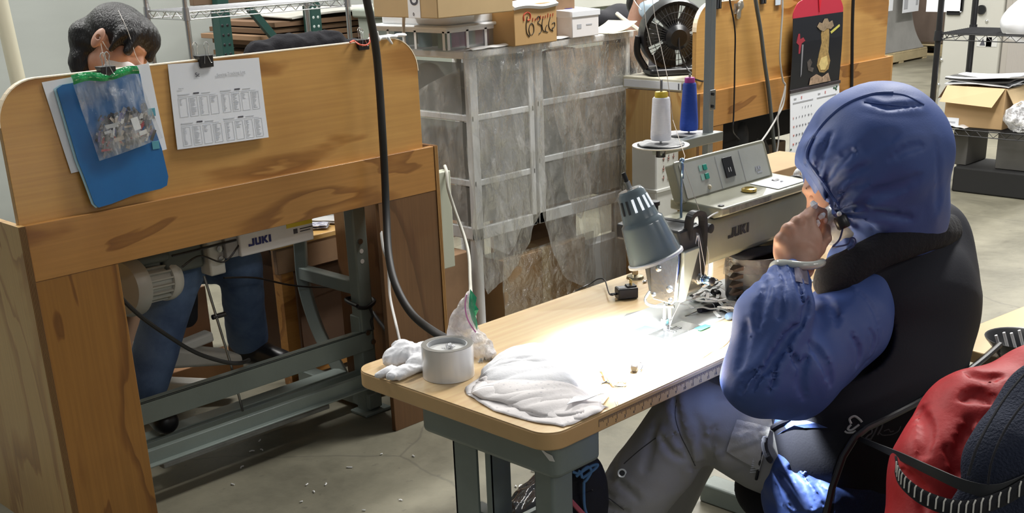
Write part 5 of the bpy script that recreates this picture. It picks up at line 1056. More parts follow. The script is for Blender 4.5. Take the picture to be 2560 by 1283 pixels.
# ------------------------------------------------------------------ sewing machine head
NX, NY = 1.900, 1.432
SM = thing('sewing_machine', 'olive-grey industrial sewing machine with tilted control panel on the foreground table', 'sewing machine', (2.1, 1.5, ZT_))
zb = ZT_
b = MB(); b.prism(rrect(1.835, 2.42, 1.395, 1.572, .012), (0, 0, zb), (1, 0, 0), (0, 1, 0), (0, 0, .0035)); b.build('bed', mat('bed_grey', (.40, .42, .41), .35, coat=.3), SM)
b = MB(); b.box(1.852, 1.925, 1.402, 1.455, zb+.0036, zb+.0048); b.build('needle_plate', M_STEEL, SM, bevel=.0008)
b = MB(); b.box(1.925, 1.972, 1.402, 1.455, zb+.0036, zb+.0046); b.build('slide_plate', M_CHROME, SM, bevel=.0008)
MT = mat('cyan_tape', (.03, .50, .62), .4)
b = MB(); b.box(1.862, 1.90, 1.457, 1.497, zb+.0036, zb+.0046); b.build('tape_mark', MT, SM); b = MB(); b.box(1.945, 1.985, 1.385, 1.402, zb+.0036, zb+.0044); b.build('tape_mark', MT, SM)
for i in range(3): MB().box(1.895, 1.935, 1.426+i*.006, 1.429+i*.006, zb+.0049, zb+.0058).build('feed_dog', M_STEEL, SM)
# arm: rounded bar with a bevelled top, then the upright column
AY0, AY1 = 1.422, 1.535; az0, az1 = .880, .985
prof = [(AY0+.010, az0), (AY1-.01, az0), (AY1, az0+.012), (AY1, az1-.022), (AY1-.018, az1), (AY0+.045, az1+.002), (AY0+.006, az1-.012), (AY0, az1-.020), (AY0, az0+.010)]
b = MB(); b.prism(prof, (1.965, 0, 0), (0, 1, 0), (0, 0, 1), (.45, 0, 0)); b.build('arm', M_MACH, SM, bevel=.006, seg=3)
# head box tapering down to the needle; pale right cheek and chrome face plate on its left end
hp = [(1.405, .985), (1.500, .985), (1.500, .93), (1.480, .845), (1.465, .832), (1.420, .832), (1.400, .850), (1.396, .95)]
b = MB(); b.prism(hp, (1.888, 0, 0), (0, 1, 0), (0, 0, 1), (.085, 0, 0)); b.build('head', mat('head_dark', (.03, .032, .032), .35), SM, bevel=.005)
fp = [(1.392, .950), (1.466, .950), (1.468, .925), (1.464, .852), (1.458, .836), (1.408, .833), (1.400, .842), (1.392, .925)]
b = MB(); b.prism(fp, (1.884, 0, 0), (0, 1, 0), (0, 0, 1), (-.010, 0, 0)); b.build('face_plate', mat('brushed_face', (.36, .39, .44), .2, 1., bump=.06, bscale=60, var=.3, vscale=30), SM, bevel=.003, seg=3)
for (y, z, r_) in ((1.443, .905, .0065), (1.414, .866, .0075), (1.455, .847, .0045), (1.412, .843, .0045)):
    MB().lathe([(0, 0), (r_, 0), (r_, .002), (r_*.6, .003), (0, .003)], (1.874, y, z), (-1, 0, 0), 16).build('face_screw', M_CHROME, SM)
b = MB(); b.hexa([V((1.888, 1.394, .836)), V((1.905, 1.394, .836)), V((1.905, 1.42, .836)), V((1.888, 1.42, .836))], [V((1.888, 1.388, .945)), V((1.945, 1.390, .945)), V((1.945, 1.42, .945)), V((1.888, 1.42, .945))]); b.build('front_cheek', mat('pale_enamel', (.27, .30, .27), .35, coat=.3), SM, bevel=.003)
b = MB(); b.box(1.955, 1.968, 1.415, 1.535, .86, .988); b.build('arm_collar', mat('head_dark', (0, 0, 0)), SM, bevel=.003)
b = MB(); b.box(2.285, 2.42, 1.425, 1.550, zb+.0036, .89); b.build('column', M_MACH, SM, bevel=.01, seg=3)
# needle bar, needle, presser foot, lifter bar
b = MB(); b.cyl((NX, NY, .822), (NX, NY, .833), .007); b.cyl((NX, NY, .835), (NX, NY, .793), .0035, n=12); b.build('needle_bar', M_CHROME, SM)
MB().cyl((NX, NY, .794), (NX, NY, zb+.004), .0011, .0004, n=8).build('needle', M_CHROME, SM)
b = MB(); b.cyl((NX-.003, NY+.012, .835), (NX-.003, NY+.012, .778), .0035, n=12); b.build('presser_bar', M_CHROME, SM)
b = MB(); b.box(NX-.0075, NX+.004, NY+.006, NY+.018, .773, .790); b.box(NX-.007, NX-.002, NY-.014, NY+.012, zb+.005, .7665); b.box(NX+.001, NX+.006, NY-.014, NY+.012, zb+.005, .7665); b.box(NX-.007, NX+.006, NY+.004, NY+.012, .765, .776); b.build('presser_foot', M_CHROME, SM, bevel=.001)
b = MB(); b.tube(smooth_path([(1.880, 1.470, .850), (1.872, 1.475, .835), (1.870, 1.470, .826), (1.874, 1.455, .822), (1.885, 1.435, .822), (1.892, 1.415, .824)], 6), .0032, 8); b.build('thread_guide_bar', M_STEEL, SM)
# thread take-up guard (black loop), lever, tension knobs, guides
b = MB()
for x0_ in (1.972,):
    pts = smooth_path([(1.966, 1.408, .865), (1.968, 1.402, .92), (1.966, 1.400, .995), (1.952, 1.401, 1.012), (1.930, 1.404, 1.010), (1.925, 1.406, .985), (1.925, 1.407, .94)], 6)
    for a, c in zip(pts[:-1], pts[1:]): cbar(b, a, c+(c-a)*.3, .010, .016, (0, 1, 0))
b.build('take_up_guard', M_BLACK, SM)
MB().tube(smooth_path([(1.945, 1.405, .93), (1.946, 1.400, .955), (1.942, 1.396, .972)], 5), .003, 8).build('take_up_lever', M_CHROME, SM)
def knob(nm, o, ax, prof_, m): return MB().lathe(prof_, o, ax, 24).build(nm, m, SM)
knob('tension_post', (1.955, 1.402, .872), (0, -1, 0), [(0, 0), (.012, 0), (.012, .004), (.009, .005), (.009, .010), (.0125, .011), (.0125, .014), (0, .014)], M_CHROME)
knob('tension_knob', (1.955, 1.387, .872), (0, -1, 0), [(0, 0), (.0075, 0), (.0088, .003), (.0088, .016), (.0078, .018), (0, .018)], mat('blue_steel', (.30, .45, .62), .25, 1.))
knob('tension_cap', (1.955, 1.3685, .872), (0, -1, 0), [(0, 0), (.009, 0), (.009, .004), (.005, .007), (0, .007)], M_BLACK)
knob('upper_guide', (1.992, 1.421, .972), (0, -1, 0), [(0, 0), (.0065, 0), (.0065, .012), (.010, .013), (.010, .024), (0, .025)], M_BLACK)
knob('guide_screw', (1.992, 1.428, .992), (0, -.5, 1), [(0, 0), (.005, 0), (.005, .004), (0, .005)], M_WHITE)
MB().tube(smooth_path([(1.995, 1.418, .985), (2.03, 1.418, .993), (2.08, 1.419, .996), (2.13, 1.420, .998)], 4), .0016, 6).build('wire_guide', M_WHITE, SM)
b = MB(); b.cyl((1.93, 1.50, .984), (1.93, 1.50, 1.022), .0095, n=20); b.cyl((1.93, 1.50, 1.020), (1.93, 1.50, 1.028), .013, n=20); b.build('bobbin_winder', M_BLACK, SM)
b = MB(); b.ball((1.905, 1.515, 1.000), (.018, .014, .018), 14); b.build('winder_wheel', M_BLACK, SM)
b = MB(); b.box(1.86, 1.905, 1.45, 1.545, .955, .990); b.build('head_cover', M_BLACK, SM, bevel=.006)
b = MB()
b.cyl((1.985, 1.47, .985), (1.985, 1.47, 1.105), .0028, n=10); b.ball((1.985, 1.47, 1.107), .006, 10); b.tube(smooth_path([(1.985, 1.468, 1.10), (1.981, 1.466, 1.085), (1.985, 1.468, 1.070)], 4), .003, 6); b.build('thread_post', mat('blue_steel', (0, 0, 0)), SM)
for i in range(4): MB().ball((1.90+.018*i, 1.535-.012*i, .990), (.005, .005, .004), 10).build('cover_screw', M_CHROME if i % 2 else M_BLACK, SM)
# control panel: low tray plus slanted display
PX0, PX1 = 2.035, 2.400
b = MB(); tray = [(1.408, .985), (1.408, 1.002), (1.520, 1.008), (1.545, 1.008), (1.545, .985), (1.43, .978)]
b.prism(tray, (PX0+.01, 0, 0), (0, 1, 0), (0, 0, 1), (PX1-PX0, 0, 0)); b.build('panel_tray', M_MACH, SM, bevel=.004)
PB = V((PX0, 1.500, 1.003)); PU = V((1, 0, 0)); PV = V((0, .34, .94)).normalized(); PN = PU.cross(PV)
b = MB(); b.prism(rrect(0, .350, 0, .092, .010), PB-PN*.0, PU, PV, -PN*.026); b.build('display_case', M_MACH, SM, bevel=.003)
b = MB(); b.prism(rrect(.016, .338, .008, .084, .004), PB+PN*.0006, PU, PV, PN*.0008); b.build('display_plate', mat('panel_grey', (.44, .45, .40), .45, var=.08, vscale=30), SM)
def pp(u, v, d=.0018): return PB+PU*u+PV*v+PN*d
M_LED = mat('green_key', (.02, .30, .22), .3)
for v in (.058, .038): MB().obox(pp(.094, v), PU*.014, PV*.013, PN*.002).build('green_key', M_LED, SM, bevel=.001); MB().obox(pp(.080, v), PU*.012, PV*.013, PN*.0006).build('key_label', mat('pale_teal', (.30, .50, .42), .5), SM)
MB().ball(pp(.100, .020), .0052, 12).build('indicator', mat('indicator_cream', (.70, .62, .45), .3), SM)
MB().obox(pp(.168, .028), PU*.036, PV*.046, PN*.0025).build('counter_window', M_BLACK, SM, bevel=.001)
for u in (.180, .188): MB().obox(pp(u, .040, .0045), PU*.002, PV*.010, PN*.0004).build('counter_digit', M_WHITE, SM)
MB().obox(pp(.146, .008), PU*.0012, PV*.074, PN*.0003).build('panel_line', M_INK, SM); MB().obox(pp(.238, .008), PU*.0012, PV*.074, PN*.0003).build('panel_line', M_INK, SM)
text('JUKI', .011, pp(.285, .028, .0022), PU, PV, M_INK, SM, bold=.0004); MB().obox(pp(.289, .020), PU*.020, PV*.003, PN*.0003).build('printed_marks', M_INK, SM)
for i in range(7): MB().obox(pp(.03+.014*i, .003+.0, .0022), PU*.004, PV*.0015, PN*.0003)
MB().lathe([(.010, 0), (.017, 0), (.017, .006), (.012, .008), (.010, .006)], (2.215, 1.455, 1.0055), (0, 0, 1), 24, closed=True).build('brass_cap', mat('brass', (.65, .48, .16), .25, 1.), SM); MB().cyl((2.215, 1.455, 1.002), (2.215, 1.455, 1.009), .0105).build('oil_window', M_MACH, SM)
MB().obox(V((2.275, 1.418, 1.0035)), V((.115, 0, 0)), V((0, .075, .0035)), V((0, 0, .0008))).build('white_card', M_PAPER, SM)
MB().ball((2.345, 1.470, 1.007), (.012, .008, .002), 12).build('oil_hole', M_BLACK, SM); MB().ball((2.065, 1.425, 1.004), (.009, .006, .002), 12).build('oil_hole', M_BLACK, SM)
text('oil', .010, (2.335, 1.448, 1.0068), (1, 0, 0), (0, 1, .045), M_INK, SM)
b = MB(); b.obox(V((2.07, 1.4068, .988)), V((.16, 0, 0)), V((0, 0, .012)), V((0, -.0006, 0))); b.build('worn_strip', mat('worn_grey', (.22, .22, .20), .6, var=.6, vscale=60), SM)
b = MB(); b.cyl((2.42, 1.485, .945), (2.455, 1.485, .945), .040, n=32); b.cyl((2.455, 1.485, .945), (2.475, 1.485, .945), .052, n=32); b.build('handwheel', mat('wheel_black', (.015, .015, .015), .3), SM, bevel=.004)
for k in range(5): MB().ball((2.40+.006*k, 1.440-.004*k, .985+.002*k), (.006, .005, .005), 8).build('wheel_screw', M_CHROME, SM)
juki(at_y(1820, 597, AY0-.0012), (1, 0, 0), (0, 0, 1), .0215, M_BLACK, SM)
q = at_y(1820, 420, 1.56); tag(MB().obox(at_y(1850, 400, 1.555), V((.075, 0, 0)), V((-.01, .022, 0)), V((0, 0, .002))).build('paper_slip', M_PAPER), 'small white slip on top of the control panel', 'paper')
# ------------------------------------------------------------------ desk lamp
lb = at_z(1572, 692, ZT_)
LM = thing('desk_lamp', 'grey cone work lamp with white rim shining on the foreground table', 'lamp', (lb.x, lb.y-.02, ZT_))
lb = V((lb.x, lb.y-.02, ZT_)); MB().lathe([(0, 0), (.022, 0), (.020, .006), (.0075, .010), (.0075, .03), (0, .03)], lb, (0, 0, 1), 24).build('base', mat('brass_dull', (.45, .40, .28), .3, 1.), LM)
LD_ = 2.26; top_ = at_d(1574, 474, LD_); mth = at_d(1639, 645, LD_+.035); AXL = (mth-top_).normalized(); LL = (mth-top_).length
neck = smooth_path([lb+V((0, 0, .02)), lb+V((0, 0, .08)), lb+V((0, .0, .13)), at_d(1590, 585, 2.60), at_d(1598, 570, 2.50), at_d(1605, 570, 2.38), top_+AXL*.08+FW*.03], 10)
rr_ = [.0052 if i % 2 else .0042 for i in range(len(neck))]
MB().tube(neck, rr_, 10).build('gooseneck', mat('brass_dull', (0, 0, 0)), LM)
KS = .80; pr = [(a_*KS, z_) for a_, z_ in [(.0, 0), (.028, .0), (.034, .006), (.045, .058), (.0465, .062), (.0520, .066), (.0530, .072), (.066, LL-.006), (.0665, LL), (.0645, LL), (.0640, LL-.006), (.0485, .081), (.038, .061), (.029, .008), (0, .003)]]
sh = MB().lathe(pr, top_, AXL, 48); sh.build('shade', M_SHADE, LM, angle=50)
MB().lathe([(.0532, LL-.004), (.0562, LL-.002), (.0562, LL+.003), (.0515, LL+.003), (.0515, LL-.004)], top_, AXL, 48, closed=True).build('shade_rim', mat('pale_rim', (.75, .76, .78), .35), LM)
MB().lathe([(.0505, LL-.003), (.0375, .082), (.024, .020), (.0235, .020), (.0368, .083), (.0495, LL-.003)], top_, AXL, 48, closed=True).build('shade_lining', mat('lining_white', (.85, .86, .88), .3), LM)
x_ = AXL.cross(-FW).normalized()
M_SLOT = mat('slot_dark', (.02, .025, .03), .6); M_SLOTL = mat('slot_glow', (.85, .9, .95), .4, emit=.5)  # emissive slots imitate bulb light coming through the vents
y_ = AXL.cross(x_); y_ = y_ if y_.dot(FW) < 0 else -y_; x_ = y_.cross(AXL)
if x_.dot(RT) < 0: x_ = -x_
for k, ang in enumerate((-62, -38, -14, 10, 34, 58)):
    a = math.radians(ang); d = y_*math.cos(a)+x_*math.sin(a); e = AXL.cross(d)
    r0_, r1_ = .0290, .0335
    o = top_+AXL*.016+d*r0_; b = MB(); b.tube([o, top_+AXL*.042+d*r1_], .0026, 8); b.build('vent_slot', M_SLOT if k < 2 else M_SLOTL, LM)
for sgn in (0,):
    MB().lathe([(.0512, .079), (.0525, .083), (.0512, .086)], top_, AXL, 48, closed=True)
MB().cyl(top_-AXL*.001, top_-AXL*.016, .006, n=14).build('switch_collar', M_STEEL, LM); MB().cyl(top_-AXL*.012, top_-AXL*.034, .0045, n=14).build('switch', M_BLACK, LM)
MB().ball(top_+AXL*(LL*.62), .020, 20).build('bulb', mat('bulb_glow', (.92, .96, 1), .3, emit=14.), LM)
sl = bpy.data.lights.new('lamp_light', 'SPOT'); sl.energy = 90; sl.spot_size = math.radians(112); sl.spot_blend = .5; sl.shadow_soft_size = .03; sl.color = (.90, .95, 1)
so = bpy.data.objects.new('lamp_light', sl); C.objects.link(so); so.location = top_+AXL*(LL*.80); so.rotation_euler = (AXL+V((-.16, .32, -.2))).to_track_quat('-Z', 'Y').to_euler()
# ------------------------------------------------------------------ thread stand with two cones
PXs = at_y(1768, 400, 1.765).x
TSD = thing('thread_stand', 'grey steel thread stand pole with two round trays on the foreground table', 'thread stand', (PXs, 1.765, ZT_))
MB().box(PXs-.010, PXs+.010, 1.755, 1.775, ZT_, 1.75).build('pole', mat('pole_grey', (.26, .29, .30), .35, .3, coat=.3), TSD, bevel=.002)
MB().cyl((PXs, 1.765, ZT_), (PXs, 1.765, ZT_+.008), .03).build('base', M_GREY, TSD)
W1 = at_y(1652, 356, 1.752); B1 = at_y(1722, 331, 1.84); zt1 = W1.z
b = MB(); b.box(W1.x-.01, PXs+.035, 1.742, 1.770, zt1-.030, zt1-.006); b.build('cross_arm', mat('arm_grey', (.22, .24, .22), .4, coat=.2), TSD, bevel=.002)
MB().cyl((W1.x-.01, 1.741, zt1-.018), (W1.x-.01, 1.737, zt1-.018), .006, n=14).build('arm_screw', M_STEEL, TSD)
MB().box(PXs-.012, PXs+.012, 1.752, 1.754, zt1+.05, zt1+.10).build('clamp', M_STEEL, TSD, bevel=.002)
for k in (.060, .090): MB().cyl((PXs-.003, 1.7518, zt1+k), (PXs-.003, 1.748, zt1+k), .004, n=10).build('clamp_screw', M_BLACK, TSD)
for (P_, r_, seed) in ((W1, .069, 1.), (B1, .074, 4.)):
    z = P_.z-.005
    MB().lathe([(0, 0), (r_-.003, 0), (r_, .003), (r_-.001, .004), (r_-.004, .0025), (0, .0025)], (P_.x, P_.y, z-.004), (0, 0, 1), 44).build('tray', M_WHITE, TSD)
    MB().cyl((P_.x, P_.y, z-.030), (P_.x, P_.y, z-.004), .012).build('tray_mount', M_BLACK, TSD)
    pd = MB(); pd.grid(lambda u, v: V((P_.x+(.004+.050*u+.006*float(nz(math.cos(v*2*PI)*2, math.sin(v*2*PI)*2, seed, 1.)))*math.cos(2*PI*v), P_.y+(.004+.050*u)*math.sin(2*PI*v), z+.002+.005*u*abs(float(nz(u*3+seed, math.cos(v*2*PI)*2, math.sin(v*2*PI)*2, 1.2))))), 8, 40, th=.002)
    pd.build('felt_pad', mat('grey_felt', (.50, .50, .50), .95, bump=.5, bscale=60, var=.3, vscale=40), TSD, angle=80)
    MB().lathe([(.054, 0), (.057, .002), (.054, .004)], (P_.x, P_.y, z-.001), (0, 0, 1), 40, closed=True).build('tray_ring', M_BLACK, TSD)
    MB().cyl((P_.x, P_.y, z), (P_.x, P_.y, P_.z+.147), .003, n=12).build('spool_pin', M_STEEL, TSD)
def cone(P_, ht, r0_, r1_, m, mc, lab, rc):
    t = thing('thread_cone', lab, 'thread cone', (P_.x, P_.y, P_.z+.0055), 'thread cones on the stand'); z = P_.z+.006
    MB().lathe([(0, 0), (r0_*.93, 0), (r0_, .005), (r0_*.99, .02), (r1_*1.02, ht*.97), (r1_*.9, ht), (0, ht)], (P_.x, P_.y, z), (0, 0, 1), 40).build('thread', m, t, angle=60)
    MB().lathe([(0, 0), (rc, 0), (rc, .011), (rc*.9, .013), (.005, .013), (0, .012)], (P_.x, P_.y, z+ht), (0, 0, 1), 28).build('cone_tip', mc, t)
    return t
hw = at_y(1650, 250, W1.y).z-W1.z; hb = at_y(1727, 212, B1.y).z-B1.z
cone(W1, hw, .0248, .0205, mat('white_thread', (.80, .80, .86), .7, bump=.25, bscale=1, stretch=(1, 1, 700)), mat('yellow_tip', (.62, .45, .03), .4), 'white thread cone with yellow tip, on the left tray', .0155)
cone(B1, hb, .0235, .0165, mat('blue_thread', (.005, .05, .36), .65, bump=.25, bscale=1, stretch=(1, 1, 700)), mat('magenta_tip', (.42, .05, .30), .4), 'blue thread cone with magenta tip, on the right tray', .0130)
M_THR = mat('thread_pale', (.62, .55, .48), .7)
tw = W1+V((0, 0, hw+.03))
for pl, lb_ in (([tw, at_d(1615, 60, 2.9), at_d(1605, -40, 2.9)], 'thread line rising from the white cone to the top'), ([at_d(1625, -40, 2.88), at_d(1640, 60, 2.88), at_y(1668, 190, 1.70), at_d(1682, 300, 2.72), at_d(1712, 390, 2.62), V((1.985, 1.466, 1.104))], 'thread line coming down to the post on the machine'), ([V((1.985, 1.466, 1.10)), V((1.992, 1.425, .998))], 'short thread from the post to the upper guide')):
    tag(MB().tube(pl, .0007, 5).build('sewing_thread', M_THR), lb_, 'thread')
b = MB()
for pl in ([(1.942, 1.396, .972), (1.925, 1.398, .90), (1.915, 1.400, .86), (1.905, 1.428, .795), (NX, NY, .775)], [(1.942, 1.395, .972), (1.945, 1.386, .88)], [(1.946, 1.396, .970), (1.957, 1.386, .90), (1.955, 1.384, .875)], [(1.992, 1.418, .975), (1.975, 1.39, .92), (1.965, 1.384, .88)]):
    MB().tube(pl, .0006, 5).build('needle_thread', M_WHITE, SM)
# ------------------------------------------------------------------ things lying on the table
zt = ZT_+.0006
# tape roll
c = at_z(1121, 955, ZT_); tr = .0475; c = V((c.x+.012, c.y+.026, zt))
c = at_d(1121, 925, 1.0); 
ctr = at_z(1122, 945, ZT_)+V((.0, .0, 0)); TRc = V((1.398, 1.575, zt)); TRc = V((*(at_z(1122, 938, ZT_)).xy, zt))
TP = thing('tape_roll', 'big roll of clear packing tape standing flat on the table corner', 'tape', TRc)
MB().lathe([(.0385, 0), (.0505, 0), (.0505, .0635), (.0385, .0635)], TRc, (0, 0, 1), 56, closed=True).build('tape', mat('tape_clear', (.86, .85, .83), .22, .0, var=.22, vscale=1.2,  coat=.6, bump=.15, bscale=1, stretch=(14, 14, .3)), TP)
MB().lathe([(.0372, .0005), (.0385, .0005), (.0385, .0638), (.0372, .0638)], TRc, (0, 0, 1), 48, closed=True).build('core', mat('core_grey', (.42, .43, .44), .6), TP)
MB().lathe([(.0395, 0), (.0500, 0), (.0500, .0006), (.0395, .0006)], TRc+V((0, 0, .0636)), (0, 0, 1), 56, closed=True).build('wound_edge', mat('wound_dark', (.22, .21, .19), .35), TP)
MB().cyl(TRc+V((0, 0, .048)), TRc+V((0, 0, .054)), .0368, n=40).build('paper_filling', mat('core_pale', (.60, .60, .58), .7), TP)
rq = random.Random(9)
for i in range(11):
    a = rq.random()*6.28; r_ = .020*rq.random(); q = TRc+V((.006+r_*math.cos(a), -.002+r_*math.sin(a), .057)); a2 = rq.random()*6.28
    o = MB().tube([q-V((.005*math.cos(a2), .005*math.sin(a2), 0)), q+V((0, 0, .004)), q+V((.005*math.cos(a2), .005*math.sin(a2), .003))], .0019, 6).build('metal_clasp', mat('clasp_pale', (.8, .8, .82), .3, .5))
    tag(o, 'tiny silver clasp lying inside the tape roll', 'clasp', 'silver clasps in the tape roll')
# white cloth bundle left of the tape roll
wb = at_z(1010, 925, ZT_)
prims = []
for (x, y, d, r_) in ((985, 895, .016, (.024, .02, .018)), (1015, 885, .02, (.030, .024, .022)), (1000, 868, .03, (.018, .014, .014)), (965, 930, .007, (.026, .012, .009)), (1010, 930, .010, (.040, .018, .011)), (1050, 905, .014, (.030, .02, .016)), (1060, 880, .016, (.03, .02, .02)), (1095, 868, .014, (.03, .018, .016))):
    p = at_z(x, y, ZT_+d); prims.append(('ell', p, r_))
organic('white_cloth', prims, .0022, mat('white_cotton', (.80, .80, .82), .85, bump=.1, bscale=200), None, .010, lambda X, Y, Z: folds(.0045, 95)(X, Y, Z)+.0006*nz(X, Y, Z, 260))
WC = bpy.data.objects.get('white_cloth.001'); tag(WC, 'crumpled white cotton cloth left of the tape roll', 'cloth')
# plastic zip bag standing beside the tape roll
ZB0 = at_z(1195, 905, ZT_)
ZB = thing('zip_bag', 'clear zip bag with green flap and pink seal line beside the tape roll', 'zip bag', V((ZB0.x, ZB0.y, zt)))
prims = []
for (x, y, r_) in ((1174, 745, (.008, .008, .014)), (1166, 770, (.017, .010, .022)), (1158, 800, (.026, .012, .026)), (1153, 830, (.026, .014, .026)), (1172, 852, (.036, .016, .026)), (1148, 860, (.022, .016, .022)), (1192, 878, (.030, .016, .020)), (1206, 890, (.022, .014, .014)), (1222, 898, (.014, .010, .010))):
    p = at_x(x, y, 1.545); 
    if p.z < zt+r_[2]: p = V((p.x, p.y, zt+r_[2]))
    prims.append(('ell', p, r_, (RT, FW, UP)))
organic('bag_body', prims, .0022, film('zip_bag_film', (.88, .85, .87), .35, .14, .8, 40, (1, 1, 1), .62, .5, .3, .4), ZB, .016, folds(.0035, 55))
def zb(x, y, d=0.): return at_x(x, y, 1.532)-FW*d
zg = [(1176, 724), (1192, 745), (1188, 762), (1197, 775), (1189, 792), (1194, 812), (1193, 827), (1180, 800), (1172, 768)]
b = MB(); pts_ = [zb(x, y, .012) for x, y in zg]; cc = sum(pts_, V((0, 0, 0)))/len(pts_)-FW*.008; n = len(pts_)
b.add(pts_+[cc]+[p+FW*.004 for p in pts_]+[cc+FW*.006], [(n, (i+1) % n, i) for i in range(n)]+[(2*n+1, n+1+i, n+1+(i+1) % n) for i in range(n)]+[(i, (i+1) % n, n+1+(i+1) % n, n+1+i) for i in range(n)])
b.build('green_flap', mat('green_flap', (.015, .42, .20), .25, coat=.6, bump=.4, bscale=60), ZB)
MB().tube(smooth_path([zb(1168, 738, .016), zb(1164, 760, .018), zb(1166, 785, .02), zb(1174, 808, .018), zb(1190, 832, .014)], 6), .0014, 6).build('pink_seal', mat('pink_line', (.65, .20, .48), .4), ZB)
for i in range(12):
    p = at_z(1196+3.0*i, 905-0.6*i+rq.uniform(-3, 3), ZT_); p.z = zt
    tag(MB().tube([p+V((0, 0, .0015)), p+V((rq.uniform(-.003, .003), -.004, .0015)), p+V((rq.uniform(-.003, .003), -.002, .007))], .0013, 5).build('metal_clasp', M_STEEL), 'small metal clasp at the bottom corner of the zip bag', 'clasp', 'clasps spilling from the zip bag')
# pile of dotted fabric pieces
def dots_mat():
    m = mat('dotted_cotton', (.78, .74, .73), .85, bump=.08, bscale=250); nt = m.node_tree; N = nt.nodes.new; L = nt.links.new; bs = nt.nodes['Principled BSDF']
    tc = N('ShaderNodeTexCoord'); vo = N('ShaderNodeTexVoronoi'); vo.inputs['Scale'].default_value = 62; vo.inputs['Randomness'].default_value = .25; L(tc.outputs['Object'], vo.inputs['Vector'])
    r = N('ShaderNodeMapRange'); r.inputs['From Min'].default_value = .13; r.inputs['From Max'].default_value = .17; r.inputs['To Min'].default_value = .45; r.inputs['To Max'].default_value = 0; L(vo.outputs['Distance'], r.inputs['Value'])
    mx = N('ShaderNodeMix'); mx.data_type = 'RGBA'; mx.inputs['A'].default_value = (.80, .76, .75, 1); mx.inputs['B'].default_value = (.45, .43, .47, 1); L(r.outputs[0], mx.inputs['Factor']); L(mx.outputs['Result'], bs.inputs['Base Color']); return m
M_DOT = dots_mat(); M_COT = mat('white_cotton', (0, 0, 0))
lay_ = [([(1172, 990), (1180, 960), (1290, 905), (1400, 925), (1500, 1010), (1515, 1025), (1430, 1062), (1385, 1066), (1250, 1035)], 'bottom'),
        ([(1190, 975), (1215, 945), (1300, 900), (1420, 930), (1500, 1005), (1490, 1040), (1400, 1058), (1270, 1025)], 'second'),
        ([(1178, 992), (1225, 948), (1330, 915), (1440, 960), (1480, 1010), (1450, 1045), (1360, 1050), (1260, 1020)], 'third'),
        ([(1200, 960), (1240, 925), (1320, 912), (1400, 960), (1475, 1010), (1440, 1030), (1330, 1030), (1240, 1010)], 'fourth'),
        ([(1205, 955), (1230, 915), (1330, 886), (1440, 935), (1450, 985), (1400, 1000), (1320, 1000), (1240, 985)], 'fifth'),
        ([(1215, 950), (1250, 905), (1340, 884), (1400, 895), (1430, 930), (1380, 955), (1300, 950), (1240, 960)], 'topmost')]
for i, (pl, nm) in enumerate(lay_):
    P_ = [at_z(x, y, ZT_) for x, y in pl]; cx_ = sum(p.x for p in P_)/len(P_); cy2 = sum(p.y for p in P_)/len(P_); P_ = smooth_path([V((p.x, p.y, 0)) for p in P_], 6, True); n = len(P_)
    def fn(u, v, P_=P_, cx_=cx_, cy2=cy2, i=i, n=n):
        f = u*n; k = int(f) % n; fr = f-int(f); a = P_[k]*(1-fr)+P_[(k+1) % n]*fr
        rag = 1+.025*float(nz(math.cos(u*6.28)*9, math.sin(u*6.28)*9, i, 1.))
        x = cx_+(a.x-cx_)*v*rag; y = cy2+(a.y-cy2)*v*rag; hump = .012*(1-v**2.2)*min(1, .45+.12*i)
        al = (x*.86-y*.5); ac = (x*.5+y*.86); n1 = float(nz(al*13+i, ac*62, i*1.7, 1.)); n2 = float(nz(al*50, ac*90+i, i, 1.)); rid = (abs(n1)**.65)*.0070*(.3+.7*v)+.0012*n2
        return V((x, y, zt+.0015+.0036*i*(.35+.65*(1-v**6))+hump+rid*(1-.75*v**9)+.0012*i))
    o = MB().grid(fn, 84, 16, th=.0012).build('fabric_piece', M_DOT if i < 4 else M_COT, angle=120)
    tag(o, ['bottom white dotted fabric piece with frayed edge in the pile', 'white dotted fabric piece second from the bottom of the pile', 'third dotted fabric piece from the bottom of the pile', 'fourth dotted fabric piece from the bottom, wrinkled', 'plain white fabric piece just under the topmost one', 'topmost plain white fabric piece of the pile'][i], 'fabric', 'fabric pieces in the pile')
p0, p1 = at_z(1430, 1020, ZT_), at_z(1505, 1035, ZT_)
def cf(u, v): a = at_z(1418+85*u, 1040-30*u+(0 if v < .5 else 0), ZT_); q = at_z(1435+78*u, 1018-12*u+2, ZT_); p = a*(1-v)+q*v; return V((p.x, p.y, zt+.0215-.004*u+.001*math.sin(u*9)))
tag(MB().grid(cf, 10, 6, th=.0012).build('fabric_piece', M_COT), 'bright white loose corner piece at the right end of the fabric pile', 'fabric', 'fabric pieces in the pile')
# thread snips: two blades, ring handle
M_SNP = mat('snips_steel', (.50, .44, .33), .28, 1.)
SN = thing('thread_snips', 'metal thread snips with ring handle on the bright table area', 'snips', at_z(1530, 955, ZT_))
def tz(x, y, h=.002): p = at_z(x, y, ZT_); return V((p.x, p.y, ZT_+h))
b = MB(); cbar(b, tz(1503, 928, .004), tz(1534, 968, .003), .004, .0018); b.build('blade', M_SNP, SN); b = MB(); cbar(b, tz(1508, 938, .006), tz(1516, 958, .004), .0035, .0016); b.build('blade', M_SNP, SN)
MB().tube(smooth_path([tz(1534, 966), tz(1545, 969), tz(1562, 968), tz(1566, 961), tz(1556, 956), tz(1544, 958), tz(1543, 964)], 6), .0014, 7).build('handle_ring', M_SNP, SN); MB().tube(smooth_path([tz(1503, 961), tz(1514, 958), tz(1526, 961)], 4), .0016, 6).build('spring', M_STEEL, SN)
TW = thing('tweezers', 'small brass tweezers at the right edge of the fabric pile', 'tweezers', tz(1505, 1010)); 
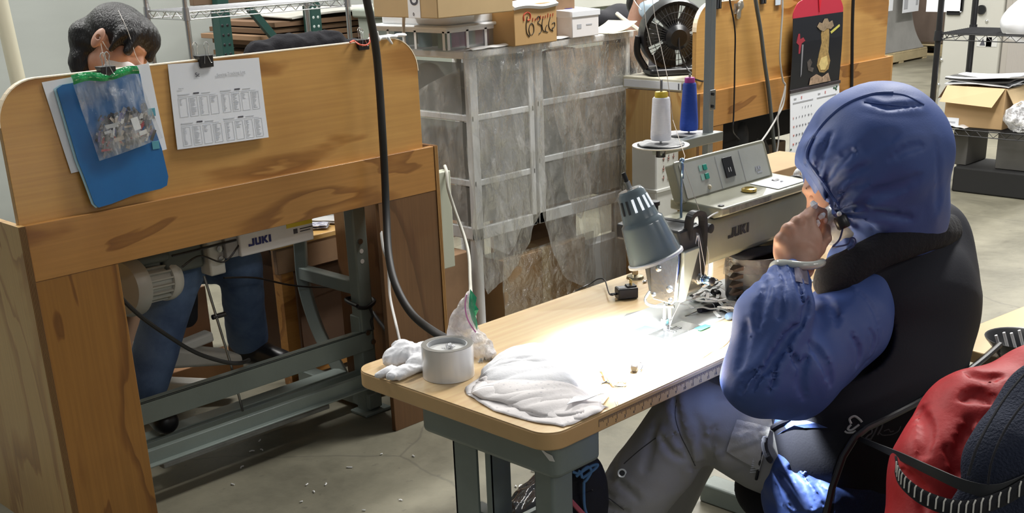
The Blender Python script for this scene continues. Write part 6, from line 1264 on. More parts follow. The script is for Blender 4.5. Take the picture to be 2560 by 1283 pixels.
for (x, y) in ((1523, 992), (1484, 1001)): b = MB(); cbar(b, tz(x, y, .004), tz(1505, 1014, .003), .004, .0016); b.build('arm', M_SNP, TW)
for k in (0, 1): tag(MB().tube([tz(1541+6*k, 1014, .0008)+V((0, 0, 0)), tz(1538+6*k, 1004, .0008)], .0007, 5).build('thread_end', M_WHITE), ('left' if k == 0 else 'right')+' of two short white thread ends at the table front edge', 'thread')
# toggle with cord loop
def toggle(nm, p, a, m, lab, s=1., group='cord toggles on the table', rot=0.):
    t = thing('cord_toggle', lab, 'cord toggle', (p.x, p.y, zt), group); ax = V((math.cos(a), math.sin(a), 0)); c = V((p.x, p.y, zt+.0068*s+rot))
    MB().lathe([(0, -.009*s), (.005*s, -.009*s), (.0067*s, -.006*s), (.0067*s, .004*s), (.0055*s, .006*s), (0, .006*s)], c, ax, 20).build('barrel', m, t)
    MB().lathe([(0, 0), (.0038*s, 0), (.0055*s, .001*s), (.0055*s, .004*s), (0, .005*s)], c+ax*.0062*s, ax, 16).build('button', M_BLACK, t); return t
toggle('t', tz(1586, 928), .6, mat('toggle_brown', (.012, .009, .008), .5), 'lone dark toggle on the bright table area beside the ruler edge', 1.1, None)
tag(MB().tube(smooth_path([tz(1594, 928, .008), tz(1600, 918, .010), tz(1606, 922, .006), tz(1602, 930, .004)], 5), .0014, 6).build('toggle_cord', M_BLACK), 'tiny black cord loop on the lone toggle', 'cord')
tag(MB().tube(smooth_path([tz(1755, 820), tz(1770, 818), tz(1805, 832), tz(1822, 846), tz(1818, 858), tz(1800, 872), tz(1780, 880), tz(1762, 892), tz(1745, 899), tz(1690, 906), tz(1640, 915), tz(1612, 919)], 8), .0013, 7).build('elastic_cord', mat('pale_elastic', (.16, .15, .14), .7)), 'long pale elastic cord curving over the bright table area to the toggle', 'cord')
tag(MB().tube(smooth_path([tz(1555, 906), tz(1562, 913), tz(1575, 922), tz(1580, 926)], 5), .0009, 6).build('thread_end', M_WHITE), 'short thread tail left of the lone toggle', 'thread')
# bed slot plate, marks
SP = thing('slot_plate', 'dark framed slot plate set into the tabletop left of the needle', 'plate', tz(1590, 792, 0))
pa, pb_, pc, pd_ = tz(1552, 799, 0), tz(1570, 782, 0), tz(1628, 780, 0), tz(1596, 801, 0)
b = MB(); pl = [at_z(1550, 801, ZT_), at_z(1566, 786, ZT_), at_z(1600, 778, ZT_), at_z(1628, 783, ZT_), at_z(1580, 803, ZT_)]
b.prism([(p.x, p.y) for p in pl], (0, 0, ZT_+.0002), (1, 0, 0), (0, 1, 0), (0, 0, .0012)); b.build('frame', mat('slot_grey', (.12, .12, .11), .4), SP)
pl = [at_z(1570, 798, ZT_), at_z(1576, 793, ZT_), at_z(1618, 783, ZT_), at_z(1614, 787, ZT_)]; b = MB(); b.prism([(p.x, p.y) for p in pl], (0, 0, ZT_+.0014), (1, 0, 0), (0, 1, 0), (0, 0, .0012)); b.build('slot', mat('slot_pale', (.55, .54, .5), .4), SP)
pl = [at_z(1558, 812, ZT_), at_z(1564, 806, ZT_), at_z(1566, 815, ZT_)]; tag(MB().prism([(p.x, p.y) for p in pl], (0, 0, ZT_+.0003), (1, 0, 0), (0, 1, 0), (0, 0, .0006)).build('arrow_mark', M_INK), 'tiny arrow mark beside the slot plate', 'mark')
# black power adapter with its cable
a = at_z(1566, 745, ZT_); AD = thing('power_adapter', 'black plug-in power adapter with prongs up on the foreground table', 'adapter', (a.x, a.y, zt))
Mx = Matrix.Translation((a.x, a.y, zt)) @ Matrix.Rotation(-.55, 4, 'Z')
b = MB(); b.box(-.024, .024, -.016, .016, 0, .026, 0, Mx); b.build('body', mat('adapter_black', (.015, .015, .018), .35), AD, bevel=.003)
b = MB(); b.box(-.0, .022, -.010, .012, .026, .030, 0, Mx); b.build('pin_base', M_BLACK, AD, bevel=.001)
for y in (-.004, .006): MB().box(.010, .0115, y-.003, y+.003, .030, .043, 0, Mx).build('prong', mat('brass', (0, 0, 0)), AD)
b = MB(); b.box(-.020, -.003, -.008, .010, .026, .0266, 0, Mx); b.build('rating_label', mat('label_grey2', (.16, .16, .17), .4), AD)
MB().tube(smooth_path([Mx @ V((-.024, 0, .012)), Mx @ V((-.040, .002, .012)), tz(1512, 715, .014), tz(1495, 712, .014), tz(1475, 716, .006), tz(1450, 724, .002), at_z(1440, 727, .74)], 7), .0017, 8).build('cable', M_BLACK, AD)
MB().tube([Mx @ V((-.024, 0, .012)), Mx @ V((-.038, 0, .012))], .003, 8).build('strain_relief', M_BLACK, AD)
tag(MB().ball(tz(1612, 707, .003), (.009, .004, .003), 12).build('metal_bit', M_CHROME), 'small shiny metal piece behind the chrome face plate', 'metal piece')
# screwdriver
SD = thing('screwdriver', 'small black-handled screwdriver lying right of the needle', 'screwdriver', tz(1775, 785))
s0, s1, s2 = tz(1712, 795, .004), tz(1746, 786, .008), tz(1812, 770, .010); ax = (s2-s1).normalized()
MB().tube([s0, s1], .0013, 8).build('shaft', M_CHROME, SD); L_ = (s2-s1).length
MB().lathe([(0, 0), (.0055, 0), (.0075, .004), (.0055, .010), (.0085, .020), (.0088, L_*.5), (.0080, L_*.52), (.0088, L_*.55), (.0085, L_*.95), (.006, L_), (0, L_)], s1, ax, 20).build('handle', M_BLACK, SD)
MB().lathe([(.0088, 0), (.0093, .001), (.0088, .002)], s1+ax*L_*.5, ax, 20, closed=True).build('ring', M_WHITE, SD)
# heap of elastic cords with toggles
rc = random.Random(21); M_EL = mat('white_elastic', (.80, .79, .77), .75); M_EL2 = mat('grey_elastic', (.45, .44, .42), .75)
loc_names = ['nearest the machine', 'next to the screwdriver tip', 'under the arm', 'in front of the black tub', 'at the front of the heap', 'looping highest', 'behind the screwdriver handle', 'crossing the middle', 'at the sleeve side', 'folded double', 'twisted at the back', 'lying over the others', 'at the lower right', 'curling to the left', 'half under the toggles', 'stretched towards the tub', 'lying flat at the bottom', 'with a raised end', 'bent like a hook', 'short piece on top', 'beside the blue-grey toggle', 'tucked behind a toggle', 'nearest the table front', 'running along the tub']
for i in range(24):
    cx2, cy3 = rc.uniform(1712, 1790), rc.uniform(722, 775)
    if i % 3 == 0: cx2, cy3 = rc.uniform(1790, 1850), rc.uniform(778, 800)
    pl = []; a = rc.random()*6.28; bend = rc.uniform(-1.2, 1.2); p = at_z(cx2, cy3, ZT_)
    for k in range(6): pl.append(V((p.x, p.y, zt+.006+.0045*(i % 5)+.005*abs(math.sin(k*1.3+i))))); p = p+V((math.cos(a), math.sin(a), 0))*.016; a += bend+rc.uniform(-.6, .6)
    pl = [V((max(q.x, 1.985), min(q.y, 1.52), q.z)) for q in pl]
    bb_ = MB(); sp_ = smooth_path(pl, 6)
    for u_, v_ in zip(sp_[:-1], sp_[1:]): cbar(bb_, u_, v_+(v_-u_)*.25, .0075, .0016)
    tag(bb_.build('elastic_cord', M_EL if i % 3 else M_EL2), 'flat white elastic strap in the heap, '+loc_names[i], 'elastic', 'elastic straps in the heap')
tgl = [(1706, 742, 'leftmost at the chrome head'), (1736, 750, 'round one on the left'), (1757, 762, 'with a white face'), (1785, 716, 'at the back by the tub'), (1790, 745, 'in the middle of the heap'), (1846, 764, 'under the sleeve side'), (1812, 786, 'by the screwdriver handle'), (1862, 785, 'touching the sleeve'), (1726, 732, 'behind the leftmost one')]
for i, (x, y, lb_) in enumerate(tgl): toggle('t', tz(x, y), rc.uniform(-1, 2.5), M_BLACK if i != 2 else mat('toggle_grey', (.25, .25, .25), .4), 'black cord toggle in the heap, '+lb_, 1.15, rot=.004)
toggle('t', tz(1826, 800), -.2, mat('toggle_blue', (.16, .24, .36), .25, .3), 'blue-grey cord toggle at the front of the heap', 1.25)
# black tub lined with a clear bag, dark pad on it
tb_ = at_z(1868, 735, ZT_); TB = thing('black_tub', 'black tub lined with a clear bag under the machine arm', 'tub', V((2.145, 1.450, zt)))
tc_ = V((*at_z(1884, 748, ZT_).xy, zt)); MB().lathe([(0, 0), (.060, 0), (.064, .01), (.067, .075), (.064, .075), (.060, .012), (0, .006)], tc_, (0, 0, 1), 40).build('body', M_BLACK, TB)
MB().grid(lambda u, v: tc_+V(((.0685+.003*float(nz(u*9, v*3, 1, 1.)))*math.cos(u*2*PI), (.0685+.003*float(nz(u*9, v*3, 1, 1.)))*math.sin(u*2*PI), .108-.052*v+.008*math.sin(u*2*PI*3)*v)), 60, 10).build('bag_liner', film('liner_film', (.35, .33, .30), .3, .1, .8, 40, (1, 1, 1), .40, .6), TB, angle=180)
MB().lathe([(.060, .07), (.066, .074), (.066, .108), (.060, .108)], tc_, (0, 0, 1), 36, closed=True).build('collar', mat('collar_brown', (.07, .05, .04), .5), TB)
organic('black_pad', [('cap', tc_+V((-.045, .0, .113)), tc_+V((.085, -.03, .113)), .030, .012, (V((0, 0, 1)), .35))], .004, M_CLOTHB, None, .01); tag(bpy.data.objects['black_pad'], 'black pad lying over the black tub under the arm', 'pad')
for k in range(4):
    p = tc_+V((-.072, .0, .030+.018*k)); MB().hexa([p+V((-.020, -.006, 0)), p+V((.006, -.014, 0)), p+V((.006, .014, 0)), p+V((-.020, .006, 0))], [p+V((-.022, -.004, .005)), p+V((.006, -.014, .009)), p+V((.006, .014, .009)), p+V((-.022, .004, .005))]).build('fin', mat('fin_brown', (.09, .06, .04), .6), TB)
# carton, cable charger, small items behind the machine at the right
bxs('carton', 2.56, 2.86, 1.63, 1.785, zt, .968, M_CARD, None, .002, 'plain brown carton on the foreground table behind the machine', 'box')
CH = thing('cable_charger', 'white charger with coiled white cable behind the control panel', 'charger', (2.46, 1.56, 1.0)); 
ch = at_y(2000, 455, 1.60)
MB().box(ch.x-.035, ch.x+.04, 1.585, 1.625, zt, ch.z+.0).build('body', M_WHITE, CH, bevel=.004)
for k in range(4):
    cc = at_y(1994+2*k, 442-2*k, 1.60-.004*k); ra = .020-.002*k
    MB().tube([cc+V((ra*1.0*math.cos(t_)+.003*k, 0, ra*math.sin(t_))) for t_ in [2*PI*i/28 for i in range(28)]], .0024, 7, closed=True).build('cable_coil', M_WHITE, CH)
b = MB(); q = at_y(2000, 475, 1.583)
for i in range(3):
    for j in range(3): b.box(ch.x-.025+.017*i, ch.x-.013+.017*i, 1.5838, 1.5846, ch.z-.03-.014*j, ch.z-.02-.014*j)
tag(b.build('printed_marks', M_INK, CH), None, None)
MB().tube([at_y(1948, 460, 1.54), at_y(2016, 468, 1.54)], .0018, 6).build('wire', M_STEEL, CH)
organic('plug_pad', [('ell', (2.36+.14, 1.40+.19, ZT_+.03), (.03, .02, .03))], .004, M_BLACK); tag(bpy.data.objects['plug_pad'], 'black lump beside the charger on the table', 'adapter')
# ------------------------------------------------------------------ black crumpled bag on the floor under the table
organic('black_bag', [('cap', at_z(1290, 1300, .05), at_z(1365, 1240, .08), .05, .06), ('ell', at_z(1365, 1275, .07), (.09, .08, .07))], .005, mat('black_film', (.02, .02, .022), .12, coat=1., bump=.4, bscale=30), None, .03, folds(.010, 38)); tag(bpy.data.objects['black_bag.002'], 'crumpled glossy black plastic on the floor under the foreground table', 'plastic bag')
# right edge: tan table with black bowl of white sticks
q = at_z(2500, 858, .60); TT2 = thing('side_table', 'tan table corner at the right edge beyond the seated person', 'table', (2.95, .95, 0)); z2 = .60
M2 = Matrix.Translation((2.62, 1.12, 0)) @ Matrix.Rotation(-.12, 4, 'Z'); b = MB(); b.box(0, .7, -.62, .06, z2-.03, z2, 0, M2); b.build('tabletop', mat('tan_top', (.66, .45, .20), .4, coat=.3, var=.08), TT2, bevel=.003)
for (lx, ly) in ((.05, -.03), (.62, -.03), (.05, -.55), (.62, -.55)): b = MB(); b.box(lx, lx+.04, ly-.04, ly, 0, z2-.03, 0, M2); b.build('leg', M_GREY, TT2)
p = at_z(2545, 895, z2); BW = thing('black_bowl', 'black bowl of white sticks on the tan table at the right edge', 'bowl', (p.x, p.y, z2))
MB().lathe([(0, 0), (.04, 0), (.075, .045), (.078, .05), (.072, .048), (.04, .006), (0, .005)], (p.x, p.y, z2), (0, 0, 1), 32).build('bowl', M_BLACK, BW)
for k in range(5):
    q = V((p.x-.05+.018*k, p.y+.02-.01*k, z2+.02)); tag(MB().tube([q, q+V((-.012, .012, .045+.004*(k % 2)))], .0035, 6).build('white_stick', M_WHITE), 'white stick leaning in the black bowl', 'stick', 'white sticks in the black bowl')
# ------------------------------------------------------------------ people
def nv(p): return np.array(p, float)
def head_prims(c, f, u, s=1.):
    f = V(f).normalized(); sd = f.cross(V(u)).normalized(); u = sd.cross(f); P = lambda a, b, d: nv(c+(f*a+sd*b+u*d)*s); A = (f, sd, u)
    pr = [('ell', P(-.012, 0, .028), (.096*s, .077*s, .088*s), A), ('ell', P(.030, 0, -.020), (.066*s, .062*s, .085*s), A), ('ell', P(.048, 0, -.078), (.036*s, .038*s, .028*s), A),
          ('cap', P(.088, 0, .010), P(.106, 0, -.022), .009*s, .013*s, None, .010), ('ell', P(.080, 0, .030), (.018*s, .052*s, .012*s), A, .012), ('ell', P(.088, 0, -.052), (.014*s, .026*s, .010*s), A, .008)]
    for k in (-1, 1):
        pr += [('ell', P(-.004, k*.079, -.004), (.020*s, .008*s, .032*s), A, .004), ('ell', P(.060, k*.042, -.022), (.024*s, .022*s, .022*s), A)]
    return pr, P, A
def eyes(P, s, parent, lid=False):
    for k in (-1, 1):
        MB().ball(P(.078, k*.031, .006), .0120*s, 14).build('eyelid' if lid else 'eye', M_SKIN if lid else mat('eye_white', (.75, .73, .7), .2), parent)
        if not lid: MB().ball(P(.0875, k*.031, .006), .0045*s, 10).build('pupil', mat('pupil', (.015, .01, .008), .1), parent)
        MB().tube([P(.086, k*.018, .030), P(.089, k*.032, .033), P(.081, k*.048, .030)], .0020*s, 6).build('eyebrow', M_HAIR, parent)
def hair_strands(P, s, n, seed, start, end, parent):
    r = random.Random(seed); b = MB()
    for i in range(n): pass
# ================= foreground worker
WK = thing('person', 'person in blue hooded jacket and black vest seated at the foreground sewing table', 'person', (2.1, 1.1, 0))
def w(x, y, d): return nv(at_d(x, y, d))
hc = at_d(2136, 454, 2.36); Fh = (-RT*.80-UP*.42+FW*.42).normalized(); hp_, HP, HA = head_prims(hc, Fh, UP*.85-RT*.35)
AX_S, AX_F, AX_U = V((.97, .22, .0)).normalized(), V((-.22, .96, .1)).normalized(), V((-.05, -.10, 1)).normalized(); TA = (AX_S, AX_F, AX_U)
hipL, kneeL, ankL = nv((2.05, 1.07, .46)), nv((1.87, 1.36, .60)), nv((1.655, 1.53, .17)); hipR, kneeR, ankR = nv((2.25, 1.11, .46)), nv((2.14, 1.47, .57)), nv((2.10, 1.62, .15))
shL, elL, wrL = w(2115, 812, 2.32), w(1910, 955, 2.17), w(1985, 690, 2.20)
shR, elR, wrR = nv((2.34, 1.14, .90)), nv((2.46, 1.20, .83)), nv((2.36, 1.19, .97))
neck_b = w(2215, 640, 2.42)
body = hp_+[('cap', nv(hc-V((0, 0, .05))), neck_b, .052, .058), ('ell', w(2245, 800, 2.52), (.165, .10, .18), TA), ('ell', nv((2.15, 1.10, .60)), (.145, .10, .16), TA), ('ell', nv((2.15, 1.09, .50)), (.16, .12, .10), TA),
    ('cap', w(2150, 740, 2.36), shR, .05, .05), ('cap', shL, elL, .046, .040), ('cap', elL, wrL, .038, .027), ('cap', shR, elR, .046, .040), ('cap', elR, wrR, .038, .027), ('ell', wrR+nv((-.03, -.01, .06)), (.035, .03, .05)),
    ('cap', hipL, kneeL, .075, .052), ('cap', kneeL, ankL, .050, .034), ('cap', hipR, kneeR, .075, .052), ('cap', kneeR, ankR, .050, .034), ('cap', ankL, ankL+nv((-.03, .14, -.07)), .036, .03), ('cap', ankR, ankR+nv((-.02, .14, -.06)), .036, .03)]
# left hand, palm side away: wrist, palm, four bent fingers, thumb
h0 = w(2002, 668, 2.22)
K = [w(2022, 552, 2.235), w(1994, 556, 2.222), w(1970, 574, 2.215), w(1953, 600, 2.22)]
M1 = [w(2036, 524, 2.28), w(2022, 534, 2.285), w(2002, 560, 2.285), w(1988, 594, 2.28)]
M2 = [w(2056, 532, 2.305), w(2048, 556, 2.32), w(2030, 584, 2.325), w(2016, 616, 2.315)]
TPs = [w(2060, 553, 2.31), w(2062, 578, 2.315), w(2048, 604, 2.315), w(2034, 630, 2.30)]
hand = [('cap', h0, w(2000, 640, 2.222), .026, .030, (FW, .72)), ('ell', w(1994, 612, 2.232), (.045, .020, .048), (RT*.97-UP*.2, FW, UP))]
for i in range(4):
    r_ = (.0098, .0102, .0098, .0086)[i]
    hand += [('cap', w(1998+4*(1.5-i), 640, 2.228), K[i], .014, .0122, None, .010), ('cap', K[i], M1[i], .0115, r_, None, .005), ('cap', M1[i], M2[i], r_, r_*.92, None, .004), ('cap', M2[i], TPs[i], r_*.92, r_*.80, None, .003)]
T0, T1_, T2_, T3_ = w(2020, 650, 2.235), w(2046, 622, 2.25), w(2064, 596, 2.27), w(2066, 570, 2.285)
hand += [('cap', T0, T1_, .017, .0135, None, .010), ('cap', T1_, T2_, .0125, .0105, None, .006), ('cap', T2_, T3_, .0105, .0085, None, .004)]
hv, hf = blob(hand, .0024, .006, lambda X, Y, Z: .0006*nz(X, Y, Z, 90))
bo = organic('body', body, .0065, M_SKIN, WK, .022, None, (hv, hf))
eyes(lambda a, b_, d: hc+(HA[0]*a+HA[1]*b_+HA[2]*d), 1, WK, True)
MB().ball(V(TPs[0])+FW*-.009, (.005, .004, .0055), 10).build('fingernail', mat('nail', (.75, .5, .42), .3), WK)
# hair under the hood, mask, bits held in the fingers
organic('hair', [('ell', HP(-.022, 0, .036), (.098, .083, .090), HA), ('ell', HP(-.03, 0, -.03), (.075, .078, .07), HA), ('cut', HP(.045, 0, 0), HA[0])], .006, M_HAIR, WK)
M_MASK = mat('mask_grey', (.50, .51, .52), .35, bump=.4, bscale=50, coat=.4, var=.2, vscale=30)
organic('face_mask', [('ell', HP(.040, 0, -.055), (.074, .086, .056), HA), ('cut', HP(0, 0, -.012), HA[2]), ('cut', HP(-.020, 0, 0), -HA[0])], .0035, M_MASK, WK, .01, folds(.003, 70))
for k, (x, y, x2, y2, r_) in enumerate(((2030, 506, 2038, 520, .007), (2048, 545, 2060, 535, .006), (2044, 552, 2044, 566, .0045))):
    MB().tube([V(w(x, y, 2.262)), V(w((x+x2)/2+2, (y+y2)/2, 2.258)), V(w(x2, y2, 2.262))], [r_*.7, r_, r_*.6], 8).build('white_elastic_end', mat('white_nylon', (.80, .82, .9), .4), WK)
# jacket
def jw(X, Y, Z): a = nz(X, Y, Z, 11); b_ = nz(X+1, Y-2, Z, 26); return .009*(np.abs(a)**.7-.55)+.003*b_
sl = V(elL-shL).normalized()
jr = [('ell', w(2186, 394, 2.33), (.147, .150, .144), (RT, FW, UP)), ('ell', w(2224, 505, 2.36), (.113, .112, .105), (RT, FW, UP)), ('ell', w(2228, 590, 2.40), (.108, .10, .08), (RT, FW, UP)), ('ell', w(2060, 405, 2.31), (.052, .075, .042), (RT, FW, UP), .03), ('subcap', w(1944, 478, 2.18), w(2022, 596, 2.18), .064, .064), ('subcap', w(1944, 478, 2.25), w(2022, 596, 2.25), .065, .065), ('subcap', w(1950, 474, 2.32), w(2026, 594, 2.32), .066, .066), ('subcap', w(1948, 478, 2.40), w(2016, 594, 2.40), .064, .064),
      ('cap', w(2150, 590, 2.36), w(2115, 665, 2.37), .040, .040),
      ('cap', shL, w(1985, 930, 2.20), .086, .084), ('cap', w(1985, 930, 2.20), w(1905, 952, 2.17), .080, .066), ('cap', w(1905, 952, 2.17), w(1938, 790, 2.17), .066, .068), ('cap', w(1938, 790, 2.17), w(1974, 700, 2.20), .064, .046),
      ('cap', shR, elR, .07, .06), ('cap', elR, wrR, .058, .042), ('cap', w(2150, 740, 2.36), shR, .07, .07),
      ('ell', w(2245, 790, 2.53), (.18, .115, .19), TA), ('ell', w(2110, 1100, 2.46), (.175, .15, .14), TA), ('ell', w(2085, 1195, 2.42), (.150, .14, .085), TA), ('ell', w(2085, 1265, 2.42), (.155, .14, .05), TA)]
def jd(X, Y, Z):
    # creases fan out from the elbow, gathers run down from the cuff, hood pleats from the drawcord
    d = jw(X, Y, Z)
    c = w(1978, 690, 2.16); q2 = np.sqrt((X-c[0])**2+(Y-c[1])**2+(Z-c[2])**2); t_ = (X-c[0])*.7-(Y-c[1])*.7
    d = d+.0045*np.exp(-(q2/.062)**2)*np.sin(t_*330)
    g = w(2085, 545, 2.27); q3 = np.sqrt((X-g[0])**2+(Y-g[1])**2+(Z-g[2])**2); an3 = np.arctan2((Z-g[2]), (X-g[0])*.7-(Y-g[1])*.7)
    d = d+.0075*np.exp(-(q3/.105)**2)*np.sin(an3*13+3.5*nz(X, Y, Z, 8))+.006*(np.abs(nz(X*.6, Y*.6, Z, 16))**.7-.5)*np.exp(-(q3/.22)**2)
    d = d+.003*np.sin(60*((X-g[0])*.5-(Y-g[1])*.5+(Z-g[2])*.9)+4*nz(X, Y, Z, 6))*np.exp(-(q3/.26)**2)
    h = w(2090, 1230, 2.28); q4 = np.sqrt((X-h[0])**2+(Y-h[1])**2+(Z-h[2])**2); d = d+.007*np.exp(-(q4/.14)**2)*np.sin(nz(X, Y, Z, 30)*5)
    # hood side seam
    return d
JL = [(((2005, 813), (1976, 834), (1936, 898), (1906, 940)), .016, .011), (((2000, 812), (2013, 776), (2018, 750)), .014, .010), (((1955, 850), (1976, 887), (1998, 918)), .009, .009), (((1934, 892), (1936, 935), (1925, 972)), .009, .008),
 (((1914, 922), (1896, 948), (1884, 975)), .009, .007), (((1912, 912), (1876, 940), (1852, 978)), .008, .008), (((2061, 744), (2087, 775), (2090, 812)), .008, .009), (((2130, 838), (2147, 877), (2140, 912)), .008, .008), (((2174, 826), (2184, 850), (2176, 880)), .007, .006),
 (((1926, 700), (1906, 760), (1896, 815)), .007, .010), (((1960, 702), (1952, 765), (1948, 800)), .006, .008), (((1996, 706), (2006, 765)), .008, .008), (((2025, 860), (2060, 905), (2075, 955)), .008, .012), (((2020, 880), (2000, 945), (2010, 990)), .006, .011),
 (((2090, 712), (2146, 730), (2183, 776), (2196, 829), (2188, 877), (2142, 930)), .004, .004), (((1870, 800), (1862, 870), (1850, 930)), .005, .010),
 (((2016, 410), (2024, 371), (2034, 348)), .006, .007), (((2044, 430), (2057, 380), (2076, 338)), .008, .008), (((2061, 455), (2091, 414), (2130, 376)), .008, .009), (((2076, 478), (2117, 440), (2172, 412)), .008, .009), (((2085, 492), (2126, 470), (2168, 455)), .006, .006),
 (((2100, 526), (2143, 519), (2207, 530), (2275, 545)), .008, .008), (((2112, 545), (2160, 556), (2192, 578)), .008, .008), (((2164, 254), (2211, 270), (2254, 267), (2300, 262)), .007, .007), (((2229, 397), (2271, 371), (2308, 366)), .005, .010), (((2340, 360), (2345, 440), (2344, 520)), .004, .008),
 (((2170, 480), (2240, 470), (2300, 440)), .004, .016), (((2120, 400), (2190, 350), (2240, 340)), .003, .018), (((1945, 1180), (1975, 1215), (1985, 1270)), .010, .008), (((1975, 1170), (2010, 1210), (2030, 1270)), .010, .009), (((2010, 1180), (2050, 1225), (2080, 1280)), .009, .009), (((1940, 1215), (1955, 1260)), .008, .006)]
for k in range(6): JL.append((((1938+10*k, 672-1*k), (1934+11*k, 700)), .004, .0038))
organic('jacket', jr, .0048, M_BLUEJ, WK, .026, crease_field(jr, .009, .026, JL, jd), sm=3)
JO = bpy.data.objects['jacket']
# hood brim and seam, cuff patch, bangle, drawcord with lock
def on_hood(x, y): # point on the hood ellipsoid nearest the eye
    return V(w(x, y, 2.18+.14*((x-2186)/185)**2+.14*((y-394)/185)**2))
MB().tube([on_surf(JO, q.x, q.y, -.001) for q in smooth_path([V((x, y, 0)) for x, y in ((2232, 232), (2180, 236), (2120, 258), (2075, 292), (2040, 334), (2020, 372), (2018, 396), (2036, 426), (2062, 462), (2086, 498), (2104, 524))], 6)], .0042, 8).build('hood_brim', M_BLUEJ, WK)
JO = bpy.data.objects['jacket']; MB().grid(lambda u, v: on_surf(JO, 1989+33*u-4*v, 703+7*u-36*v+0*u, .003), 6, 6, th=.002).build('velcro_patch', mat('velcro_grey', (.22, .20, .26), .8), WK)
bc = V(w(1993, 667, 2.205)); wd = V(w(2000, 560, 2.21)-w(1985, 690, 2.20)).normalized(); bx_ = wd.cross(FW).normalized(); by_ = wd.cross(bx_)
ring = [bc+bx_*.0445*math.cos(t_)+by_*.036*math.sin(t_)+wd*.006*math.sin(t_*2+1) for t_ in [2*PI*i/40 for i in range(40)]]
MB().tube([p-wd*.010*((p-bc).dot(bx_)/.0465) for p in ring], .0080, 10, closed=True).build('bangle', mat('pale_jade', (.66, .68, .62), .14, trans=.2, coat=.8), WK)
MB().lathe([(0, 0), (.011, 0), (.013, .004), (.013, .022), (.010, .026), (0, .026)], V(w(2098, 540, 2.245)), (RT*.4-UP*.9), 20).build('cord_lock', M_BLACK, WK)
MB().ball(V(w(2098, 535, 2.235)), .005, 10).build('cord_stopper', mat('lock_white', (.6, .62, .66), .3), WK)
MB().tube(smooth_path([V(w(*q)) for q in ((2108, 556, 2.235), (2106, 575, 2.24), (2098, 600, 2.25), (2082, 618, 2.26), (2098, 616, 2.25), (2120, 610, 2.25), (2128, 595, 2.25), (2138, 600, 2.25), (2134, 615, 2.25), (2120, 624, 2.25))], 6), .0018, 7).build('drawcord', mat('navy_cord', (.02, .03, .12), .6), WK)
# vest with standing collar
vr = [('ell', w(2258, 800, 2.50), (.203, .150, .20), TA), ('ell', w(2238, 705, 2.46), (.185, .14, .12), TA), ('ell', w(2135, 1060, 2.44), (.196, .178, .18), TA), ('ell', w(2200, 930, 2.47), (.20, .165, .18), TA),
      ('cap', w(2110, 700, 2.36), w(2240, 650, 2.42), .050, .070), ('ell', w(2330, 660, 2.50), (.085, .08, .08), TA), ('cap', w(2125, 690, 2.36), w(2240, 620, 2.42), .050, .075), ('cap', w(2240, 620, 2.44), w(2320, 600, 2.52), .085, .085)]
vr += [('subcap', shL+nv((-.01, -.01, -.008)), w(2000, 905, 2.20), .0905, .088), ('cut', w(2000, 1205, 2.3), (UP*-1-RT*.55).normalized())]
organic('vest', vr, .0055, M_VEST, WK, .03, lambda X, Y, Z: .005*(np.abs(nz(X, Y, Z, 9))**.7-.5)+.0015*nz(X, Y, Z, 24))
cl = [w(2062, 688, 2.29), w(2090, 672, 2.285), w(2130, 650, 2.28), (w(2190, 618, 2.285)), w(2260, 590, 2.30), w(2330, 568, 2.34), w(2366, 562, 2.42), w(2370, 560, 2.50), w(2330, 560, 2.56), w(2240, 570, 2.58), w(2160, 600, 2.55), w(2110, 640, 2.48)]
b = []; spc_ = smooth_path([V(p) for p in cl], 3)
for a, c in zip(spc_[:-1], spc_[1:]): b.append(('cap', nv(a), nv(c), .0165, .0165))
for a, c in zip(spc_[:-1], spc_[1:]): b.append(('cap', nv(a-UP*.022), nv(c-UP*.020), .019, .019))
organic('collar', b, .0045, mat('collar_fleece', (.010, .010, .014), .95, bump=.3, bscale=150), WK, .02, lambda X, Y, Z: .002*nz(X, Y, Z, 30))
VO = bpy.data.objects['vest']
def vs_pt(x, y, d): return V(w(x, y, d))
MB().tube([on_surf(VO, q.x, q.y, .001) for q in smooth_path([V((q_[0], q_[1], 0)) for q_ in ((2030, 1030, 2.235), (1985, 1045, 2.25), (1940, 1065, 2.27), (1915, 1090, 2.29), (1912, 1120, 2.29), (1925, 1150, 2.28), (1940, 1162, 2.27))], 6)], .006, 8).build('vest_edge', M_VEST, WK)
VO = bpy.data.objects['vest']
pt_ = [(1938, 1050), (1972, 1040), (2040, 1058), (2070, 1070), (2010, 1070), (1955, 1080), (1925, 1098)]
b = MB(); cx2, cy2_ = 1985, 1064; ps = [on_surf(VO, x, y, .004) for x, y in pt_]; cc = on_surf(VO, cx2, cy2_, .009); n = len(ps)
b.add(ps+[cc]+[p+FW*.003 for p in ps]+[cc+FW*.003], [(n, (i+1) % n, i) for i in range(n)]+[(2*n+1, n+1+i, n+1+(i+1) % n) for i in range(n)]+[(i, (i+1) % n, n+1+(i+1) % n, n+1+i) for i in range(n)]); b.build('jacket_fold', M_BLUEJ, WK)
M_STI = mat('silver_stitch', (.55, .55, .56), .5)
VO = bpy.data.objects['vest']
cyc = lambda pts_, nm='embroidery', r_=.0016: MB().tube([on_surf(VO, *q) for q in [(p.x, p.y) for p in smooth_path([V((x, y, 0)) for x, y, d in pts_], 5)]], r_, 6).build(nm, M_STI, WK)
ev = 2.255
cyc([(2128, 1060, ev), (2124, 1048, ev), (2136, 1041, ev), (2148, 1048, ev), (2155, 1056, ev)], r_=.0024)
cyc([(2128, 1062, ev), (2122, 1068, ev), (2120, 1074, ev), (2128, 1076, ev), (2140, 1068, ev), (2148, 1062, ev)], r_=.0022)
cyc([(2112, 1078, ev), (2118, 1082, ev), (2130, 1082, ev), (2140, 1078, ev)], r_=.0020)
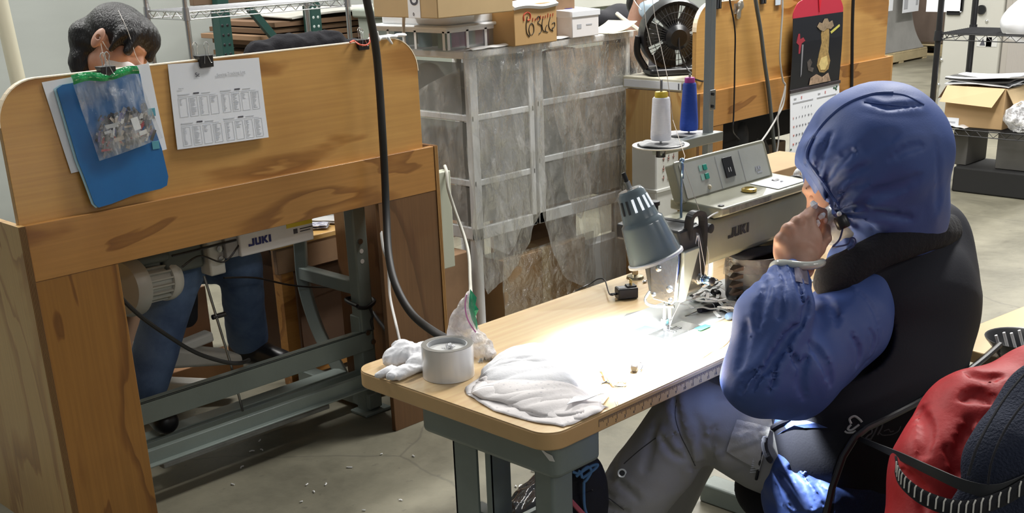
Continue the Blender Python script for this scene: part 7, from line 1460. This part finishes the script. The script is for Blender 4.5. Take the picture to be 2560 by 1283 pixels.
cyc([(2165, 1068, ev), (2178, 1072, ev), (2180, 1082, ev), (2170, 1090, ev), (2164, 1098, ev), (2176, 1098, ev)]); cyc([(2176, 1100, ev), (2186, 1084, ev), (2196, 1064, ev), (2206, 1060, ev), (2204, 1070, ev), (2194, 1088, ev)])
cyc([(2196, 1080, ev), (2206, 1088, ev), (2218, 1088, ev), (2232, 1086, ev), (2246, 1078, ev), (2252, 1066, ev)], r_=.0010); cyc([(2210, 1078, ev), (2222, 1074, ev), (2226, 1080, ev), (2234, 1078, ev)], r_=.0010)
# trousers, shoes
def pd(X, Y, Z):
    k = kneeL; q = np.sqrt((X-k[0]-.02)**2+(Y-k[1]+.03)**2+(Z-k[2]+.07)**2); an = np.arctan2(Z-k[2], (X-k[0])*.7-(Y-k[1])*.7)
    return .006*(np.abs(nz(X, Y, Z, 10))**.7-.5)+.002*nz(X, Y, Z, 30)+.006*np.exp(-(q/.10)**2)*np.sin(an*9+nz(X, Y, Z, 9))
tp_ = [('cap', hipL, kneeL+nv((.01, -.01, .0)), .100, .078), ('cap', kneeL+nv((.005, 0, -.01)), ankL+nv((.0, 0, .02)), .080, .074), ('cap', hipR, kneeR, .098, .076), ('cap', kneeR, ankR, .076, .066), ('ell', nv((2.15, 1.08, .50)), (.17, .135, .11), TA), ('cut', nv((1.65, 1.55, .11)), (0, 0, -1))]
TL = [(((1687, 990), (1694, 1049), (1722, 1139), (1745, 1190)), .009, .009), (((1655, 1090), (1675, 1127), (1703, 1146)), .009, .008), (((1684, 1083), (1703, 1112)), .008, .007), (((1787, 1070), (1776, 1109), (1780, 1158)), .007, .011), (((1566, 1091), (1543, 1133), (1531, 1195)), .007, .011),
 (((1549, 1207), (1596, 1248)), .007, .008), (((1500, 1244), (1525, 1267), (1570, 1281)), .009, .008), (((1745, 1050), (1758, 1109), (1772, 1160)), .006, .012), (((1640, 1060), (1625, 1130), (1610, 1180)), .005, .014), (((1500, 1200), (1510, 1230), (1540, 1250)), .006, .008)]
organic('trousers', tp_, .0052, M_PANT, WK, .03, crease_field(tp_, .009, .03, TL, pd), sm=3)
for an_, s_ in ((ankL, 'L'), (ankR, 'R')):
    o = V(an_)+V((-.02, .05, -.075)); organic('shoe', [('cap', nv(o+V((.005, -.07, 0))), nv(o+V((-.04, .13, -.012))), .040, .034, (V((0, 0, 1)), .9)), ('cap', nv(o+V((0, -.04, .03))), nv(V(an_)+V((0, 0, -.01))), .040, .042), ('cut', nv(o-V((0, 0, .034))), (0, 0, -1))], .005, M_BLACK, WK, .02)
TO = bpy.data.objects['trousers']; ey = on_surf(TO, 1555, 1183, .004); MB().lathe([(.006, 0), (.0095, 0), (.0095, .0025), (.006, .002)], ey, -FW, 24, closed=True).build('eyelet', M_CHROME, WK); MB().lathe([(0, 0), (.006, 0), (.006, .0012), (0, .0012)], ey, -FW, 20).build('eyelet_centre', M_BLACK, WK)
M_PL = mat('pocket_pale', (.46, .45, .42), .6, bump=.3, bscale=60)
pf = lambda u, v: ((1842+83*u)*(1-v)+(1815+84*u)*v, (1050+20*u)*(1-v)+(1128+48*u)*v)
b = MB(); b.grid(lambda u, v: on_surf(TO, *pf(u, v), .004+.004*math.sin(PI*u)*math.sin(PI*v)+.003*abs(float(nz(u*7, v*7, 1, 1.2)))), 22, 20, th=.003); b.build('pocket_flap', M_PL, WK, angle=80)
b = MB()
for i in range(15):
    p = on_surf(TO, 1900-1.3*i, 1104+5.6*i, .006); b.obox(p-RT*.006, RT*.012+UP*.001, UP*.0022, -FW*.002)
tag(b.build('zipper_teeth', mat('zip_pale', (.62, .64, .66), .35), WK), None, None)
MB().tube([on_surf(TO, 1912-2.4*k, 1100+11*k, .006) for k in range(10)], .0032, 6).build('zipper_edge', M_BLACK, WK)
M_SEAM = mat('seam_grey', (.07, .07, .07), .8)
for pl in (((1692, 1000), (1688, 1040), (1700, 1085), (1722, 1130), (1738, 1165)), ((1640, 1095), (1600, 1125), (1560, 1160)), ((1480, 1225), (1520, 1245), (1560, 1275))):
    MB().tube([on_surf(TO, q.x, q.y, 0) for q in smooth_path([V((x, y, 0)) for x, y in pl], 6)], .0012, 5).build('trouser_seam', M_SEAM, WK)
for pl in (((2200, 232), (2260, 238), (2310, 262)), ((2160, 255), (2220, 262), (2290, 268))):
    MB().tube([on_surf(JO, q.x, q.y, 0) for q in smooth_path([V((x, y, 0)) for x, y in pl], 6)], .0016, 5).build('hood_seam', M_BLUEJ, WK)
for nm, pl in (('trouser_seam', ((1700, 995, 2.255), (1694, 1040, 2.25), (1710, 1085, 2.245), (1735, 1130, 2.24), (1745, 1165, 2.24))), ('trouser_seam', ((1640, 1095, 2.262), (1600, 1125, 2.262), (1560, 1158, 2.262)))):
    pass
# black cloth bag with blue laces hanging under the table edge
LB = thing('lace_bag', 'black bag with blue laces under the foreground table beside the shin', 'bag', at_d(1460, 1220, 2.2))
organic('bag_body', [('ell', w(1452, 1235, 2.42), (.055, .04, .09), (RT, FW, UP)), ('ell', w(1440, 1290, 2.42), (.06, .05, .07), (RT, FW, UP))], .005, M_CLOTHB, LB, .02, folds(.004, 30))
M_LACE = mat('blue_lace', (.09, .22, .42), .6)
for pl in (((1440, 1192), (1462, 1175), (1480, 1165), (1494, 1162), (1488, 1172), (1470, 1186), (1456, 1196)), ((1456, 1196), (1454, 1180), (1470, 1168), (1478, 1178), (1468, 1198), (1460, 1206)), ((1432, 1180), (1444, 1184), (1450, 1176)), ((1460, 1206), (1460, 1240), (1462, 1270), (1472, 1300))):
    MB().tube(smooth_path([V(w(x, y, 2.36)) for x, y in pl], 6), .0030, 7).build('lace', M_LACE, LB)
MB().tube([V(w(1420, 1245, 2.355)), V(w(1455, 1283, 2.35)), V(w(1480, 1310, 2.35))], .005, 6).build('pink_strap', mat('pink_strap', (.62, .13, .17), .6), LB)
# ================= operator's chair, red jacket and navy cushion
OC2 = thing('task_chair', 'black mesh task chair under the person in the blue hood', 'chair', (2.15, 1.05, 0))
zc_ = .70; cA, cB = at_z(2036, 1126, .70), at_z(2500, 862, .70); ux = (cB-cA).normalized(); uy = V((-ux.y, ux.x, 0)); W_ = (cB-cA).length
def bk(u, v):   # u across, v up; bowl-shaped back
    e = (u-.5)*2; x = W_*u; z = .38+.32*v-(.02+.0*e)*abs(e)**4; inset = .055*abs(e)**6*(1-v); return cA+ux*(x)+uy*(-.035*(1-e*e)*1-.03*(1-v)*.6+.0)+V((0, 0, z-.70))
poly = [(.0, .55), (.015, .80), (.06, .93), (.14, 1.0), (.5, 1.02), (1.0, 1.0), (1.0, .3), (.9, .0), (.15, .0), (.03, .2)]
b = MB()
def bk2(u, v):
    e = (u-.5)*2; lft = max(0, .22-u)/.22; top = 1-.50*lft**2.6; bot = .0+.30*lft**3; vv = bot+(top-bot)*v; return cA+ux*(W_*u*1.0-.045*math.sin(PI*min(1, v))*(1-u)**4)+uy*(-.028*(1-e*e)-.05*(1-vv))+V((0, 0, -.32+.32*vv))
b.grid(bk2, 40, 24, th=.012); b.build('backrest', film('chair_mesh', (.010, .010, .012), .0, .6, .3, 300, (1, 1, 1), .55, .1, .3, .03), OC2, angle=80)
rimp = [bk2(0, v/10) for v in range(0, 11)]+[bk2(u/20, 1) for u in range(1, 21)]
MB().tube(rimp, .0062, 8).build('backrest_rim', mat('rim_black', (.022, .022, .024), .35), OC2)
organic('seat', [('ell', nv((2.13, 1.12, .40)), (.25, .23, .045)), ('ell', nv((2.13, 1.16, .405)), (.22, .20, .045))], .01, M_CLOTHB, OC2)
b = MB(); b.cyl((2.13, 1.12, .10), (2.13, 1.12, .37), .025); b.build('column', M_BLACK, OC2)
for k in range(5): a = k*2*PI/5+.3; MB().cyl((2.13, 1.12, .11), (2.13+.27*math.cos(a), 1.12+.27*math.sin(a), .06), .02, .013).build('base_arm', M_BLACK, OC2); MB().ball((2.13+.27*math.cos(a), 1.12+.27*math.sin(a), .027), .027, 14).build('caster', M_BLACK, OC2)
MB().tube(smooth_path([cA+ux*.25-uy*.05-V((0, 0, .20)), V((2.1, .93, .36)), V((2.12, 1.0, .35))], 6), .018, 8).build('back_support', M_BLACK, OC2)
# second chair nearer the camera carries the padded red garment and the navy cushion
M_REDJ = mat('red_padded_cloth', (.48, .012, .014), .6, bump=.08, bscale=120, var=.2, vscale=6)
rj_ = [('cap', w(2560, 975, 2.0), w(2425, 1060, 1.97), .052, .070), ('cap', w(2425, 1060, 1.97), w(2350, 1180, 1.93), .072, .070), ('cap', w(2350, 1180, 1.93), w(2320, 1400, 1.90), .070, .085), ('cap', w(2480, 1080, 1.98), w(2450, 1400, 1.92), .09, .11), ('cap', w(2640, 1000, 2.), w(2640, 1400, 2.0), .10, .10)]
RL_ = [(((2405, 1000), (2440, 985), (2478, 1005)), .011, .014), (((2364, 1120), (2388, 1165), (2380, 1200)), .009, .011), (((2300, 1030), (2318, 1085), (2308, 1140)), .007, .016), (((2420, 935), (2460, 950), (2500, 940)), .010, .012), (((2425, 1060), (2400, 1130), (2400, 1190)), .009, .015), (((2262, 1180), (2300, 1220), (2310, 1280)), .008, .012)]
organic('red_jacket', rj_, .0055, M_REDJ, None, .05, crease_field(rj_, .010, .05, RL_, lambda X, Y, Z: .006*(np.abs(nz(X, Y, Z, 8))**.7-.5)+.002*nz(X, Y, Z, 22)), sm=4)
RJ = bpy.data.objects['red_jacket']; tag(RJ, 'puffy red jacket bunched behind the navy cushion at the right edge', 'jacket')
NC = thing('navy_cushion', 'navy cushion with dark band and white stitches at the lower right', 'cushion', at_d(2500, 1283, 1.66))
M_NAVY = mat('navy_weave', (.010, .016, .040), .85, bump=.6, bscale=260)
def cu(x, y, d): return V(w(x, y, d))
outl = [(2420, 1175), (2432, 1120), (2455, 1065), (2490, 1005), (2530, 950), (2600, 890), (2700, 870), (2700, 1320), (2560, 1230), (2520, 1245), (2470, 1240), (2430, 1215)]
organic('cushion_body', [('cap', w(2500, 1150, 1.80), w(2580, 1010, 1.84), .052, .048, (FW, .6)), ('cap', w(2600, 1150, 1.80), w(2640, 1000, 1.84), .09, .07, (FW, .55)), ('cap', w(2495, 1168, 1.79), w(2640, 1190, 1.79), .044, .06, (FW, .7)), ('cap', w(2470, 1180, 1.79), w(2510, 1100, 1.80), .030, .035, (FW, .8)), ('cap', w(2450, 1290, 1.80), w(2640, 1260, 1.80), .05, .06, (FW, .7))], .0045, M_NAVY, NC, .03, lambda X, Y, Z: .0015*nz(X, Y, Z, 18))
MB().tube(smooth_path([cu(2420, 1190, 1.745), cu(2442, 1120, 1.745), cu(2478, 1050, 1.76), cu(2520, 985, 1.78), cu(2570, 925, 1.80)], 8), .0022, 6).build('seam_piping', M_CLOTHB, NC)
MB().tube(smooth_path([cu(2470, 1210, 1.735), cu(2480, 1150, 1.735), cu(2510, 1080, 1.745), cu(2550, 1020, 1.755), cu(2590, 975, 1.77)], 8), .0018, 6).build('seam_piping', M_CLOTHB, NC)
bp_ = smooth_path([cu(2236, 1160, 1.80), cu(2243, 1185, 1.79), cu(2262, 1210, 1.775), cu(2300, 1240, 1.755), cu(2350, 1262, 1.735), cu(2400, 1272, 1.725), cu(2450, 1266, 1.72), cu(2510, 1245, 1.72), cu(2580, 1205, 1.72), cu(2640, 1175, 1.72)], 8)
b = MB(); hwid = .0125
up_ = UP
vs_ = []; b.grid(lambda u, v: (lambda p: p+UP*hwid*(v*2-1)-FW*.004*math.sin(PI*v))(bp_[min(len(bp_)-1, int(u*(len(bp_)-1)))]), len(bp_)-1, 4, th=.004); b.build('stitched_band', M_CLOTHB, NC, angle=70)
M_ST = mat('white_stitch', (.70, .68, .62), .7)
for i in range(22):
    k = 3+i*3
    if k+1 >= len(bp_): break
    p, q = bp_[k], bp_[k+1]; t_ = (q-p).normalized(); MB().tube([p-UP*.009-FW*.0050-t_*.001, p+UP*.006-FW*.0060, p+UP*.0115-FW*.0045+t_*.0035], .0012, 5).build('stitch', M_ST, NC)
stp = [cu(2150, 1098, 2.12), cu(2200, 1120, 2.02), cu(2250, 1142, 1.90), cu(2330, 1180, 1.80), (cu(2420, 1218, 1.745)), cu(2500, 1228, 1.73), cu(2600, 1190, 1.73)]
sp2 = smooth_path(stp, 8); b = MB(); b.grid(lambda u, v: (lambda k: sp2[k]+UP*(.004+.008*k/len(sp2))*(v*2-1))(min(len(sp2)-1, int(u*(len(sp2)-1)))), len(sp2)-1, 2, th=.003); b.build('strap', mat('strap_black', (.010, .011, .012), .5), NC, angle=70)
SC = thing('second_chair', 'dark chair under the red jacket at the lower right', 'chair', (1.75, .72, 0))
bxs('seat', 1.55, 1.95, .45, .85, .42, .47, M_CLOTHB, SC, .02)
for (x, y) in ((1.58, .48), (1.92, .48), (1.58, .82), (1.92, .82)): MB().cyl((x, y, 0), (x, y, .42), .014).build('leg', M_BLACK, SC)
# ================= left person behind the divider
LP = thing('person', 'person with black ponytail and white mask, bent over behind the left divider', 'person', (1.85, 3.6, 0))
hc2 = at_d(295, 120, 3.62); F2 = (RT*.80-UP*.48-FW*.28).normalized(); p2_, HP2, HA2 = head_prims(hc2, F2, UP*.86+RT*.48)
tors = V((hc2.x-.05, hc2.y+.20, .92)); hipc = nv((1.82, 3.86, .52))
def j(x, y, Y): return nv(at_y(x, y, Y))
kn1, an1, kn2, an2 = j(452, 672, 3.28), j(365, 945, 3.30), j(598, 655, 3.34), j(618, 835, 3.50)
b2 = p2_+[('cap', nv(hc2-HA2[2]*.06-HA2[0]*.02), nv(tors+V((.02, -.05, .16))), .048, .055), ('ell', nv(tors), (.16, .10, .20)), ('ell', hipc+nv((0, -.02, .12)), (.14, .11, .16)), ('ell', hipc, (.16, .14, .10)),
     ('cap', hipc+nv((-.09, 0, 0)), kn1, .07, .05), ('cap', kn1, an1, .048, .035), ('cap', hipc+nv((.09, 0, 0)), kn2, .07, .05), ('cap', kn2, an2, .048, .035), 
     ('cap', nv(tors+V((-.17, -.02, .12))), nv(tors+V((-.20, -.16, -.06))), .045, .038), ('cap', nv(tors+V((-.20, -.16, -.06))), nv(tors+V((-.06, -.34, -.08))), .036, .026), ('cap', nv(tors+V((.17, -.02, .12))), nv(tors+V((.22, -.16, -.06))), .045, .038), ('cap', nv(tors+V((.22, -.16, -.06))), nv(tors+V((.12, -.34, -.08))), .036, .026)]
organic('body', b2, .0062, M_SKIN, LP, .018)
eyes(lambda a, b_, d: hc2+(HA2[0]*a+HA2[1]*b_+HA2[2]*d), 1, LP, True)
hh = lambda a, b_, d: nv(hc2+HA2[0]*a+HA2[1]*b_+HA2[2]*d)
side = 1 if HA2[1].dot(-FW) > 0 else -1
def hairf(X, Y, Z):
    t_ = ((X-hc2.x)*HA2[1].x+(Y-hc2.y)*HA2[1].y+(Z-hc2.z)*HA2[1].z); s_ = ((X-hc2.x)*HA2[2].x+(Y-hc2.y)*HA2[2].y+(Z-hc2.z)*HA2[2].z); return .0012*np.sin(t_*330+s_*60+2*nz(X, Y, Z, 12))+.0022*nz(X, Y, Z, 18)
organic('hair', [('ell', hh(-.018, 0, .042), (.108, .092, .088), HA2), ('ell', hh(.040, 0, .065), (.060, .080, .055), HA2), ('ell', hh(-.06, 0, .0), (.065, .070, .075), HA2), ('cap', hh(-.105, .0, .03), nv(at_d(212, 90, 3.63)), .040, .045), ('cap', nv(at_d(212, 90, 3.63)), nv(at_d(205, 160, 3.63)), .042, .035), ('cap', nv(at_d(205, 160, 3.63)), nv(at_d(215, 215, 3.62)), .035, .022),
    ('cap', hh(.075, side*.055, .055), hh(.088, side*.062, .000), .018, .012), ('cap', hh(.085, -side*.02, .06), hh(.104, -side*.02, .020), .016, .009), ('cap', hh(.05, side*.074, .04), hh(.045, side*.078, -.02), .016, .008),
    ('subcap', hh(-.005, side*.10, -.012), hh(.0, side*.07, -.012), .024, .022)], .0045, M_HAIR, LP, .018, hairf)
organic('ear', [('ell', hh(-.006, side*.088, -.010), (.019, .008, .033), HA2), ('subcap', hh(-.002, side*.105, -.008), hh(-.002, side*.092, -.008), .009, .007)], .002, M_SKIN, LP, .004)
organic('face_mask', [('ell', hh(.052, 0, -.050), (.062, .058, .050), HA2), ('cut', hh(0, 0, -.022), HA2[2]), ('cut', hh(.012, 0, 0), -HA2[0])], .0035, mat('mask_white', (.82, .83, .85), .7), LP, .01, folds(.0015, 60))
for d_ in (-.02, -.06): MB().tube([V(hh(.0, side*.092, -.005)), V(hh(.03, side*.074, d_*.6-.012)), V(hh(.06, side*.052, d_))], .0013, 6).build('mask_strap', mat('mask_white', (0, 0, 0)), LP)
MB().tube(smooth_path([V(hh(.02, side*.105, .09)), V(hh(.07, side*.08, .05)), V(hh(.112, side*.045, .0)), V(hh(.115, 0, -.01))], 6), .0010, 6).build('visor_edge', mat('clear_edge', (.7, .7, .68), .2), LP)
organic('sweater', [('ell', nv(tors), (.185, .125, .22)), ('ell', hipc+nv((0, -.02, .14)), (.165, .13, .18)), ('cap', nv(tors+V((-.17, -.02, .12))), nv(tors+V((-.20, -.16, -.06))), .060, .052), ('cap', nv(tors+V((-.20, -.16, -.06))), nv(tors+V((-.09, -.30, -.08))), .050, .038), ('cap', nv(tors+V((.17, -.02, .12))), nv(tors+V((.22, -.16, -.06))), .060, .052), ('cap', nv(tors+V((.22, -.16, -.06))), nv(tors+V((.14, -.30, -.08))), .050, .038)], .009, M_CLOTHB, LP, .03, folds(.004, 16))
organic('jeans', [('cap', hipc+nv((-.09, 0, 0)), kn1, .088, .070), ('cap', kn1, an1+nv((0, 0, -.01)), .070, .070), ('cap', hipc+nv((.09, 0, 0)), kn2, .088, .072), ('cap', kn2, an2+nv((0, 0, -.01)), .072, .072), ('ell', hipc, (.175, .155, .11)), ('cut', nv(V(an1)-V((0, 0, .0))), (V(an1-kn1).normalized()*1.0+V((0, 0, -.0)))) if False else ('ell', hipc, (.17, .15, .11))], .0055, M_JEAN, LP, .02, lambda X, Y, Z: .004*(np.abs(nz(X, Y, Z, 14))**.7-.5)+.0012*nz(X, Y, Z, 50))
for a_ in (an1, an2):
    d_ = nv((.05, -.13, -.03)) if a_ is an2 else nv((-.02, -.12, -.05)); o = a_+nv((0, 0, -.06))
    organic('shoe', [('cap', o+nv((0, .04, 0)), o+d_, .052, .042), ('cap', o, a_+nv((0, 0, .02)), .050, .056)], .006, M_BLACK, LP, .02)
LC = thing('stool', 'pale stool base with cast feet behind the left jeans leg', 'stool', (1.82, 3.86, 0))
M_CC = mat('cream_cast', (.52, .51, .46), .5, var=.15, vscale=8)
bxs('seat', 1.62, 2.02, 3.72, 4.05, .36, .41, M_CLOTHB, LC, .02); MB().cyl((1.82, 3.88, .06), (1.82, 3.88, .37), .035).build('column', M_CC, LC)
for (x, y) in ((305, 480), (0, 0)):
    pass
for (q0, q1) in (((1.82, 3.88), (1.58, 3.62)), ((1.82, 3.88), (2.10, 3.58)), ((1.82, 3.88), (1.6, 4.1)), ((1.82, 3.88), (2.08, 4.12))): b = MB(); cbar(b, V((*q0, .08)), V((*q1, .05)), .07, .05); b.build('base_foot', M_CC, LC, bevel=.012)
b = MB(); a, c = at_y(380, 905, 3.30), at_y(610, 905, 3.30); b.hexa([a+V((0, 0, -.03)), c+V((0, 0, -.01)), c+V((0, .12, -.01)), a+V((0, .12, -.03))], [a+V((0, 0, .05)), c+V((0, 0, .025)), c+V((0, .12, .025)), a+V((0, .12, .05))]); CT = b.build('treadle_casting', M_CC, TS, bevel=.012)
b = MB(); a, c = at_y(445, 870, 3.38), at_y(525, 838, 3.38); cbar(b, a, c, .05, .035); b.build('treadle_casting', mat('cream_pale', (.66, .66, .62), .5), TS, bevel=.008)
BL = organic('black_cover', [('cap', nv(at_y(470, 700, 3.42)), nv(at_y(462, 790, 3.42)), .03, .04)], .006, M_CLOTHB, None, .02, folds(.004, 20)); tag(BL, 'black cloth hanging between the two jeans legs', 'cloth')
# ================= third person beyond the fan
P3 = thing('person', 'person with pale blue surgical mask and black top behind the desk fan', 'person', (4.6, 3.9, 0))
hc3 = at_d(1622, -12, 5.45); F3 = (RT*.42-UP*.20-FW*.88).normalized(); p3_, HP3, HA3 = head_prims(hc3, F3, UP*.97+RT*.15, 1.03)
t3 = hc3+V((-.03, .10, -.46)); h3 = nv((t3.x, t3.y+.06, .52))
organic('body', p3_+[('cap', nv(hc3-HA3[2]*.06-HA3[0]*.03), nv(hc3+V((-.03, .07, -.23))), .055, .062), ('ell', nv(t3), (.17, .11, .22), (RT, FW, UP)), ('ell', h3, (.17, .14, .14)), ('cap', h3, h3+nv((-.1, -.35, .05)), .07, .05), ('cap', h3, h3+nv((.12, -.35, .05)), .07, .05), ('cap', h3+nv((-.1, -.35, .05)), h3+nv((-.1, -.38, -.38)), .05, .035), ('cap', h3+nv((.12, -.35, .05)), h3+nv((.12, -.38, -.38)), .05, .035),
    ('cap', nv(t3+V((-.16, .08, .13))), nv(t3+V((-.2, .0, -.12))), .046, .04), ('cap', nv(t3+V((-.2, 0, -.12))), nv(t3+V((-.1, -.22, -.14))), .038, .028), ('cap', nv(t3+V((.16, -.08, .13))), nv(t3+V((.2, -.14, -.12))), .046, .04), ('cap', nv(t3+V((.2, -.14, -.12))), nv(t3+V((.1, -.3, -.14))), .038, .028)], .008, M_SKIN, P3, .02)
eyes(lambda a, b_, d: hc3+(HA3[0]*a+HA3[1]*b_+HA3[2]*d)*1.03, 1, P3)
hq = lambda a, b_, d: nv(hc3+(HA3[0]*a+HA3[1]*b_+HA3[2]*d)*1.03)
organic('hair', [('ell', hq(-.02, 0, .04), (.108, .088, .088), HA3), ('ell', hq(-.06, 0, -.02), (.06, .07, .08), HA3), ('ell', hq(-.07, -.045, -.055), (.035, .035, .05), HA3), ('cut', hq(.06, 0, 0), HA3[0])], .006, M_HAIR, P3, .02, folds(.003, 40))
organic('face_mask', [('ell', hq(.052, 0, -.062), (.066, .058, .058), HA3), ('cut', hq(0, 0, -.018), HA3[2]), ('cut', hq(.005, 0, 0), -HA3[0])], .004, mat('mask_blue', (.52, .66, .78), .6), P3, .01, folds(.0025, 60))
for k in (-1, 1):
    for d_ in (-.028, -.085): MB().tube([V(hq(.0, k*.083, -.005 if d_ > -.05 else -.03)), V(hq(.03, k*.070, d_*.7)), V(hq(.055, k*.052, d_))], .0018, 6).build('mask_strap', mat('mask_white', (0, 0, 0)), P3)
ns = hc3+V((-.02, .03, -.20))
organic('top', [('ell', nv(t3+V((0, 0, -.02))), (.215, .14, .24), (RT, FW, UP)), ('cap', nv(t3+V((-.16, .08, .12))), nv(t3+V((-.2, .0, -.12))), .066, .056), ('cap', nv(t3+V((-.2, 0, -.12))), nv(t3+V((-.12, -.2, -.14))), .054, .042), ('cap', nv(t3+V((.14, -.08, .12))), nv(t3+V((.2, -.14, -.12))), .066, .056), ('cap', nv(t3+V((.2, -.14, -.12))), nv(t3+V((.12, -.28, -.14))), .054, .042), ('ell', h3+nv((0, 0, .12)), (.19, .15, .18)),
    ('subcap', nv(at_d(1640, 15, 5.10)), nv(at_d(1648, 75, 5.20)), .085, .035)], .007, M_CLOTHB, P3, .03, folds(.004, 14))
MB().tube(smooth_path([at_d(1542, 34, 5.33), at_d(1562, 50, 5.29), at_d(1590, 70, 5.25), at_d(1612, 88, 5.23), at_d(1620, 96, 5.22)], 6), .009, 6).build('collar_edge', mat('cream_collar', (.72, .66, .54), .7), P3)
C3 = thing('stool', 'dark stool carrying the masked person behind the fan', 'stool', (t3.x, t3.y, 0)); bxs('seat', h3[0]-.2, h3[0]+.2, h3[1]-.18, h3[1]+.18, .36, .40, M_BLACK, C3, .01); MB().cyl((h3[0], h3[1], 0), (h3[0], h3[1], .36), .03).build('column', M_BLACK, C3)

# ------------------------------------------------------------------ pieces of a part hang one level deeper
SUB = {'vent_slot': 'shade', 'shade_rim': 'shade', 'shade_lining': 'shade', 'face_screw': 'face_plate', 'green_key': 'display_plate', 'key_label': 'display_plate', 'indicator': 'display_plate',
       'counter_window': 'display_plate', 'counter_digit': 'display_plate', 'panel_line': 'display_plate', 'pupil': 'eye', 'clamp_screw': 'clamp', 'bolt_hole': 'leg', 'punched_holes': 'upright',
       'stitch': 'stitched_band', 'seam_piping': 'cushion_body', 'mask_strap': 'face_mask', 'cap_screw': 'end_cap', 'ruler_number': 'ruler', 'day_number': 'calendar_page', 'leaf_print': 'calendar_page',
       'weekday_row': 'calendar_page', 'photo_shape': 'photo_panel', 'tension_cap': 'tension_knob', 'fingernail': 'body', 'velcro_patch': 'jacket', 'hood_brim': 'jacket', 'hood_seam': 'jacket',
       'cord_lock': 'jacket', 'drawcord': 'jacket', 'cord_stopper': 'jacket', 'jacket_fold': 'jacket', 'embroidery': 'vest', 'vest_edge': 'vest', 'pocket_flap': 'trousers', 'zipper_teeth': 'trousers',
       'zipper_edge': 'trousers', 'eyelet': 'trousers', 'eyelet_centre': 'trousers', 'trouser_seam': 'trousers', 'drawer_lip': 'drawer', 'paint_chip': 'drawer', 'backrest_rim': 'backrest',
       'oil_window': 'brass_cap', 'red_tassel': 'red_header', 'collar_edge': 'top', 'ply_edge': 'side_board', 'top_edge': 'upper_panel', 'rod_clamp': 'treadle_rod', 'ring': 'handle', 'prong': 'pin_base'}
def mid_(o): c = [V(p) for p in o.bound_box]; return sum(c, V((0, 0, 0)))/8
bpy.context.view_layer.update()
for root in [o for o in bpy.data.objects if o.parent is None and o.type == 'EMPTY']:
    ch = list(root.children)
    for c in ch:
        tgt = SUB.get(c.name.split('.')[0])
        if tgt:
            q = [d for d in ch if d.name.split('.')[0] == tgt]
            if q: c.parent = min(q, key=lambda d: (mid_(d)-mid_(c)).length)
